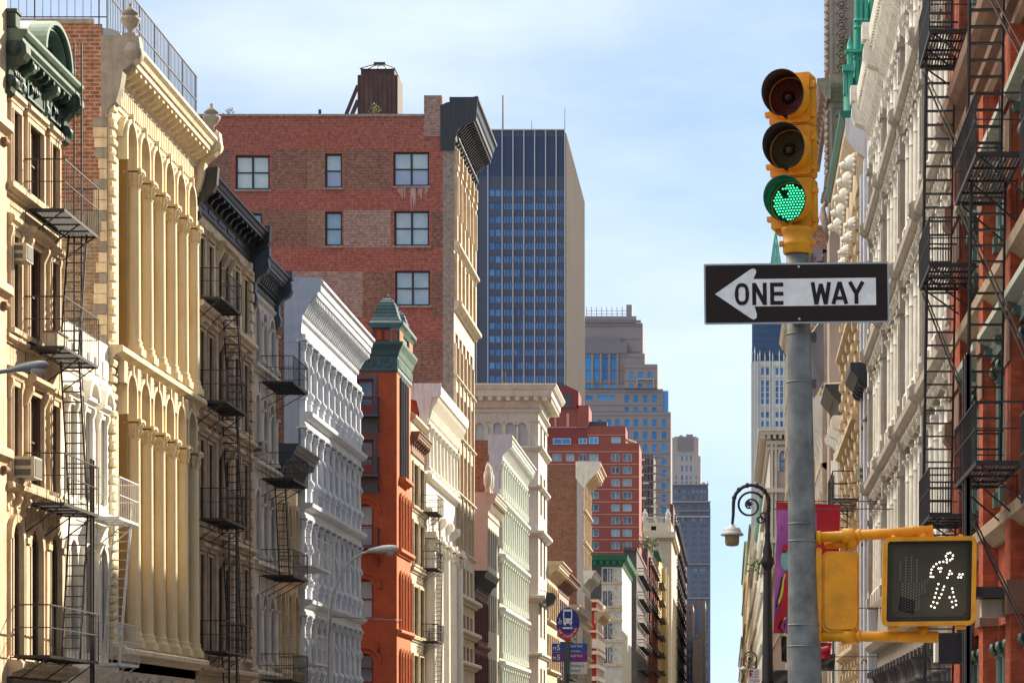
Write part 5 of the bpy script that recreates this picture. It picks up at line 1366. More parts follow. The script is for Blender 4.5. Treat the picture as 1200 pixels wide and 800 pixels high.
m = MB(s).use('granite_band'); a, c, z0, z1 = prect(794, 812, 512, 528); m.box(a, c, -.6, -.1, z0, z1); m.build('crown_panel', b)
m = MB(s).use('granite_band'); 
for q in ((796, 800, 509, 511), (804, 812, 508, 511)): a, c, z0, z1 = prect(*q); m.box(a, c, -8, -3, z0, z1)
m.build('roof_plant', b, split=True)
many_windows(b, s, rects, .5, 'glass_navy')
Y0 = 1250.0; XS = 832; s = faceframe(Y0, XS)
b = empty('blue_grey_far_tower', (s.o.x, Y0, 0), 'blue grey office tower with a tight grid of small windows beside the open sky', 'building')
rects = []
for r in range(31):
    y0_ = 592 + r * 7.35
    for x in (790, 793.3, 799, 802.3, 811, 814.4, 820.6, 824, 827.4): rects.append(pxr(Y0, XS, x, x + 2.1, y0_, y0_ + 3.7))
m = MB(s).use('far_blue'); a, c, z0, z1 = pxr(Y0, XS, 788, 832, 588, 868); m.wall(a, c, z0, z1, rects, .5); m.box(a, c, -30, -.55, z0, z1 - .1)
m.build('wall', b)
many_windows(b, s, rects, .5, 'glass_pale')
top = [pxr(Y0, XS, x, x + 2.4, y, y + 3.5) for x in (790, 795, 800, 805, 811, 816, 821, 825) for y in (573.5, 580.5)]
m = MB(s).use('far_blue'); a, c, z0, z1 = pxr(Y0, XS, 788, 829.5, 568, 588); m.wall(a, c, z0, z1, top, .5); m.box(a, c, -26, -.55, z0, z1 - .1); m.build('upper_wall', b)
many_windows(b, s, top, .5, 'glass_pale')
m = MB(s).use('far_pale')
for q in ((788, 829.8, 566.5, 568), (788, 832.3, 587, 588.4), (788, 832.2, 604, 606), (788, 832.2, 598, 598.8), (788, 832, 660, 661), (788, 832, 700, 701)): a, c, z0, z1 = pxr(Y0, XS, *q); m.box(a - .3, c, .0 if q[2] != 566.5 else -2, .9, z0, z1)
m.build('belt', b)
m = MB(s).use('far_pale')
for q in ((823, 826, 564, 566.5), (829, 829.6, 562, 566.5)): a, c, z0, z1 = pxr(Y0, XS, *q); m.box(a, c, -6, -3, z0, z1)
m.build('roof_plant', b, split=True)

# ------------------------------------------------------------------ the dense little blocks at the end of the left row
def far_block(name, label, x0, x1, ytop, Y0, mat, ops_px=(), pane='glass_navy', D=40, th=.4, frame=None, sidemat=None, cap=40):
    s = faceframe(Y0, x1); b = empty(name, (s.o.x, Y0, 0), label, 'building')
    a, c, z0, z1 = pxr(Y0, x1, x0, x1, ytop, 870)
    rects = [pxr(Y0, x1, *q) for q in ops_px]
    m = MB(s).use(mat); m.wall(a, c, 0, z1, rects, th); m.box(a + .01, c, -D, -th - .05, 0, z1 - .1); m.use(sidemat or mat)
    m.box(a, a + .2, -D, -.01, 0, z1); m.build('wall', b)
    many_windows(b, s, rects, th, pane, frame, cap=cap)
    return b, s
b, s = far_block('dark_brown_building', 'dark brown building with soot grey walls and curly balconies, right of emerald cornice', 731, 746, 645, 479, 'dark_masonry', [(734, 740, y, y + 13) for y in (669, 694, 722, 748, 775)], 'glass_pale', D=58, frame='frame_dark')
m = MB(s).use('plum_brick'); q = pxr(479, 746, 731, 747, 641, 645); m.box(q[0], q[1], -55, .6, q[2], q[3]); m.build('cornice', b)
fr = Fr((s.o.x, 479, 0), (0, 1, 0), (1, 0, 0))
fire_escape(b, fr, 4, 54, 1.3, [Zp(y, 479) for y in (672, 700, 728, 756, 784)], rt=.12, balust=1.6, railh=1.4, slat='d')
b, s = far_block('plum_brick_building', 'plum red brick building covered in dark fire escapes, left of yellow strip', 752, 759, 642, 545, 'plum_brick', D=70, sidemat='plum_brick')
fr = Fr((s.o.x, 545, 0), (0, 1, 0), (1, 0, 0))
fire_escape(b, fr, 5, 60, 1.2, [Zp(y, 545) for y in (660, 685, 710, 735, 760, 785)], rt=.12, balust=1.5, railh=1.5, slat='d', stairs=[(30, Zp(685, 545), 12, Zp(660, 545), .3, .9)])
m = MB(fr).use('salmon_brick'); 
for k in range(5): m.box(6 + k * 13, 9 + k * 13, 0, .5, 5, Zp(650, 545))
m.build('pilaster', b)
shrub(755, 636, 540, 1.6, 'reddish bush growing on the plum brick roof terrace', mats=('leaf_red', 'leaf_dark'), seed=8)
shrub(764, 637, 548, 1.5, 'bright green bush growing beside the reddish bush on the roof', seed=9)
b, s = far_block('yellow_strip_building', 'narrow yellow stone front catching the sun between plum brick and dark maroon', 768, 771.5, 651, 632, 'yellow_stone', D=85)
m = MB(Fr((s.o.x, 632, 0), (0, 1, 0), (1, 0, 0))).use('dark_masonry')
for k in range(9):
    z = 6 + k * 4.6; m.box(3, 26, .01, 1.4, z, z + .8)
m.build('balcony', b)
m = MB(Fr((s.o.x, 632, 0), (0, 1, 0), (1, 0, 0))).use('yellow_stone'); m.box(30, 33, 0, 1.2, 0, Zp(655, 632)); m.box(60, 63, 0, 1.0, 0, Zp(655, 632)); m.build('pilaster', b)
m = MB(s).use('emerald_tin'); q = pxr(632, 771.5, 766, 776, 645, 652); m.poly([(q[0], q[2] - 1.5), (q[1], q[2]), (q[1], q[3]), (q[0] + 1, q[3])], -6, 1.5); m.build('awning', b)
b, s = far_block('statue_topped_building', 'cream building crowned with a balustrade and two pale statues beneath the scaffolding', 753, 787, 612, 745, 'beige_stone', [(763, 769, 616, 621)], 'void', D=80)
m = MB(s).use('beige_stone')
q = pxr(745, 787, 750, 792, 623, 630); m.box(q[0], q[1], -60, 2.0, q[2], q[3]); m.use('tan_ledge'); q = pxr(745, 787, 751, 790, 630, 632.5); m.box(q[0], q[1], -60, 1.4, q[2], q[3]); m.build('cornice', b, split=False)
m = MB(s).use('pale_stone')
for k in range(9): q = pxr(745, 787, 759 + k * 2.1, 760 + k * 2.1, 606, 612); m.box(q[0], q[1], -1.4, -.6, q[2], q[3])
q = pxr(745, 787, 757, 778, 605, 606.2); m.box(q[0], q[1], -1.6, -.4, q[2], q[3]); m.build('balustrade', b, split=False)
for x in (755.5, 782.5):
    m = MB(s).use('pale_stone'); u = (787 - x) * 745 / F; z = Zp(612, 745)
    m.box(u - .9, u + .9, -2, -.2, z, z + .8); m.lathe(u, -1.1, [(.75, z + .8), (.85, z + 1.6), (.6, z + 2.6), (.72, z + 3.1), (.3, z + 3.5), (.36, z + 3.9), (.15, z + 4.3)], 10); m.tube([(u - .4, -1.1, z + 2.9), (u - .85, -.9, z + 2.2), (u - .6, -.7, z + 1.6)], .2, 6); m.build('statue', b)
m = MB(s).use('beige_stone'); q = pxr(745, 787, 762, 781, 640, 660); m.arch((q[0] + q[1]) / 2, q[2], 2.0, 2.5, 0, .5, 14); m.build('arch', b)
b, s = far_block('scaffolded_building', 'brown building wrapped in tangled scaffolding just right of the salmon apartment block', 750, 766, 532, 800, 'dark_masonry', D=30)
m = MB(s).use('granite_band'); rs = random.Random(11)
for k in range(8): q = pxr(800, 766, 750, 773, 536 + k * 9.5, 537 + k * 9.5); m.box(q[0] - 2, q[1], .6, 3.2, q[2], q[3])
for k in range(9): u = -2 + k * 1.0; m.box(u, u + .18, 3.2, 3.4, Zp(608, 800), Zp(532 + rs.uniform(-1, 4), 800))
for k in range(40):
    u = rs.uniform(-2, 5.5); z = rs.uniform(Zp(600, 800), Zp(536, 800)); m.bar((u, 3.3, z), (u + rs.uniform(-1.5, 1.5), 3.3, z + rs.uniform(1, 3.5)), .1)
m.build('scaffolding', b, split=False)
m = MB(s).use('tan_panel')
for k in range(7): q = pxr(800, 766, 751 + rs.uniform(0, 14), 0, 540 + k * 9, 0); u = rs.uniform(-2, 4); z = Zp(541 + k * 9, 800); m.box(u, u + rs.uniform(1, 2.6), 3.35, 3.5, z, z + rs.uniform(.5, 1.1))
m.build('guard_panel', b, split=True)
b, s = far_block('dark_maroon_building', 'dark maroon building with black fire escapes, left of the pink low block', 785, 789, 590, 800, 'plum_brick', D=250, sidemat='plum_brick')
fr = Fr((s.o.x, 800, 0), (0, 1, 0), (1, 0, 0))
fire_escape(b, fr, 10, 200, 1.4, [Zp(y, 800) for y in range(612, 860, 24)], rt=.2, balust=8, railh=2.0, slat='d')
m = MB(fr).use('navy_stain' if False else 'slate_tin'); 
for k in range(8): m.box(20 + k * 26, 27 + k * 26, .001, .4, 5, Zp(596, 800))
m.build('pilaster', b)
b, s = far_block('pink_low_building', 'narrow pale pink building with a single column of windows low beside the open sky', 804, 812, 708, 900, 'far_pink', [(807.5, 809.3, y, y + 5) for y in range(715, 800, 10)], D=30)
b, s = far_block('brown_low_building', 'pale brown building with dark vertical window strips beside the narrow pink one', 812, 826.5, 703, 950, 'far_pale', [(814, 816.5, 710, 742), (819, 821.5, 710, 765)], D=30)
b, s = far_block('pink_rounded_building', 'low pink block with a rounded gable in front of the brown strips', 811.5, 822, 748, 880, 'far_pink', D=20)
m = MB(s).use('far_pink'); q = pxr(880, 822, 811.5, 822, 740, 748); m.arch((q[0] + q[1]) / 2 , q[2], .1, (q[1] - q[0]) / 2, -20, 0, 12, sq=.9); m.use('glass_navy'); m.arch((q[0] + q[1]) / 2, q[2], .05, (q[1] - q[0]) / 2 - .7, .001, .05, 12, sq=.8); m.build('gable', b, split=False)

# ================================================================== RIGHT ROW
def bodyR(root, Y0, Y1, ztop, mat='brick_dark', inset=.4, depth=20):
    m = MB(FRt(Y0)).use(mat); m.box(.01, Y1 - Y0 - .01, -depth, -inset, 0, ztop); m.build('wall', root)

# ------------------------------------------------------------------ R1 orange brick with sage ironwork
Y0 = 20.0; fr = FRt(Y0); W = 35.0
b = empty('orange_brick_building', (XR, Y0, 0), 'orange red brick building with sage green iron bays and black fire escapes at right edge', 'building')
bodyR(b, Y0, Y0 + W, 26, inset=.8)
def yu(Y): return Y - Y0
piers = [(52.8, 54.98), (48.0, 48.8), (43.3, 44.1), (38.6, 39.4), (33.9, 34.7), (29.2, 30.0), (24.5, 25.3)]
edges = [p[0] for p in piers][1:] 
st = [(5.95, 9.4), (10.95, 13.0), (16.6, 20.0), (21.5, 24.5)]
bays = [(48.8, 52.8), (44.1, 48.0), (39.4, 43.3), (34.7, 38.6), (30.0, 33.9), (25.3, 29.2)]
ops = [(yu(a) + .1, yu(c) - .1, z0 + .35, z1 - .1) for a, c in bays for z0, z1 in st] + [(yu(a) + .1, yu(c) - .1, .2, 4.0) for a, c in bays]
m = MB(fr).use('brick_orange'); m.wall(0, W, 0, 26, ops, .5); m.build('facade', b)
for a, c in piers:
    m = MB(fr).use('brick_orange')
    for z0, z1 in ((0, 4.0), (4.6, 14.5), (16.0, 26)): m.box(yu(a), yu(c), 0, .3, z0, z1)
    m.use('brown_mould'); m.box(yu(a) - .06, yu(c) + .02, 0, .37, 4.0, 4.6)
    for z in (9.4, 13.1): m.box(yu(a) - .05, yu(c) + .05, 0, .36, z, z + .35); m.box(yu(a) - .02, yu(c) + .02, .3, .33, z - .9, z - .1)
    m.build('pier', b, split=False)
for a, c in bays:
    ua, uc = yu(a) + .1, yu(c) - .1
    for z0, z1 in st + [(.2, 4.0)]:
        z0_ = z0 + .35 if z0 > 1 else z0; z1_ = z1 - .1
        wn = MB(fr).use('sage_iron'); n = 3; p = (uc - ua) / n
        for k in range(n + 1):
            u = min(max(ua + k * p - .07, ua), uc - .14); wn.box(u, u + .14, -.45, -.18, z0_, z1_)
        wn.box(ua + .001, uc - .001, -.44, -.24, z1_ - .3, z1_ - .001); wn.box(ua + .001, uc - .001, -.44, -.24, z0_ + .001, z0_ + .35)
        wn.box(ua + .002, uc - .002, -.43, -.3, (z0_ + z1_) / 2 - .05, (z0_ + z1_) / 2 + .05)
        o = wn.build('window', b)
        p_ = MB(fr).use('glass_teal'); p_.add([(ua, -.4, z0_), (uc, -.4, z0_), (uc, -.4, z1_), (ua, -.4, z1_)], [(0, 1, 2, 3)]); p_.build('pane', o)
        for k in (0, 1, 2, 3):
            u = min(max(ua + k * p, ua + .16), uc - .16)
            c_ = MB(fr).use('sage_iron'); zt_ = z1_ - .25
            c_.cyl(u, -.02, z0_ + .3, zt_ - .3, .10, .09, 10); c_.box(u - .15, u + .15, -.15, .13, z0_, z0_ + .3)
            c_.lathe(u, -.02, [(.1, zt_ - .3), (.13, zt_ - .28), (.11, zt_ - .24), (.13, zt_ - .12), (.2, zt_)], 10)
            for q in range(4): c_.tube([(u - .12 + q * .08, .09, zt_ - .22), (u - .12 + q * .08, .17, zt_ - .12), (u - .12 + q * .08, .15, zt_ - .02)], .035, 5)
            c_.build('iron_column', b, split=False)
        if z0 > 1:
            h = MB(fr).use('sage_light'); ledge(h, ua - .05, uc + .05, z1, .38, .42); h.use('sage_iron'); h.box(ua, uc, -.1, .16, z1 - .25, z1 - .003)
            for q in range(3): bracket(h, ua + .1 + q * (uc - ua - .35) / 2, .2, z1 - .42, z1 + .02, .3)
            h.build('iron_hood', b)
m = MB(fr).use('brown_mould'); 
m.prof(0, W, [(-.02, 14.5), (.12, 14.5), (.2, 14.62), (.2, 14.8), (.34, 14.86), (.36, 15.0), (.2, 15.06), (.22, 15.3), (.42, 15.45), (.55, 15.6), (.58, 15.82), (.5, 15.98), (-.02, 16.0)]); m.build('belt', b)
for z, mt in ((10.3, 'tan_ledge'), (5.55, 'tan_ledge'), (21.0, 'tan_ledge')):
    m = MB(fr).use(mt); m.prof(0, W, [(-.02, z), (.1, z), (.22, z + .1), (.34, z + .16), (.36, z + .36), (.3, z + .42), (-.02, z + .44)]); m.build('belt', b)
m = MB(fr).use('brown_mould')
for z in (13.4, 8.6, 18): 
    m.prof(34.3, 34.95, [(0, z - .9), (.3, z - .7), (.36, z - .3), (.5, z - .1), (.5, z + .2), (.3, z + .35), (.32, z + .8), (0, z + .9)])
m.build('end_console', b, split=True)
fire_escape(b, fr, yu(50.5), yu(53.2), 1.15, [16.5, 11.65, 6.45], railh=.95, d0=.18, balust=.055, slat='u', rt=.025, stairs=[(yu(53.4), 11.65, yu(52.4), 16.5, .45, 1.05), (yu(53.3), 6.45, yu(52.3), 11.65, .45, 1.05), (yu(53.2), 1.6, yu(52.2), 6.45, .45, 1.05), (yu(53.4), 16.5, yu(52.4), 21, .45, 1.05)])
fire_escape(b, fr, yu(41.0), yu(44.8), 1.15, [16.5, 11.65, 6.45], railh=1.0, d0=.35, balust=.17, slat='u', rt=.022, stairs=[(yu(44.0), 11.65, yu(43.2), 16.5, .4, 1.0), (yu(44.0), 6.45, yu(43.2), 11.65, .4, 1.0)])
fire_escape(b, fr, yu(30.5), yu(34.6), 1.15, [9.8, 5.1], railh=1.25, d0=.35, balust=.07, slat='u', rt=.022)
m = MB(fr).use('charcoal_iron')
for u in (yu(43.2), yu(43.6)): m.box(u, u + .06, 1.0, 1.12, .2, 8.6); 
m.box(yu(43.2), yu(43.66), 1.03, 1.09, .2, 8.6)
m.build('post', b, split=False)
m = MB(fr).use('iron_black')
rs = random.Random(2)
for ua, za, ub, zb in ((yu(53), 11.5, yu(50.6), 8.3), (yu(44.6), 11.5, yu(41.2), 8.0), (yu(44.6), 16.4, yu(41.2), 13.0), (yu(53), 16.3, yu(50.5), 13.1), (yu(44.6), 6.3, yu(42), 3.6)):
    m = MB(fr).use('iron_black'); m.bar((ua, 1.1, za), (ub, .2, zb), .02); m.bar((ua - .4, 1.1, za), (ub - .4, .2, zb), .016); m.build('tie_rod', b)
m = MB(fr).use('beige_stone'); m.box(yu(44.0), yu(44.35), .0, .74, 3.98, 4.3)
tag(m.build('awning_beam', None, loc=fr.p(yu(44), 0, 4)), 'pale beige horizontal beam sticking out over the right shopfront', 'beam')
m = MB(fr).use('charcoal_iron'); m.box(yu(43.6), yu(44.4), .0, .9, 4.32, 4.5); m.build('shop_canopy', b)
Yb = 52.0; P = Vector((Xp(1097, Yb), Yb, Zp(775, Yb)))
o = empty('hanging_box_sign', P, 'black blank box sign jutting from the brick front, below the walking man signal', 'sign')
m = MB().use('black_tin'); m.box(Xp(1100, Yb), 5.2, Yb, Yb + .5, Zp(777, Yb), Zp(741, Yb)); m.build('box', o)
m = MB().use('bright_white'); m.box(Xp(1096, Yb), Xp(1100, Yb) - .004, Yb - .01, Yb + .5, Zp(775, Yb), Zp(741, Yb)); m.build('light_side', o)

# ------------------------------------------------------------------ R2 white cast iron
Y0 = 55.02; fr = FRt(Y0); W = 32.4
b = empty('white_cast_iron_building', (XR, Y0, 0), 'long white cast iron front with steep stepped ledges, slim columns and slatted cornice', 'building')
bodyR(b, Y0, Y0 + W, 24.6, inset=.55)
tiers = [(20.45, 23.0), (15.95, 19.7), (11.2, 15.2), (6.5, 10.45)]
main = [0, 8.1, 16.2, 24.3, 31.9]; ops = []; cols = []
for z0, z1 in tiers:
    for i in range(4):
        a = main[i] + .5; c = main[i + 1]; p = (c - a) / 5
        for k in range(5): ops.append((a + k * p + .17, a + (k + 1) * p - .17, z0 + .15, z1 - .35, .4)); cols.append((a + (k + 1) * p, z0, z1)) if k < 4 else None
ops = [(o[0], min(o[1], W - .6), *o[2:]) for o in ops]
m = MB(fr).use('white_cast'); m.use('cast_shade').wall(0, W, 4.2, 24.6, ops, .5, rev='brown_mould'); m.build('facade', b)  # wall and reveals darkened, recess shade put into the colour
for o in ops: win(b, fr, *o[:4], th=.5, rise=.4, frame='frame_dark', pane='glass_dark')
for u, z0, z1 in cols:
    m = MB(fr).use('white_cast'); zc = z1 - .75
    m.box(u - .2, u + .2, 0, .34, z0, z0 + .4); m.lathe(u, .14, [(.17, z0 + .4), (.18, z0 + .46), (.13, z0 + .52)], 12)
    m.cyl(u, .14, z0 + .52, zc - .55, .13, .12, 12); m.lathe(u, .14, [(.125, zc - .55), (.15, zc - .53), (.125, zc - .5), (.12, zc - .12), (.19, zc)], 12); m.box(u - .2, u + .2, 0, .34, zc, zc + .08)
    m.box(u - .12, u + .12, 0, .22, zc + .08, zc + .25); bracket(m, u - .09, .18, zc + .2, z1 - .04, .3)
    m.build('column', b, split=False)
for u in main:
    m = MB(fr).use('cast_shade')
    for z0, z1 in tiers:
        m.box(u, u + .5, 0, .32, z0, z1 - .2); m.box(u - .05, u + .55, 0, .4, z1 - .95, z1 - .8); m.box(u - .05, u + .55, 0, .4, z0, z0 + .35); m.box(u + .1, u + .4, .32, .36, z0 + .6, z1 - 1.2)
    m.build('pier', b, split=False)
for z0, z1 in tiers[1:]:
    z = z1
    m = MB(fr).use('cast_shade')
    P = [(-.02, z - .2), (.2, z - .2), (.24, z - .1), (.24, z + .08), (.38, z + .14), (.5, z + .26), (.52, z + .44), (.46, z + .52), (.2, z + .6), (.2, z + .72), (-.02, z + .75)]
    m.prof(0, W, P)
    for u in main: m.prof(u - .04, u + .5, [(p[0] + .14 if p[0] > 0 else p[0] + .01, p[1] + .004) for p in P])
    m.use('white_cast')
    for k in range(60): m.box(.3 + k * .53, .42 + k * .53, .24, .34, z - .06, z + .06)
    m.build('ledge', b, split=False)
m = MB(fr).use('white_cast'); zt = 25.1
m.prof(0, W, [(-.3, 23.0), (.2, 23.0), (.24, 23.15), (.18, 23.25), (.22, 23.6), (.3, 23.72), (.34, 23.95), (.66, 24.3), (.7, 24.5), (.74, 24.56), (.78, 24.85), (.74, zt), (-.3, zt)])
for k in range(120): u = .05 + k * .268; m.prof(u, u + .12, [(.2, 23.3), (.42, 23.55), (.66, 24.1), (.66, 24.33), (.3, 24.0)])
for k in range(100): u = .05 + k * .32; m.box(u, u + .16, .67, .745, 24.36, 24.5)
co = m.build('cornice', b)
for u in main[1:]:
    m = MB(fr).use('white_cast'); bracket(m, u - .1, .55, 22.3, 24.6, .95); m.box(u - .12, u + .47, -.2, .98, 24.6, 25.15); m.build('console', co)
# shopfront of charcoal columns
m = MB(fr).use('white_cast'); m.wall(0, W, 4.2, 4.3, (), .1); m.use('cast_shade'); m.prof(0, W, [(-.3, 4.9), (.3, 4.9), (.45, 5.1), (.45, 5.4), (-.3, 5.5)]); m.build('fascia', b)
m = MB(fr).use('glass_dark'); m.box(0, W, -.35, -.3, 0, 4.2); m.build('shop_window', b)
for k in range(24):
    u = .3 + k * 1.36; big = k % 4 == 0; r = .24 if big else .13
    m = MB(fr).use('charcoal_iron'); m.cyl(u, .02, 0, 3.4, r, r * .9, 10); m.lathe(u, .02, [(r, 3.4), (r * 1.3, 3.45), (r, 3.5), (r * 1.1, 3.8), (r * 1.6, 4.0)], 10); m.box(u - r * 1.6, u + r * 1.6, -.2, .4, 4.0, 4.19); m.build('shop_column', b)

# ------------------------------------------------------------------ R3 narrow pale with brick pier
Y0 = 87.6; fr = FRt(Y0); W = 8.3
b = empty('narrow_pale_building', (XR, Y0, 0), 'narrow pale painted front with dark slot windows and a dark brick and red pier', 'building')
bodyR(b, Y0, Y0 + W, 23.4)
ops = [(a, a + 1.5, z0, z1) for z0, z1 in ((18.6, 22.4), (14.2, 17.4), (9.8, 13.2), (5.2, 8.8), (.5, 4.2)) for a in (1.0, 3.6)]
m = MB(fr).use('far_pale'); m.wall(0, W - 2.2, 0, 23.6, ops, .45); m.build('facade', b)
for o in ops: win(b, fr, *o, th=.45, frame='frame_dark', pane='glass_dark')
m = MB(fr).use('white_iron')
for u in (.1, 2.75, 5.3): m.box(u, u + .6, 0, .3, 0, 23.4)
m.build('pilaster', b)
m = MB(fr).use('brick_dark'); m.box(W - 2.2, W - .02, -.4, .12, 17.2, 23.6); m.use('dark_red'); m.box(W - 2.2, W - .02, -.4, .10, 0, 17.2); m.build('end_pier', b, split=False)
m = MB(fr).use('black_tin'); m.prof(2.0, 6.0, [(-.2, 14.3), (.1, 14.3), (.25, 14.8), (.7, 15.3), (.85, 15.45), (.85, 15.7), (-.2, 15.75)])
for k in range(5): bracket(m, 2.1 + k * .85, .2, 14.02, 15.28, .6)
m.build('cornice', b)
m = MB(fr).use('brown_mould')
for z in (17.8, 13.5, 9.1, 4.6): ledge(m, .75, 5.2, z, .3, .3)
m.build('ledge', b)
acu(fr, 4.0, 11.6, 'white air conditioner on the narrow pale front beside the middle fire escape', w=.7, h=.5, d=.5)

# ------------------------------------------------------------------ R4 cream with lion heads
Y0 = 95.95; fr = FRt(Y0); W = 14.5
b = empty('lion_head_building', (XR, Y0, 0), 'cream building with carved lion heads under a rusting green edged cornice', 'building')
bodyR(b, Y0, Y0 + W, 25.6)
rows = [(19.6, 22.6), (15.2, 18.4), (10.8, 14.0), (6.2, 9.6), (1, 4.8)]
ops = [(a, a + 1.3, z0, z1) for z0, z1 in rows for a in (1.0, 3.7, 6.4, 9.1, 11.8)]
m = MB(fr).use('cream_trim'); m.wall(0, W, 0, 25, ops, .35); m.build('facade', b)
for o in ops: win(b, fr, *o, th=.35)
for u in (.013, 2.6, 5.3, 8.0, 10.7, W - .75):
    m = MB(fr).use('cream_stone')
    for k in range(52): z = .4 + k * .44; dd = .34 if k % 2 else .24; m.prof(u, u + .7, [(0, z), (dd - .06, z), (dd, z + .08), (dd, z + .3), (dd - .06, z + .38), (0, z + .38)])
    m.build('pilaster', b, split=False)
m = MB(fr).use('cream_stone')
for z in (18.7, 14.3, 9.9, 5.2): ledge(m, 0, W, z, .4, .5)
m.build('ledge', b)
m = MB(fr).use('cream_stone'); m.prof(-.05, W, [(-.3, 23.6), (.25, 23.6), (.3, 24.0), (.26, 25.3), (.7, 25.9), (.72, 26.2), (-.3, 26.2)]); m.use('rust_white'); m.prof(-.12, -.052, [(-.5, 24.4), (.2, 24.9), (.5, 25.2), (.74, 25.6), (.74, 26.3), (-.5, 26.3)]); m.use('emerald_tin'); m.prof(-.1, W, [(-.3, 26.2), (.78, 26.2), (.95, 26.45), (.95, 26.6), (-.3, 26.6)])
co = m.build('cornice', b)
def lion(u, d, z, sc_):
    m = MB(fr).use('bright_white'); s_ = sc_
    m.lathe(u, d, [(.1 * s_, z - .3 * s_), (.26 * s_, z - .18 * s_), (.34 * s_, z), (.3 * s_, z + .2 * s_), (.14 * s_, z + .34 * s_)], 12)
    for k in range(9):
        a = R(40 + 32 * k); m.tube([(u + .3 * s_ * math.cos(a), d - .08, z + .3 * s_ * math.sin(a)), (u + .44 * s_ * math.cos(a), d - .04, z + .42 * s_ * math.sin(a))], [.11 * s_, .05 * s_], 6)
    m.tube([(u, d + .2 * s_, z - .02), (u, d + .46 * s_, z - .1 * s_)], [.2 * s_, .13 * s_], 10)     # muzzle
    m.tube([(u - .16 * s_, d + .28 * s_, z + .1 * s_), (u + .16 * s_, d + .28 * s_, z + .1 * s_)], .06 * s_, 6)   # brow
    m.tube([(u, d + .4 * s_, z - .2 * s_), (u, d + .42 * s_, z - .48 * s_)], [.05 * s_, .03 * s_], 6)   # ring in the mouth
    m.build('lion_head', b, split=False)
for k in range(5): lion(.6 + k * 2.9, .42, 24.65, 1.05); 
for k in range(5): lion(.35 + k * 2.65, .42, 22.2, .75)
fire_escape(b, fr, 1.6, 6.5, 1.15, [11.5, 7.4], railh=1.1, slat='u', balust=.35, stairs=[(6.4, 7.4, 5.2, 11.5, .4, 1.0)], rt=.03)

# ------------------------------------------------------------------ teal copper roof bay behind it
Y0 = 112.4; k5 = Y0 / F
b = empty('teal_copper_bay', (Xp(1000, Y0), Y0, 20), 'bright teal green copper roof bay with pipes and a finial above the lion heads', 'roof bay')
def cb(m, x0, x1, y0, y1, d0, d1): m.box(Xp(x0, Y0), Xp(x1, Y0), Y0 + d0, Y0 + d1, Zp(y1, Y0), Zp(y0, Y0))
m = MB().use('teal_copper'); cb(m, 1006, 1075, -5, 250, .8, 5); cb(m, 993, 1006, 85, 250, .81, 4); m.build('wall', b, split=False)
m = MB().use('teal_copper')
x = 996.5; u = Xp(x, Y0); m.cyl(u, Y0 + .4, Zp(250, Y0), Zp(58, Y0), .14, .14, 12); m.lathe(u, Y0 + .4, [(.2, Zp(60, Y0)), (.2, Zp(56, Y0)), (.12, Zp(55, Y0)), (.14, Zp(50, Y0)), (.03, Zp(42, Y0)), (.01, Zp(38, Y0))], 10)
cb(m, 991, 1014, 56, 59.5, .2, .8); cb(m, 988, 1001, 75, 82, .1, .8); cb(m, 989, 992, 82, 108, .3, .8)
m.build('finial_column', b, split=False)
for x in (1005, 1010, 1016, 1023, 1030):
    m = MB().use('teal_copper'); u = Xp(x, Y0); m.cyl(u, Y0 + .6, Zp(250, Y0), Zp(-6, Y0), .11, .11, 10)
    for y in (65, 20, 28, 100): m.lathe(u, Y0 + .6, [(.11, Zp(y + 2, Y0)), (.17, Zp(y + 1, Y0)), (.17, Zp(y - 1, Y0)), (.11, Zp(y - 2, Y0))], 10)
    m.build('pipe', b, split=False)

# ------------------------------------------------------------------ R6 ornate brown tall building
Y0 = 118.0; k6_ = Y0 / F; fr = FRt(Y0); W = 14.4
b = empty('ornate_brown_building', (XR, Y0, 0), 'tall grey brown building with carved scrollwork corner pier and curled capitals, right of the green light', 'building')
b['label'] = 'tall grey brown building with a carved scrollwork corner pier right of the green light'
bodyR(b, Y0, Y0 + W, 46, mat='mauve_stone', depth=5)
s = Fr((XR, Y0, 0), (-1, 0, 0), (0, -1, 0))
m = MB(s).use('mauve_stone'); m.box(-.9, .46, -2.2, 0, 0, 46.5); m.build('corner_pier', b)
m = MB(fr).use('mauve_stone'); 
ops = [(3.5 + k * 2.4, 4.8 + k * 2.4, z0, z0 + 2.8) for k in range(4) for z0 in range(4, 42, 4)]
m.wall(2.3, W, 0, 46, ops, .35); m.build('facade', b)
many_windows(b, fr, ops, .35, 'glass_dark')
m = MB(s).use('ornate_brown')
m.prof(-.9, .46 + .14, [(-.1, 32.75), (.14, 32.75), (.2, 32.9), (.3, 33.1), (.55, 33.35), (.62, 33.5), (.62, 33.75), (-.1, 33.8)], mit1=0)
m.f = fr; m.prof(-.628, W, [(.40, 32.75), (.6, 32.75), (.66, 32.9), (.76, 33.1), (1.0, 33.35), (1.08, 33.5), (1.08, 33.745), (.4, 33.79)])
for k in range(14): mm = k * 1.2; m.box(mm, mm + .5, .6, .95, 32.9, 33.2)
m.build('belt', b, split=False)
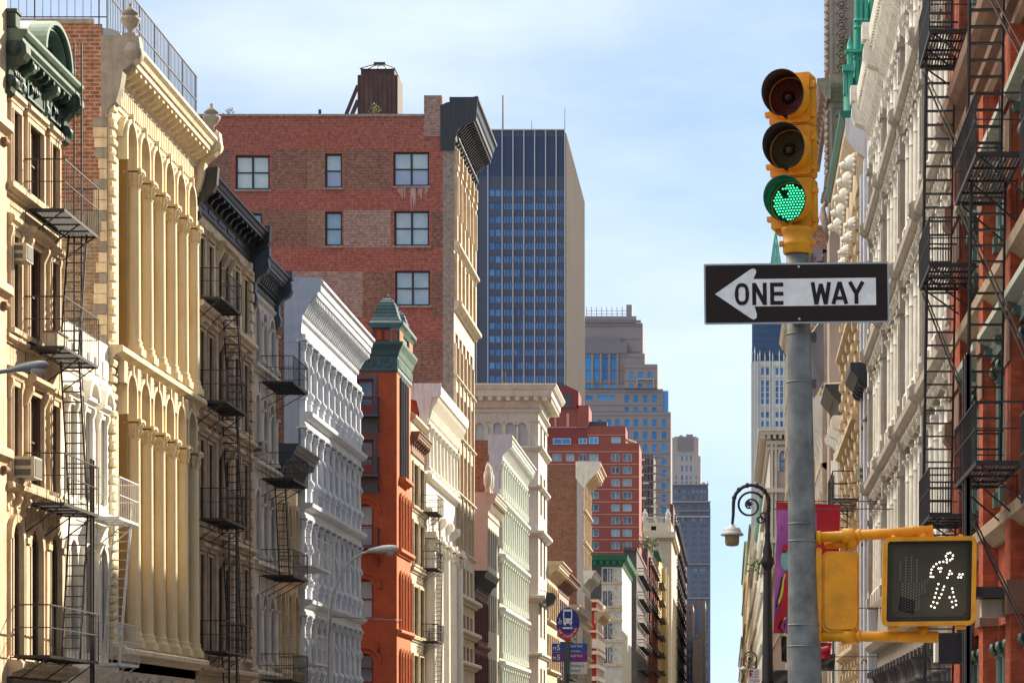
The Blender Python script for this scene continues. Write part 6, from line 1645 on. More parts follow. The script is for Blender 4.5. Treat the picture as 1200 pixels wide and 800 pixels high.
# carved panels: frame + scroll relief, on the near face and along the street edge
def carved(z0, z1):
    m = MB(s).use('ornate_brown')
    m.box(-.62, -.56, 0, .06, z0, z1); m.box(.28, .34, 0, .06, z0, z1); m.box(-.56, .28, 0, .06, z0, z0 + .06); m.box(-.56, .28, 0, .06, z1 - .06, z1)
    z = z0 + .25; sg = 1
    while z < z1 - .3:
        pts = []
        for k in range(15):
            a = R(sg * (k * 42)); r = .24 * (1 - k / 17); pts.append((-.14 + r * math.cos(a) * sg, .07, z + r * math.sin(a)))
        m.tube(pts, [.05 - .0015 * k for k in range(15)], 6)
        for q in range(4):
            a = R(90 * q + 30); m.tube([(-.14 + .25 * math.cos(a), .06, z + .22 * math.sin(a)), (-.14 + .36 * math.cos(a), .13, z + .3 * math.sin(a))], [.06, .025], 5)
        m.tube([(-.14, .05, z), (-.14, .17, z)], [.09, .05], 6)
        z += .5; sg = -sg
    m.f = fr; z = z0
    while z < z1 - .2:
        for u in (.1, .7, 1.4): m.tube([(u, .44, z), (u, .56, z + .1), (u, .54, z + .24), (u, .44, z + .3)], [.09, .13, .1, .05], 6)
        z += .36
    m.build('carved_panel', b, split=False)
carved(34.2, 39.8); carved(29.2, 32.5); carved(40.2, 46)
m = MB(s).use('ornate_brown')
for (uc, dd) in ((-.62, .12), (-.14, .18), (.34, .12)):
    pts = [(uc + (.26 - k * .015) * math.cos(R(k * 45)), dd, 28.2 + (.26 - k * .015) * math.sin(R(k * 45))) for k in range(15)]
    m.tube(pts, .06, 6)
    for j in range(3): m.tube([(uc - .1 + j * .1, .03, 26.9), (uc - .1 + j * .1, .16, 27.3), (uc - .1 + j * .1, .22, 27.75), (uc - .1 + j * .1, .12, 27.8)], [.05, .07, .06, .03], 5)
m.box(-.95, .52, -.0, .2, 28.6, 28.85)
m.f = fr
for u in (-.05, .5, 1.1, 1.7):
    m.tube([(u, .46, 26.3), (u, .62, 27.0), (u, .78, 27.6), (u, .66, 27.9)], [.05, .1, .12, .06], 6)
    m.tube([(u, .6 + (.2 - k * .012) * math.cos(R(k * 45)), 28.25 + (.24 - k * .012) * math.sin(R(k * 45))) for k in range(15)], .06, 6)
m.box(-.2, 2.2, .4, .72, 28.6, 28.84)
m.build('capital', b, split=False)
m = MB(fr).use('black_tin'); m.prof(-6, -.3, [(-.2, 17.0), (.1, 17.0), (.3, 17.4), (.75, 17.9), (.9, 18.1), (.9, 18.2), (-.2, 18.25)]); 
for k in range(9): bracket(m, -5.97 + k * .64, .2, 16.9, 17.9, .55)
m.use('bright_white'); m.prof(-6.01, -.3, [(-.2, 18.252), (.92, 18.202), (.92, 18.26), (-.2, 18.32)]); m.build('shop_cornice', b, split=False)
# low white front between lion building and brown pier
Y0 = 110.5; fr = FRt(Y0); b = empty('white_pilaster_front', (XR, Y0, 0), 'small white front with curled pilaster tops under a black bracketed cornice', 'building')
m = MB(fr).use('bright_white'); m.box(.01, 7.4, -8, 0, 0, 17); m.build('wall', b)
m = MB(fr).use('bright_white')
for u in (.2, 3.4, 6.6): m.box(u, u + .6, .001, .4, 0, 15.3); bracket(m, u, .6, 15.0, 16.6, .7)
m.build('pilaster', b)
m = MB(fr).use('iron_grey')
for k in range(10): m.bar((1.2 + k * .22, .5, 4), (1.2 + k * .22, .5, 14), .02)
for k in range(24): m.bar((1.2, .5, 4.2 + k * .4), (3.3, .5, 4.2 + k * .4), .02)
m.build('security_grille', b, split=False)

# ------------------------------------------------------------------ R7 and on
def frontR(name, label, Y0, Y1, zt, mat, rows, nb, cmat=None, cd=.8, ch=1.3, lm=None, xr=XR, wallmat='brick_dark', pane='glass_dark', depth=18):
    b = empty(name, (xr, Y0, 0), label, 'building'); fr = Fr((xr, Y0, 0), (0, 1, 0), (-1, 0, 0)); W = Y1 - Y0
    m = MB(fr).use(wallmat); m.box(.01, W - .01, -depth, -.35, 0, zt - .3); m.build('wall', b)
    p = W / nb; ops = [(k * p + p * .25, k * p + p * .75, z0, z1) for z0, z1 in rows for k in range(nb)]
    m = MB(fr).use(mat); m.wall(0, W, 0, zt - .3, ops, .3); m.build('facade', b)
    for o in ops: win(b, fr, *o, th=.3, pane=pane)
    m = MB(fr).use(lm or mat)
    for z0, z1 in rows: ledge(m, 0, W, z0 - .6, .35, .35)
    m.build('ledge', b)
    m = MB(fr).use(lm or mat)
    for k in range(nb + 1): u = min(max(k * p - .2, 0), W - .4); m.box(u, u + .4, 0, .25, 0, zt - ch - .1)
    m.build('pilaster', b)
    cornice(b, fr, 0, W, zt - ch, zt, cd, cmat or lm or mat, pitch=.7, mw=.2)
    return b
b = frontR('pale_scrolled_building', 'pale stone building with scrolled brackets just right of the grey pole', 132.5, 146.4, 26, 'pale_stone', [(z, z + 2.8) for z in (4, 8.4, 12.8, 17.2, 21.4)], 4, lm='cream_trim')
fr = FRt(132.5); m = MB(fr).use('bright_white')
for u in (.1, 3.0, 6.0, 9.0):
    bracket(m, u, .4, 15.6, 20.6, .9); bracket(m, u, .4, 11, 14.5, .6)
m.build('bracket', b)
b = frontR('grey_roofed_building', 'grey brown building with flat ledge and a brick chimney beside the pole top', 146.5, 158, 31.5, 'mauve_stone', [(z, z + 2.6) for z in range(4, 28, 4)], 4, cmat='granite_band', cd=.5, ch=.8)
m = MB(FRt(146.5)).use('brick_warm'); m.box(.5, 2.0, -.9, .3, 31.5, 32.8); m.use('granite_band'); m.box(.4, 2.1, -1.0, .4, 32.8, 32.95); m.build('chimney', b, split=False)
frontR('low_beige_front', 'low beige front standing mostly hidden behind the grey pole', 158.1, 190.9, 21.5, 'beige_stone', [(z, z + 2.6) for z in (4, 8.5, 13, 17)], 12)
frontR('tall_tan_front', 'tall tan front hidden behind the one way sign and the pole', 191, 221.5, 38, 'tan_panel', [(z, z + 2.6) for z in range(4, 35, 4)], 8, depth=6)
frontR('low_brown_front', 'low brown front seen past the left edge of the grey pole', 221.6, 319.8, 20.5, 'mauve_stone', [(z, z + 2.6) for z in (4, 8.5, 13)], 24)
m = MB().use('brick_brown'); m.box(12, 17, 148.5, 158, 0, 42.7); m.build('wall_', None) if False else None
b = empty('unseen_shade_block', (12, 148.5, 0), 'added unseen brick block behind the right row, shading the white columns opposite', 'building'); m.build('wall', b)  # added unseen block, casts shade on the white columns across the street
# R8 tan classical corner
Y0 = 320.0; k8 = Y0 / F
b = empty('tan_corner_building', (XR, Y0, 0), 'tan classical corner building with toothed cornice and arched window, left of grey pole', 'building')
s = Fr((XR, Y0, 0), (1, 0, 0), (0, -1, 0)); zt = Zp(503, Y0)
def p8(x0, x1, y0, y1): return (Xp(x0, Y0) - XR, Xp(x1, Y0) - XR, Zp(y1, Y0), Zp(y0, Y0))
ops = [(*p8(913.5, 921, 528, 552), .8), (*p8(930, 938, 528, 552), .8), (*p8(913.5, 921, 600, 622), .8), (*p8(913.5, 921, 650, 672), .8), (*p8(913.5, 921, 700, 722), .8)]
m = MB(s).use('mauve_stone'); m.wall(0, 16, 0, zt - 1.5, ops, .4); m.use('tan_panel'); m.box(0.02, 16, -60, -.45, 0, zt - .5); m.box(0, .3, -60, -.02, 0, zt - .4); m.build('wall', b, split=False)
for o in ops: win(b, s, *o[:4], th=.4, rise=.8, sur='tan_panel', sw=.3, sd=.2, pane='glass_pale', fw=.12)
m = MB(s).use('tan_panel')
for (z0, z1, d_) in ((zt - .35, zt, 1.5), (zt - .8, zt - .35, 1.25), (zt - 2.0, zt - 1.5, .4), (Zp(527, Y0), Zp(524, Y0), .3), (Zp(577, Y0), Zp(572, Y0), .6), (Zp(636, Y0), Zp(630, Y0), .6)): m.box(-d_, 16, -60, d_, z0, z1 - .003)
for k in range(22): m.box(-1.1 + k * .75, -.7 + k * .75, .0, 1.1, zt - 1.3, zt - .8)
m.build('cornice', b, split=False)
m = MB(s).use('tan_panel')
for x in (903, 907.5, 923): a, c, _, _ = p8(x, x + 3, 0, 0); m.box(a, c, 0, .35, 0, zt - 2.01)
m.build('pilaster', b)
# R9, R10: farther strips
def farR(name, label, Y0, Y1, zt, mat, n=10, xr=XR, cmat=None):
    b = empty(name, (xr, Y0, 0), label, 'building'); s = Fr((xr, Y0, 0), (1, 0, 0), (0, -1, 0)); fr = Fr((xr, Y0, 0), (0, 1, 0), (-1, 0, 0))
    ops = [(a, a + 1.2, z, z + 2.0) for a in (.8, 3.0, 5.2) for z in range(5, int(zt) - 5, 4)]
    m = MB(s).use(mat); m.wall(0, 14, 0, zt, ops, .3); m.box(.5, 14, -(Y1 - Y0), -.35, 0, zt - .1)
    n_ = max(4, int((Y1 - Y0) / 7)); o2 = [((k + .3) * (Y1 - Y0) / n_, (k + .75) * (Y1 - Y0) / n_, z, z + 2.4) for k in range(n_) for z in range(4, int(zt) - 4, 4)]
    m.f = fr; m.wall(0, Y1 - Y0, 0, zt, o2, .45); m.build('wall', b, split=False)
    many_windows(b, s, ops, .3, 'glass_pale'); many_windows(b, fr, o2, .4, 'glass_dark', cap=24)
    m = MB(fr).use(cmat or mat)
    m.prof(0, Y1 - Y0, [(0, zt - .8), (.3, zt - .6), (.6, zt - .2), (.6, zt), (0, zt + .1)]); m.use(mat)
    for z in (zt * .8, zt * .6, zt * .4, zt * .2): m.prof(0, Y1 - Y0, [(0, z), (.3, z + .2), (.5, z + .6), (.5, z + .8), (0, z + .9)])
    m.build('belt', b, split=False)
    return b
farR('pale_green_roofed_building', 'pale building with teal copper roof edge behind the street lamp crook', 385, 470, Zp(578, 385), 'pale_stone', cmat='copper_green')
farR('brownish_far_building', 'brownish far building beside the lamp post with small windows', 472, 590, Zp(640, 472), 'beige_stone')
farR('cream_far_building', 'cream far building with dark side windows at the street end', 592, 760, Zp(614, 592), 'beige_stone', cmat='copper_green')
farR('slim_far_building', 'slim tan far building left of the lamp post against the sky', 790, 1000, Zp(634, 790), 'yellow_stone', cmat='copper_green')
farR('last_far_building', 'lowest far building at the very end of the right row', 1010, 1400, Zp(745, 1010), 'far_pale')
shrub(888, 664, 384, 1.6, 'greenish roof planting above the lamp post bracket', seed=12)

# ------------------------------------------------------------------ gothic skyscraper
Y0 = 1300.0; XW = 940; s = faceframe(Y0, XW); kW = Y0 / F
b = empty('gothic_skyscraper', (s.o.x, Y0, 0), 'white gothic skyscraper with blue netting below its green copper spire, behind the sign', 'building')
cs = [(892, 895), (897.7, 901), (908.8, 912.2), (914.3, 917.4), (919.8, 923), (928, 931), (934, 937)]
rects = []
for x0_, x1_ in cs:
    rects.append((*pxr(Y0, XW, x0_, x1_, 431, 439), .6))
    for q in range(4): rects.append(pxr(Y0, XW, x0_, x1_, 446 + q * 7, 452 + q * 7))
    for q in range(22): rects.append(pxr(Y0, XW, x0_, x1_, 482.5 + q * 10.6, 489 + q * 10.6))
rects = [(r[0], r[1], r[2], r[3]) for r in rects]
m = MB(s).use('gothic_white'); a, c, z0, z1 = pxr(Y0, XW, 883, 940, 423, 868); m.wall(a, c, z0, z1, rects, .6); m.box(a, c, -26, -.65, z0, z1 - .1)
a, c, z0, z1 = pxr(Y0, XW, 880, 889, 416, 868); m.box(a, c, -8, 1.0, z0, z1 - 4); m.build('wall', b, split=False)
many_windows(b, s, rects, .6, 'glass_navy')
m = MB(s).use('gothic_white')
for k, x in enumerate((881, 884.5, 888, 890.5, 896.4, 902, 905.5, 913.2, 918.6, 925, 932)):
    a, c, z0, z1 = pxr(Y0, XW, x - .5, x + .5, 420 - (k % 2) * 3 - (4 if k < 2 else 0), 868); m.box(a, c, .0, 1.3 if x > 889 else 1.9, z0, z1); uc = (a + c) / 2
    m.lathe(uc, .6, [(.35, z1 - .01), (.3, z1 + 1), (.02, z1 + 3.4)], 6)
for y in (441, 443.5, 476, 478): a, c, z0, z1 = pxr(Y0, XW, 889, 940, y, y + 1); m.box(a, c, .0, .7, z0, z1)
for k in range(14): u = 4 + k * 1.75; a = pxr(Y0, XW, 889, 940, 428, 430)[2]; m.arch(u, a, .55, .85, 0, .9, 8)
m.build('buttress', b, split=False)
m = MB(s).use('net_blue'); a, c, z0, z1 = pxr(Y0, XW, 881.5, 925, 376, 424); m.box(a, c, -20, -2, z0, z1)
for k in range(12): m.box(a + k * (c - a) / 12, a + k * (c - a) / 12 + .25, -2, -1.7, z0, z1)
for k in range(6): m.box(a, c, -2.0, -1.75, z0 + k * 3.8, z0 + k * 3.8 + .25)
m.build('netting', b, split=False)
m = MB(s).use('copper_green'); uc = (XW - 909.5) * kW
for y0, y1, w0, w1 in ((376, 330, 9.5, 8.5), (330, 306, 8.5, 6.5), (306, 290, 6.0, 4.0), (290, 276, 3.8, 1.9), (276, 268, 1.5, .5)):
    za = Zp(y0, Y0); zc_ = Zp(y1, Y0); w0 *= kW; w1 *= kW
    V = [(uc + sx * w0 * 1.0, -10 + sy * w0, za) for sx, sy in ((-1, -1), (1, -1), (1, 1), (-1, 1))] + [(uc + sx * w1, -10 + sy * w1, zc_) for sx, sy in ((-1, -1), (1, -1), (1, 1), (-1, 1))]
    m.add(V, [(0, 1, 5, 4), (1, 2, 6, 5), (2, 3, 7, 6), (3, 0, 4, 7), (4, 5, 6, 7), (3, 2, 1, 0)])
    for sx in (-1, 0, 1): m.tube([(uc + sx * w0 * .95, -10 + w0, za), (uc + sx * w1 * .95, -10 + w1, zc_ + 1)], .3, 5)
m.build('spire', b, split=False)

# ================================================================== STREET FURNITURE
plain('signal_yellow', (.74, .30, .004), rough=.5, spec=.4, var=.35, scale=9, bump=.12)
plain('pole_grey', (.17, .175, .165), rough=.42, spec=.45, var=.55, scale=11, bump=.12)
plain('visor_black', (.02, .016, .012), rough=.6)
plain('visor_red', (.045, .015, .012), rough=.5)
plain('visor_green', (.005, .10, .055), rough=.35)
plain('lens_red', (.16, .018, .012), rough=.25); plain('lens_amber', (.09, .06, .025), rough=.3)
plain('lens_ground', (.015, .05, .035), rough=.3)
emit('led_green', (.06, 1.0, .42), 1.0); emit('led_white', (1.0, .90, .72), 1.3)
plain('led_off', (.17, .155, .105), rough=.4)
plain('sign_black', (.020, .011, .008), rough=.5, spec=.2, var=.3, scale=5)
plain('sign_white', (.74, .72, .70), rough=.35, var=.2, scale=14)
plain('sign_edge', (.38, .38, .38), rough=.45, metal=.6)
plain('ped_face', (.085, .070, .042), rough=.45, spec=.15, var=.35, scale=4)
plain('post_black', (.018, .015, .015), rough=.4, spec=.5)
plain('lamp_grey', (.22, .235, .26), rough=.4); plain('lamp_pale', (.42, .44, .44), rough=.4)
plain('lamp_bowl', (.30, .24, .12), rough=.15); plain('lamp_glass', (.45, .42, .38), rough=.12)
plain('banner_red', (.46, .014, .030), rough=.8, var=.3, scale=2); plain('banner_purple', (.40, .11, .40), rough=.8, var=.2, scale=2)
plain('banner_grey', (.06, .06, .065), rough=.8); plain('banner_yellow', (.6, .5, .04), rough=.8); plain('banner_navy', (.02, .02, .12), rough=.8); plain('banner_teal', (.2, .45, .42), rough=.8); plain('banner_white', (.7, .66, .66), rough=.8)
plain('bus_blue', (.008, .018, .19), rough=.35); plain('bus_red', (.42, .012, .02), rough=.35); plain('bus_white', (.72, .74, .76), rough=.4); plain('bus_purple', (.16, .01, .15), rough=.35); plain('bus_lightblue', (.015, .05, .26), rough=.35)
plain('post_green', (.04, .075, .06), rough=.45); plain('plate_white', (.55, .52, .46), rough=.4); plain('ink', (.03, .03, .03), rough=.5)

def text_mesh(txt, size, name, mat, fr, u, z, d, parent, bold=0.0, squeeze=1.0, align='LEFT', rot=0):
    cu = bpy.data.curves.new(name, 'FONT'); cu.body = txt; cu.size = size; cu.offset = bold; cu.extrude = .0008 * max(1, size * 3); cu.align_x = align
    t = bpy.data.objects.new(name + '_tmp', cu); COL.objects.link(t); bpy.context.view_layer.update()
    me = bpy.data.meshes.new_from_object(t.evaluated_get(bpy.context.evaluated_depsgraph_get())); bpy.data.objects.remove(t); bpy.data.curves.remove(cu)
    bb = base_of(parent); cr, sr = math.cos(rot), math.sin(rot)
    for v in me.vertices:
        x, y = v.co.x * squeeze, v.co.y; x, y = x * cr - y * sr, x * sr + y * cr
        p = fr.p(u + x, d + v.co.z, z + y) - bb; v.co = p
    me.materials.clear(); me.materials.append(MATS[mat]); me.name = name
    o = bpy.data.objects.new(name, me); COL.objects.link(o); o.parent = parent
    return o

YP = 12.0; kp = YP / F
def PX(x): return Xp(x, YP)
def PZ(y): return Zp(y, YP)
# ------------------------------------------------------------------ grey pole
o = empty('signal_pole', (PX(943.5), YP, 0), 'thick tapering grey steel pole carrying the traffic light and one way sign', 'pole')
pole_root = o
m = MB().use('pole_grey')
path = [(PX(944.5), YP, 0), (PX(943.3), YP, PZ(800)), (PX(939.8), YP, PZ(620)), (PX(936.8), YP, PZ(420)), (PX(934.5), YP, PZ(296))]
m.tube(path, [.096, .0855, .0685, .060, .0565], 28); m.build('shaft', o)
for y, r in ((614, .070), (634, .0715), (732, .081), (757, .083), (392, .0605), (448, .0625)):
    t = (800 - y) / (800 - 296); m = MB().use('pole_grey'); x = 943.3 + (934.5 - 943.3) * t
    m.tube([(PX(x), YP, PZ(y) - .004), (PX(x), YP, PZ(y) + .004)], r + .0012, 28); m.build('band', o)
m = MB().use('pole_grey'); m.lathe(PX(944.5), YP, [(.22, 0.13), (.22, .2), (.17, .26), (.15, .7), (.11, .8)], 20); m.build('base', o)
# ------------------------------------------------------------------ traffic light
th = R(18); Ls = Fr((PX(927), YP, PZ(177.5)), (math.cos(th), -math.sin(th), 0), (-math.sin(th), -math.cos(th), 0), (-.018, 0, 1))
o = empty('traffic_light', (PX(935), YP, PZ(298)), 'yellow three lamp traffic light showing green on top of the grey pole', 'traffic light')
def rbox(m, u0, u1, d0, d1, z0, z1, r=.02, n=4):
    pts = []
    for cx, cz, a0 in ((u1 - r, z1 - r, 0), (u0 + r, z1 - r, 90), (u0 + r, z0 + r, 180), (u1 - r, z0 + r, 270)):
        for k in range(n + 1): a = R(a0 + 90 * k / n); pts.append((cx + r * math.cos(a), cz + r * math.sin(a)))
    m.poly(pts, d0, d1)
HW = .110; SH = .258
m = MB(Ls).use('signal_yellow')
for i in range(3):
    zc = (1 - i) * SH
    rbox(m, -HW, HW, -.085, 0, zc - SH / 2 + .0015, zc + SH / 2 - .0015, .018)
m.build('housing', o, split=False)
for i, (nm, lm, vm) in enumerate((('red', 'lens_red', 'visor_red'), ('amber', 'lens_amber', 'visor_black'), ('green', 'lens_ground', 'visor_green'))):
    zc = (1 - i) * SH
    dm = MB(Ls).use('signal_yellow'); rbox(dm, -HW + .006, HW - .006, .001, .018, zc - SH / 2 + .008, zc + SH / 2 - .008, .02);
    for z_ in (-.085, .06): dm.box(HW - .004, HW + .022, -.02, .012, zc + z_ - .012, zc + z_ + .012); dm.tube([(HW + .012, .0, zc + z_ - .018), (HW + .012, .0, zc + z_ + .018)], .008, 8)
    dm.box(-HW - .018, -HW + .004, -.02, .012, zc - .07 - .012, zc - .07 + .012)
    door = dm.build('door', o, split=False)
    lens = MB(Ls).use(lm)
    # shallow dome
    V = [(0, .0335, zc)]; fs = []
    for j, (rr, dd) in enumerate(((.035, .0325), (.07, .028), (.098, .018))):
        for k in range(24): a = 2 * math.pi * k / 24; V.append((rr * math.cos(a), dd, zc + rr * math.sin(a)))
    for k in range(24): fs.append((0, 1 + k, 1 + (k + 1) % 24))
    for j in range(2):
        for k in range(24): fs.append((1 + j * 24 + k, 1 + j * 24 + (k + 1) % 24, 1 + (j + 1) * 24 + (k + 1) % 24, 1 + (j + 1) * 24 + k))
    lens.add(V, fs, True); ln = lens.build('lens', o)
    led = MB(Ls).use('led_green' if i == 2 else 'lens_amber' if i == 1 else 'visor_red')
    for a_ in range(-6, 7):
        for c_ in range(-6, 7):
            x_ = (a_ + (.5 if c_ % 2 else 0)) * .0148; z_ = c_ * .0138
            if x_ * x_ + z_ * z_ < .0072 and not (i == 2 and -.05 < x_ < -.01 and .015 < z_ < .06 and x_ + z_ > -.01):
                dd = .0385 - (x_ * x_ + z_ * z_) * 1.2
                led.lathe_h(x_, zc + z_, dd, .0056) if False else led.add([(x_ + .0044 * math.cos(2 * math.pi * k / 8), dd, zc + z_ + .0044 * math.sin(2 * math.pi * k / 8)) for k in range(8)] + [(x_, dd + .003, zc + z_)], [(k, (k + 1) % 8, 8) for k in range(8)], False)
    lo = led.build('led', ln, split=False); lo['kind'] = 'stuff'
    # tunnel visor: cut away underneath
    v = MB(Ls).use(vm); n = 30; V = []; fs = []
    a0, a1 = -84, 264
    for k in range(n + 1):
        a = R(a0 + (a1 - a0) * k / n); c_, s_ = math.cos(a), math.sin(a)
        t = (math.sin(a) + .85) / 1.85; L_ = .08 + .065 * max(0, min(1, t)) ** .8
        for rr in (.103, .1065):
            V += [(rr * c_, .018, zc + rr * s_), (rr * c_, .018 + L_, zc + rr * s_)]
    for k in range(n):
        q = k * 4; w_ = q + 4
        fs += [(q, w_, w_ + 1, q + 1), (q + 2, q + 3, w_ + 3, w_ + 2), (q + 1, w_ + 1, w_ + 3, q + 3)]
    v.add(V, fs, True)
    # outer skin in housing yellow
    v.use('signal_yellow'); V = []; fs = []
    for k in range(n + 1):
        a = R(a0 + (a1 - a0) * k / n); c_, s_ = math.cos(a), math.sin(a); t = (math.sin(a) + .85) / 1.85; L_ = .078 + .065 * max(0, min(1, t)) ** .8
        V += [(.108 * c_, .018, zc + .108 * s_), (.108 * c_, .018 + L_, zc + .108 * s_)]
    for k in range(n): fs.append((2 * k, 2 * k + 2, 2 * k + 3, 2 * k + 1))
    v.add(V, fs, True); v.build('visor', o, split=False)
m = MB(Ls).use('signal_yellow'); z0 = -1.5 * SH
m.box(-HW + .02, HW - .02, -.08, -.01, z0 - .012, z0 + .002)
cz = MB().use('signal_yellow'); cx = PX(934.5)
cz.lathe(cx, YP, [(.066, PZ(298)), (.072, PZ(296)), (.072, PZ(289)), (.076, PZ(288)), (.076, PZ(285)), (.072, PZ(284)), (.072, PZ(274)), (.08, PZ(272)), (.08, PZ(268)), (.06, PZ(266))], 24)
cz.box(cx - .09, cx - .06, YP - .03, YP + .03, PZ(288), PZ(284)); cz.box(cx + .06, cx + .09, YP - .03, YP + .03, PZ(288), PZ(284))
m.build('bottom_plate', o); cz.build('mounting_collar', o, split=False)

# ------------------------------------------------------------------ one way sign
YS = 11.88; ks = YS / F
Ss = Fr((Xp(933.5, YS), YS, Zp(343.5, YS)), (1, 0, .012), (0, -1, 0), (-.012, 0, 1))
def su(x): return (x - 933.5) * ks
def sz(y): return (343.5 - y) * ks
o = empty('one_way_sign', (Xp(933.5, YS), YS, Zp(343.5, YS)), 'black ONE WAY sign with white arrow pointing left, bolted to the grey pole', 'sign')
m = MB(Ss).use('sign_edge'); rbox(m, su(825), su(1042), -.004, 0, sz(379), sz(308), .008); m.build('plate', o)
m = MB(Ss).use('sign_black'); rbox(m, su(827), su(1040), .0005, .0012, sz(377), sz(310), .007); m.build('face', o)
m = MB(Ss).use('sign_white')
ar = [(838, 343.5), (879, 315.5), (883, 314), (886, 315.5), (886.3, 319), (883, 326.5), (1026.5, 326.5), (1026.5, 358.5), (884, 358.5), (886.5, 367), (886.5, 371.5), (883, 374), (879, 372)]
m.poly([(su(x), sz(y)) for x, y in ar], .0016, .0022); m.build('arrow', o)
T = 4.6
def stroke(m, pts, t=T, d0=.0026, d1=.0032):
    for (x0, y0), (x1, y1) in zip(pts[:-1], pts[1:]):
        dx, dy = x1 - x0, y1 - y0; L_ = math.hypot(dx, dy); nx, ny = -dy / L_ * t / 2, dx / L_ * t / 2
        m.poly([(su(x0 + nx), sz(y0 + ny)), (su(x1 + nx), sz(y1 + ny)), (su(x1 - nx), sz(y1 - ny)), (su(x0 - nx), sz(y0 - ny))], d0, d1); d0 += .00003; d1 += .00003
def glyph(ch, x, w, y0=331, y1=357):
    m = MB(Ss).use('sign_black'); h = T / 2
    if ch == 'O':
        pts = []; r = w / 2 - h
        for k in range(28):
            a = 2 * math.pi * k / 28; c, s_ = math.cos(a), math.sin(a)
            pts.append((x + w / 2 + r * math.copysign(abs(c) ** .72, c), (y0 + y1) / 2 + ((y1 - y0) / 2 - h) * math.copysign(abs(s_) ** .8, s_)))
        V = []; n = len(pts)
        cx, cy = x + w / 2, (y0 + y1) / 2
        for px_, py_ in pts:
            L_ = math.hypot(px_ - cx, py_ - cy); e = h / L_
            for f_ in (1 + e, 1 - e):
                for d_ in (.0026, .0032): V.append((su(cx + (px_ - cx) * f_), d_, sz(cy + (py_ - cy) * f_)))
        m.add(V, [f for k in range(n) for f in ((4 * k, 4 * ((k + 1) % n), 4 * ((k + 1) % n) + 1, 4 * k + 1), (4 * k + 2, 4 * ((k + 1) % n) + 2, 4 * ((k + 1) % n) + 3, 4 * k + 3), (4 * k + 1, 4 * ((k + 1) % n) + 1, 4 * ((k + 1) % n) + 3, 4 * k + 3))])
    elif ch == 'N': stroke(m, [(x + h, y1), (x + h, y0)]); stroke(m, [(x + h, y0 + 1), (x + w - h, y1 - 1)], d0=.00275, d1=.0034); stroke(m, [(x + w - h, y1), (x + w - h, y0)], d0=.0029, d1=.0036)
    elif ch == 'E': stroke(m, [(x + h, y1), (x + h, y0)]); [stroke(m, [(x + h, y), (x + w, y)], d0=.00275 + i * 3e-5, d1=.0034 + i * 3e-5) for i, y in enumerate((y0 + h, (y0 + y1) / 2, y1 - h))]
    elif ch == 'W': stroke(m, [(x + h, y0), (x + w * .27, y1)]); stroke(m, [(x + w * .27, y1), (x + w / 2, y0 + 2)], d0=.00275, d1=.0034); stroke(m, [(x + w / 2, y0 + 2), (x + w * .73, y1)], d0=.0029, d1=.0036); stroke(m, [(x + w * .73, y1), (x + w - h, y0)], d0=.0031, d1=.0038)
    elif ch == 'A': stroke(m, [(x + h, y1), (x + w / 2, y0)]); stroke(m, [(x + w / 2, y0), (x + w - h, y1)], d0=.00275, d1=.0034); stroke(m, [(x + w * .2, y1 - 7), (x + w * .8, y1 - 7)], t=4, d0=.0029, d1=.0036)
    elif ch == 'Y': stroke(m, [(x + h, y0), (x + w / 2, y0 + 14)]); stroke(m, [(x + w - h, y0), (x + w / 2, y0 + 14)], d0=.00275, d1=.0034); stroke(m, [(x + w / 2, y0 + 12), (x + w / 2, y1)], d0=.0029, d1=.0036)
    m.build('letter', o, split=False)
for ch, x, w_ in (('O', 861, 17), ('N', 881.5, 17), ('E', 902.5, 15.5), ('W', 950, 24), ('A', 974, 20), ('Y', 993.5, 20)): glyph(ch, x, w_)
for y in (313, 374):
    m = MB(Ss).use('sign_edge'); u, z = su(936.5), sz(y)
    m.tube([(u, .0, z), (u, .008, z)], [.008, .005], 10); m.build('bolt', o)
m = MB().use('sign_edge'); m.box(PX(934) - .03, PX(934) + .03, YS + .004, YP - .05, Zp(318, YS), Zp(312, YS)); m.box(PX(934) - .03, PX(934) + .03, YS + .004, YP - .05, Zp(376, YS), Zp(370, YS)); m.build('clamp', o, split=True)
# small plate seen almost edge on behind the pole
o = empty('side_sign', (PX(957), 12.1, PZ(420)), 'scuffed metal plate seen nearly edge on, strapped to the pole under the one way sign', 'sign')
m = MB().use('sign_edge')
q = [((949.5), 12.06, 391), ((964), 12.3, 371), ((965.5), 12.3, 445), ((953), 12.06, 467)]
V = [(Xp(x, y), y, Zp(z, y)) for x, y, z in q]; V2 = [(v[0] + .004, v[1] + .001, v[2]) for v in V]
m.add(V + V2, [(0, 1, 2, 3), (7, 6, 5, 4), (0, 4, 5, 1), (1, 5, 6, 2), (2, 6, 7, 3), (3, 7, 4, 0)]); m.build('plate', o)
m = MB().use('iron_grey')
for y in (393, 448): m.box(PX(946), PX(957), 12.0, 12.1, PZ(y + 4), PZ(y - 4))
m.build('strap', o, split=True)

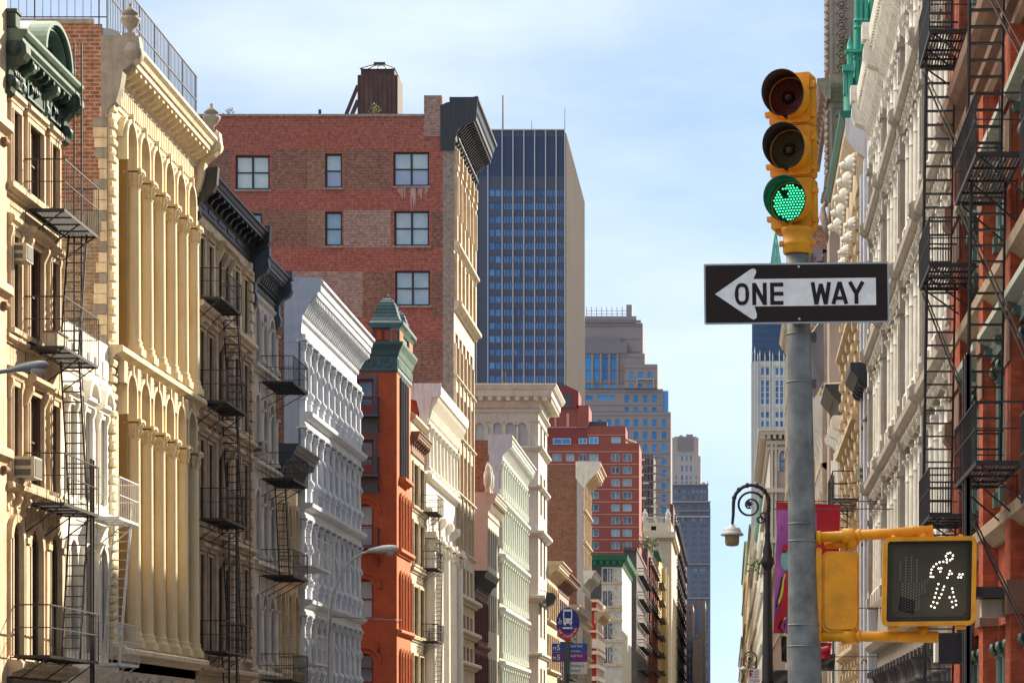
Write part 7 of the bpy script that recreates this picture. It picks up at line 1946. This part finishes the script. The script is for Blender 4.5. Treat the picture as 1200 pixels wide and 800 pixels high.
# ------------------------------------------------------------------ signal arms
def arm(y0, y1, x0, x1):
    m = MB().use('signal_yellow'); m.tube([(PX(x0), YP, PZ(y0)), (PX((x0 + x1) / 2), YP - .01, PZ((y0 + y1) / 2)), (PX(x1), YP - .02, PZ(y1))], [.026, .026, .030], 18); o = m.build('arm', pole_root)
    for x, r, w_ in ((959, .033, .012), (994, .037, .03), (1006, .033, .008), (1069, .033, .006)):
        t = (x - x0) / (x1 - x0); y = y0 + (y1 - y0) * t; m = MB().use('signal_yellow')
        m.tube([(PX(x) - w_, YP - .01 * t, PZ(y)), (PX(x) + w_, YP - .01 * t, PZ(y))], r, 16); m.build('collar', o)
    m = MB().use('signal_yellow'); x = 994; t = (x - x0) / (x1 - x0); y = y0 + (y1 - y0) * t; sg = -1 if y0 < 700 else 1
    m.tube([(PX(x) + .02, YP - .0, PZ(y)), (PX(x) + .02, YP, PZ(y) + sg * .065)], [.03, .024], 12); m.tube([(PX(1081), YP - .02, PZ(y1)), (PX(1081), YP - .02, PZ(y1) + sg * .05)], [.024, .03], 12)
    m.tube([(PX(968), YP + .06, PZ(y0) + sg * .03), (PX(992), YP + .02, PZ(y0) + sg * .028)], [.02, .024], 12)
    m.build('elbow', o, split=False)
arm(629.5, 622.5, 958, 1093)
arm(745, 746, 960, 1099)

# ------------------------------------------------------------------ pedestrian signals
YQ = 11.95
o = empty('pedestrian_signal', (Xp(1086, YQ), YQ, Zp(736, YQ)), 'square yellow framed pedestrian signal lit with a white dotted walking man', 'pedestrian signal', 'pedestrian signals on the pole')
Pf = Fr((Xp(1086, YQ), YQ - .12, Zp(683, YQ)), (1, 0, .014), (0, -1, 0), (.018, 0, 1)); kq = (YQ - .12) / F
# keep the face at its measured size
def qu(x): return (x - 1086) * kq * 1.0
def qz(y): return (683 - y) * kq
m = MB(Pf).use('signal_yellow')
def rring(m, u0, u1, z0, z1, w_, d0, d1, r=.03, n=5):
    def ringpts(u0, u1, z0, z1, r):
        pts = []
        for cx, cz, a0 in ((u1 - r, z1 - r, 0), (u0 + r, z1 - r, 90), (u0 + r, z0 + r, 180), (u1 - r, z0 + r, 270)):
            for k in range(n + 1): a = R(a0 + 90 * k / n); pts.append((cx + r * math.cos(a), cz + r * math.sin(a)))
        return pts
    A = ringpts(u0, u1, z0, z1, r); B = ringpts(u0 + w_, u1 - w_, z0 + w_, z1 - w_, max(.004, r - w_)); N_ = len(A)
    V = [(u, d0, z) for u, z in A] + [(u, d1, z) for u, z in A] + [(u, d1, z) for u, z in B] + [(u, d0, z) for u, z in B]
    fs = []
    for k in range(N_):
        k2 = (k + 1) % N_
        for q in range(4): fs.append((q * N_ + k, q * N_ + k2, ((q + 1) % 4) * N_ + k2, ((q + 1) % 4) * N_ + k))
    m.add(V, fs)
rring(m, qu(1031.5), qu(1140.5), qz(735), qz(631), .021, -.015, .045, .035)
m.build('frame', o)
m = MB(Pf).use('signal_yellow'); rbox(m, qu(1034), qu(1138), -.17, -.016, qz(732.5), qz(634), .035); m.build('housing', o)
m = MB(Pf).use('visor_black'); rring(m, qu(1036.7), qu(1135.3), qz(729.8), qz(636.2), .008, -.01, .03, .02); m.build('gasket', o)
m = MB(Pf).use('ped_face'); rbox(m, qu(1038.6), qu(1133.4), -.012, .004, qz(728), qz(638), .02); rring(m, qu(1042), qu(1131), qz(724.5), qz(641.5), .0025, .0041, .008, .03); m.build('face', o, split=False)
man = [(670,202),(682,199),(695,211),(662,214),(692,226),(682,233),(666,229),(667,243),(650,240),(633,242),(618,250),(605,262),(596,276),(593,292),(592,309),(604,310),(629,271),(641,270),(637,286),(682,284),(691,296),(678,299),(671,315),(722,314),(727,300),(742,300),(735,314),(629,344),(656,356),(623,366),(651,371),(618,386),(644,392),(613,406),(635,409),(607,428),(625,433),(597,447),(613,454),(694,366),(698,383),(683,407),(703,405),(712,423),(694,428),(714,443),(698,453)]
def dot(m, u, z, r, d=.006):
    m.add([(u + r * math.cos(2 * math.pi * k / 10), d, z + r * math.sin(2 * math.pi * k / 10)) for k in range(10)] + [(u, d + .003, z)], [(k, (k + 1) % 10, 10) for k in range(10)], True)
for x, y in man:
    m = MB(Pf).use('led_white'); dot(m, qu(940 + x / 4), qz(600 + y / 4), .0046); m.build('led', o)
m = MB(Pf).use('led_off')
def inhand(x, y):
    if 452 < x < 545 and 330 < y < 470: return True
    for cx, y0_ in ((448, 235), (474, 210), (500, 205), (526, 222)):
        if abs(x - cx) < 12 and y0_ < y <= 330: return True
    return abs((x - 562) - (350 - y) * .25) < 14 and 320 < y < 400
for ix in range(12):
    for iy in range(21):
        x = 436 + ix * 13; y = 212 + iy * 13 + (6 if ix % 2 else 0)
        if inhand(x, y): dot(m, qu(940 + x / 4), qz(600 + y / 4), .0045)
h = m.build('hand_dots', o, split=False)
m = MB(Pf).use('sign_black'); m.poly([(qu(1051), qz(716)), (qu(1069), qz(721)), (qu(1070.5), qz(705)), (qu(1053), qz(700))], .0068, .0075); m.build('sticker', o)
m = MB(Pf).use('signal_yellow')
for x in (1044, 1123): m.tube([(qu(x), .0, qz(631)), (qu(x), .0, qz(628.5))], .011, 8); m.box(qu(x) - .02, qu(x) + .03, -.05, .02, qz(739), qz(735.5))
m.build('hinge', o, split=True)
# the second one turned away
o = empty('pedestrian_signal', (Xp(983, YP), YP, Zp(740, YP)), 'yellow pedestrian signal turned away, its smooth back close to the grey pole', 'pedestrian signal', 'pedestrian signals on the pole')
Bk = Fr((Xp(982, YP), YP - .02, Zp(690, YP)), (1, 0, -.01), (0, -1, 0))
def bu(x): return (x - 982) * kp
def bz(y): return (690 - y) * kp
m = MB(Bk).use('signal_yellow'); rbox(m, bu(963), bu(1006.5), -.2, 0, bz(740.5), bz(646), .035, 6); rbox(m, bu(966), bu(1004), .0, .012, bz(737), bz(650), .035, 6); m.build('housing', o, split=False)
m = MB(Bk).use('signal_yellow'); rbox(m, bu(956), bu(962.6), -.24, .012, bz(741), bz(642), .012); m.build('frame', o)
m = MB(Bk).use('visor_black'); m.box(bu(954.5), bu(955.9), -.22, -.02, bz(737), bz(646)); m.build('face', o)

# ------------------------------------------------------------------ crook street lamp
def crook(Yc, xpost, label, kx=1.0):
    k = Yc / F
    def c(x, y): return (Xp(899.5, Yc) + (x - 899.5) * .02105, Yc, 8.08 - (y - 567) * .02105)
    dx = Xp(xpost, Yc) - Xp(899.5, Yc)
    def cc(x, y): p = c(x, y); return (p[0] + dx, p[1], p[2])
    bx = cc(899.5, 0)[0]
    o = empty('crook_street_lamp', (bx, Yc, .13), label, 'street lamp', 'black crook street lamps')
    m = MB().use('post_black')
    m.lathe(bx, Yc, [(.26, .13), (.26, .25), (.2, .3), (.17, 1.0), (.19, 1.1), (.14, 1.2), (.13, 3.1), (.17, 3.15), (.14, 3.25), (.10, 5.9), (.09, 5.95), (.13, 6.05), (.17, 6.12), (.17, 6.2), (.11, 6.32), (.12, 6.42), (.08, 6.6), (.065, 6.75), (.08, 6.8), (.06, 6.9), (.07, 7.3), (.045, 7.45)], 14)
    m.build('post', o, split=False)
    m = MB().use('post_black'); pts = [cc(901, 600)]
    for kk in range(13):
        a = R(-5 + 185 * kk / 12); pts.append(cc(880.3 + 20.7 * math.cos(a), 588.5 - 20.5 * math.sin(a)))
    pts += [cc(859.2, 604), cc(858, 616)]
    m.tube(pts, [.05] * 3 + [.048] * (len(pts) - 5) + [.04, .035], 8)
    for kk in range(2, 13, 2): p = pts[kk]; m.lathe(p[0], p[1], [(.03, p[2] - .06), (.065, p[2]), (.03, p[2] + .06)], 8)
    m.build('crook_arm', o, split=False)
    m = MB().use('post_black'); pts = []
    for kk in range(40):
        t = kk / 39; a = R(-30 - 620 * t); r = (14.5 * (1 - t) + 2.5); pts.append(cc(880 + r * math.cos(a) - 1, 590 + r * math.sin(a) + 2))
    m.tube(pts, [.032 - .012 * kk / 39 for kk in range(40)], 6)
    for ox, oy in ((895, 603), (891, 608)):
        pts = [cc(ox + (5 - 3.5 * q / 14) * math.cos(R(q * 30)), oy + (5 - 3.5 * q / 14) * math.sin(R(q * 30))) for q in range(15)]; m.tube(pts, .024, 6)
    for q in range(8):
        a = R(q * 45); m.tube([cc(878, 590), cc(878 + 4.5 * math.cos(a), 590 + 4.5 * math.sin(a))], [.04, .012], 5)
    m.build('scroll', o, split=False)
    lx = cc(858, 0)[0]; z0 = cc(0, 618)[2]
    h = MB().use('lamp_pale'); h.lathe(lx, Yc, [(.27, z0 - .2), (.29, z0 - .17), (.25, z0 - .13), (.21, z0 - .06), (.19, z0 - .01), (.1, z0 + .01), (.05, z0 + .08)], 18); hh = h.build('lamp_hood', o)
    g = MB().use('lamp_bowl'); g.lathe(lx, Yc, [(.06, z0 - .46), (.15, z0 - .44), (.175, z0 - .38), (.18, z0 - .21)], 18); g.build('lamp_bowl', hh)
crook(60.0, 899.5, 'tall black ornamental crook street lamp with hanging bowl, left of the grey pole')
crook(170.0, 886, 'small distant black crook lamp low beside the street end')
# small red and white parking sign
Yn = 60.6; o = empty('parking_sign', (Xp(883, Yn), Yn, .13), 'small white sign with red numeral 3 in the bottom street gap', 'sign')
Sn = Fr((Xp(877, Yn), Yn, 0), (1, 0, 0), (0, -1, 0)); kn = Yn / F
m = MB(Sn).use('sign_white'); rbox(m, 0, 13 * kn, -.004, 0, Zp(806, Yn), Zp(783, Yn), .015); m.build('plate', o)
m = MB(Sn).use('bus_red'); m.box(.02, .02 + 4.6 * kn, .001, .003, Zp(793, Yn), Zp(784.5, Yn))
for k in range(3): m.box(.03 + 5.6 * kn, 11.5 * kn, .001, .003, Zp(787 + 3 * k, Yn), Zp(786 + 3 * k, Yn))
m.build('red_field', o, split=False)
text_mesh('3', .17, 'lettering', 'sign_white', Sn, .045, Zp(792.3, Yn), .004, o)
text_mesh('TOW', .11, 'lettering', 'bus_red', Sn, .03, Zp(799, Yn), .003, o)
m = MB().use('post_green'); m.cyl(Xp(883, Yn), Yn + .04, .1, Zp(782, Yn), .03, .03, 8); m.build('post', o)

# ------------------------------------------------------------------ banners
def banner(name, label, Yb, poly, mat, extras=(), texts=(), rods=True):
    k = Yb / F; x0 = min(p[0] for p in poly); o = empty(name, (XR, Yb, Zp(poly[0][1], Yb)), label, 'banner', 'street banners'); s = Fr((0, Yb, 0), (1, 0, 0), (0, -1, 0))
    m = MB(s).use(mat); n = 14; V = []; fs = []
    # cloth with gentle folds, built as a strip grid between the left and right edges
    (ax, ay), (bx, by), (cx, cy), (dx, dy) = poly
    for i in range(n + 1):
        for j in range(n + 1):
            t = i / n; q = j / n
            xl = ax + (dx - ax) * q; yl = ay + (dy - ay) * q; xr_ = bx + (cx - bx) * q; yr = by + (cy - by) * q
            x = xl + (xr_ - xl) * t; y = yl + (yr - yl) * t
            V.append((Xp(x, Yb), .05 * math.sin(t * 9 + q * 3) * q + .03 * math.sin(q * 11 + t * 4), Zp(y, Yb)))
    for i in range(n):
        for j in range(n): a = i * (n + 1) + j; fs.append((a, a + n + 1, a + n + 2, a + 1))
    nV = len(V); V += [(v[0], v[1] - .006, v[2]) for v in V]; fs += [tuple(q + nV for q in f[::-1]) for f in fs]
    m.add(V, fs, True); m.build('cloth', o)
    for mt, pts in extras:
        m = MB(s).use(mt); m.poly([(Xp(x, Yb), Zp(y, Yb)) for x, y in pts], .085, .092); m.build('printed_shape', o)
    for tx, sz_, x, y, mt in texts: text_mesh(tx, sz_, 'lettering', mt, s, Xp(x, Yb), Zp(y, Yb), .09, o)
    if rods:
        for y in (ay - 1, dy): m = MB(s).use('iron_grey'); m.bar((Xp(min(ax, dx) - 1, Yb), 0, Zp(y, Yb)), (XR, 0, Zp(y, Yb)), .022); m.build('rod', o)
banner('street_banner', 'purple banner with curving red, yellow and navy shapes, left of the grey pole', 75.0, [(911, 597), (957, 599), (957, 742), (906.5, 741)], 'banner_purple',
       extras=[('banner_red', [(907, 740), (908, 727), (914, 712), (918, 697), (919, 680), (923, 668), (930, 668), (932, 700), (922, 716), (914, 735), (921, 741)]),
               ('banner_yellow', [(911, 706), (914, 697), (916, 684), (919, 672), (921, 673), (919, 684), (917, 698), (913, 708)]),
               ('banner_navy', [(908.6, 712), (910, 702), (913, 690), (915.5, 676), (917.5, 674), (915.5, 690), (912, 702), (910.5, 712)]),
               ('banner_teal', [(915, 662), (915, 650), (920, 645), (926, 650), (926, 668), (919, 668)]),
               ('banner_red', [(916, 648), (917, 640), (921, 637), (924, 641), (920, 648)]),
               ('banner_yellow', [(911.5, 736), (914, 728), (921, 722), (921.5, 724), (915.5, 729), (913, 736), (921, 741.5), (919, 741.8)])],
       texts=[('S', .16, 914.5, 621, 'ink'), ('M', .3, 918, 737, 'banner_navy')])
banner('street_banner', 'dark red banner with small white smile marks, right of the grey pole', 82.0, [(909.5, 588), (985, 591), (981, 715), (912, 712)], 'banner_red',
       extras=[('banner_white', [(967.5, 628), (970, 630.5), (974, 631.5), (977, 629.5), (977, 631), (974, 633), (970, 632.5)]), ('banner_white', [(968, 636), (977, 635), (975, 638.5), (970, 639)]), ('banner_white', [(971, 637.5), (972, 641), (973, 637.5)])])
banner('street_banner', 'small round red banner end showing below the yellow arm beside the pole', 86.0, [(955, 752), (975, 753), (972, 772), (956, 770)], 'banner_red', extras=[('banner_white', [(962, 758), (970, 756), (970, 758), (963, 760)])], rods=False)
banner('street_banner', 'black cloth banner hanging under the red one beside the pole', 87.0, [(957, 770), (979, 765), (978, 786), (957, 785)], 'banner_grey', rods=True)
banner('street_banner', 'grey banner in the bottom gap between crook lamp and pole', 80.0, [(903, 786), (925, 785), (926, 812), (903, 812)], 'banner_grey', rods=True)
banner('street_banner', 'narrow dark brown banner below the purple one, left of the pole', 78.0, [(915, 745), (922, 745), (922, 776), (916, 774)], 'visor_black', rods=False)

# ------------------------------------------------------------------ cobra head lamps
def cobra(label, Yc, xpost, zpost, xa, ya, xb, yb, mat, path):
    o = empty('cobra_street_lamp', (Xp(xpost, Yc), Yc, .13), label, 'street lamp', 'grey cobra head street lamps'); k = Yc / F
    m = MB().use(mat); X0 = Xp(xpost, Yc); m.lathe(X0, Yc, [(.2, .13), (.2, .3), (.12, .5), (.09, Zp(path[0][1], Yc))], 12); m.build('post', o)
    m = MB().use(mat); m.tube([(Xp(x, Yc), Yc, Zp(y, Yc)) for x, y in path], .045, 8); m.build('arm', o)
    x0, x1 = Xp(xa, Yc), Xp(xb, Yc); z0, z1 = Zp(ya, Yc), Zp(yb, Yc); L_ = x1 - x0; h = L_ * .16
    m = MB().use(mat); n = 9
    prof_ = [(0, .35), (.08, .55), (.25, .75), (.5, 1.0), (.75, 1.0), (.92, .8), (1.0, .25)]
    V = []; fs = []
    for t, s_ in prof_:
        for q in range(12):
            a = 2 * math.pi * q / 12; V.append((x0 + L_ * t, Yc + .17 * s_ * math.cos(a), z0 + (z1 - z0) * t + h * s_ * (math.sin(a) if math.sin(a) > 0 else math.sin(a) * .55)))
    for i in range(len(prof_) - 1):
        for q in range(12): fs.append((i * 12 + q, i * 12 + (q + 1) % 12, (i + 1) * 12 + (q + 1) % 12, (i + 1) * 12 + q))
    fs += [tuple(range(12))[::-1], tuple(range(72, 84))]
    m.add(V, fs, True); hh = m.build('lamp_head', o)
    m = MB().use('lamp_glass'); xc = x0 + L_ * .72; zc = z0 + (z1 - z0) * .72 - h * .4
    m.lathe(xc, Yc, [(.05, zc - h * .85), (.11, zc - h * .7), (.145, zc - h * .3), (.15, zc)], 14); m.build('lamp_glass', hh)
cobra('grey cobra head street lamp reaching in from the left edge of the picture', 48.0, -60, 0, 11, 434, 57, 428, 'lamp_grey', [(-60, 470), (-50, 450), (-30, 440), (14, 433.5)])
cobra('slim grey street lamp on a curved arm before the red building', 92.0, 387, 0, 430, 646, 467, 643, 'lamp_pale', [(387, 740), (388, 715), (393, 690), (402, 670), (413, 655), (424, 648), (436, 645.5)])
m = MB().use('iron_grey')
P0 = (Xp(388, 92), 92, Zp(722, 92)); P1 = (XL + .1, 136.5, Zp(726, 136.5))
m.tube([P0, tuple((a + c) / 2 - (0, 0, .02)[i] for i, (a, c) in enumerate(zip(P0, P1))), P1], .022, 5); tag(m.build('span_wire', None, loc=P0), 'thin grey cable stretched from the curved lamp post to the red building', 'cable')
m = MB().use('iron_grey')
P0 = (Xp(388, 92), 92, Zp(700, 92)); P1 = (Xp(420, 94), 94, Zp(723, 94))
# ------------------------------------------------------------------ bus stop sign on its boarding island
Yb = 64.0; kb = Yb / F
sheet('boarding_island', 'pavement_concrete', -5.6, -3.4, 58, 72, .13, h=.2)
o = empty('bus_stop_sign', (Xp(665, Yb), Yb, .13), 'round blue bus stop sign above blue and purple M5 route plates on a green post', 'bus stop sign')
Bs = Fr((Xp(665, Yb), Yb, Zp(730, Yb)), (1, 0, 0), (0, -1, 0))
def U(x): return (x - 665) * kb
def Zb(y): return (730 - y) * kb
m = MB(Bs).use('post_green'); m.f = Fr((0, 0, 0), (1, 0, 0), (0, 1, 0)); m.cyl(Xp(664, Yb), Yb, .1, Zp(757, Yb), .062, .062, 12); m.build('post', o)
def ell(cx, cy, rx, ry, a0=0, a1=360, n=36): return [(U(cx + rx * math.cos(R(a0 + (a1 - a0) * k / n))), Zb(cy + ry * math.sin(R(a0 + (a1 - a0) * k / n)))) for k in range(n)]
m = MB(Bs).use('bus_blue'); m.poly(ell(665.5, 729.5, 13.6, 18), -.03, .0); m.build('disc', o)
m = MB(Bs).use('bus_red'); pts = [(665.5 + 13.8 * math.cos(R(a)), 729.5 + 18.2 * math.sin(R(a))) for a in range(22, 159, 6)] + [(665.5 + 10.2 * math.cos(R(a)), 726.5 + 15.5 * math.sin(R(a))) for a in range(155, 24, -6)]
m.poly([(U(x), Zb(y)) for x, y in pts], .001, .006); m.poly([(U(x), Zb(y)) for x, y in ((662, 746), (669, 746), (668.4, 754), (662.4, 754))], -.03, .004); m.build('red_rim', o, split=False)
m = MB(Bs).use('bus_white')
def pb(x0, x1, y0, y1, d1=.008): m.box(U(x0), U(x1), .002, d1, Zb(y1), Zb(y0))
pb(660.2, 670.4, 713.5, 716, .008); pb(660.0, 661.2, 716.0, 724); pb(669.4, 670.6, 716.0, 724); pb(660.2, 670.4, 724, 730.2); pb(661, 663, 730.2, 732); pb(667.8, 669.8, 730.2, 732); pb(659.5, 670, 734.3, 736.3); m.poly([(U(669.5), Zb(737.5)), (U(671.5), Zb(735.3)), (U(669.5), Zb(733))], .002, .008)
m.arch(U(656.2), Zb(729), 1.2 * kb, 1.8 * kb, .002, .008, 10, 60, 360); pb(655.5, 656.3, 723.5, 727); pb(656, 658.5, 727, 727.8); m.build('bus_symbol', o, split=False)
m = MB(Bs).use('bus_blue'); m.box(U(661.4), U(669.2), .0085, .01, Zb(716.9), Zb(716.2)); 
for x in (662.3, 668.3): m.tube([(U(x), .008, Zb(727)), (U(x), .011, Zb(727))], .02, 8)
m.build('bus_detail', o, split=False)
for k, ch in enumerate('NO STANDING'):
    a = 148 - k * 11.6; text_mesh(ch, .07, 'lettering', 'bus_white', Bs, U(665.5 + 12.0 * math.cos(R(a))) - .02, Zb(728.5 + 17.0 * math.sin(R(a))) - .02, .009, o, bold=.001, rot=R(-(90 - a) * .9) if False else R((a - 90) * -.9))
for nm, mt, x0, x1, y0, y1 in (('route_plate', 'bus_lightblue', 647, 688.5, 753.5, 763.8), ('route_plate', 'bus_purple', 647, 688.5, 764, 775), ('stop_plate', 'plate_white', 668, 688.5, 775.6, 789)):
    m = MB(Bs).use(mt); m.box(U(x0), U(x1), .065, .08, Zb(y1), Zb(y0)); m.build(nm, o)
m = MB(Bs).use('post_green'); m.box(U(661.6), U(667.6), .081, .12, Zb(789.5), Zb(752)); m.build('post_cover', o)
for y in (761.5, 772.8):
    text_mesh('M', .135, 'lettering', 'bus_white', Bs, U(648), Zb(y), .083, o, bold=.001, squeeze=.9); text_mesh('5', .2, 'lettering', 'bus_white', Bs, U(652.8), Zb(y), .083, o, bold=.002, squeeze=.9)
    text_mesh('South Ferry', .105, 'lettering', 'bus_white', Bs, U(668.8), Zb(y - 3.5), .083, o, squeeze=.62)
text_mesh('via Broadway', .06, 'lettering', 'bus_white', Bs, U(668.8), Zb(763), .083, o, squeeze=.8)
text_mesh('Broadway &', .105, 'lettering', 'ink', Bs, U(668.8), Zb(781), .083, o, squeeze=.68); text_mesh('Spring St', .105, 'lettering', 'ink', Bs, U(668.8), Zb(786.6), .083, o, squeeze=.68)
# dark lamp box hanging over the left pavement
Yk = 236.0
o = empty('box_sign', (XL, Yk, Zp(708, Yk)), 'small dark wedge shaped box sign above the bus sign', 'sign')
m = MB().use('black_tin'); V = [(Xp(x, Yk + dy), Yk + dy, Zp(y, Yk)) for dy in (0, 3) for x, y in ((640, 694), (648, 694), (652, 699), (649, 706), (640, 710))]
m.add(V, [(0, 1, 2, 3, 4), (9, 8, 7, 6, 5)] + [(i, (i + 1) % 5, 5 + (i + 1) % 5, 5 + i) for i in range(5)]); m.build('box', o)
m = MB().use('iron_black'); m.bar((XL, Yk + 1, Zp(690, Yk)), (Xp(645, Yk), Yk + 1, Zp(694, Yk)), .05); m.build('bracket', o)
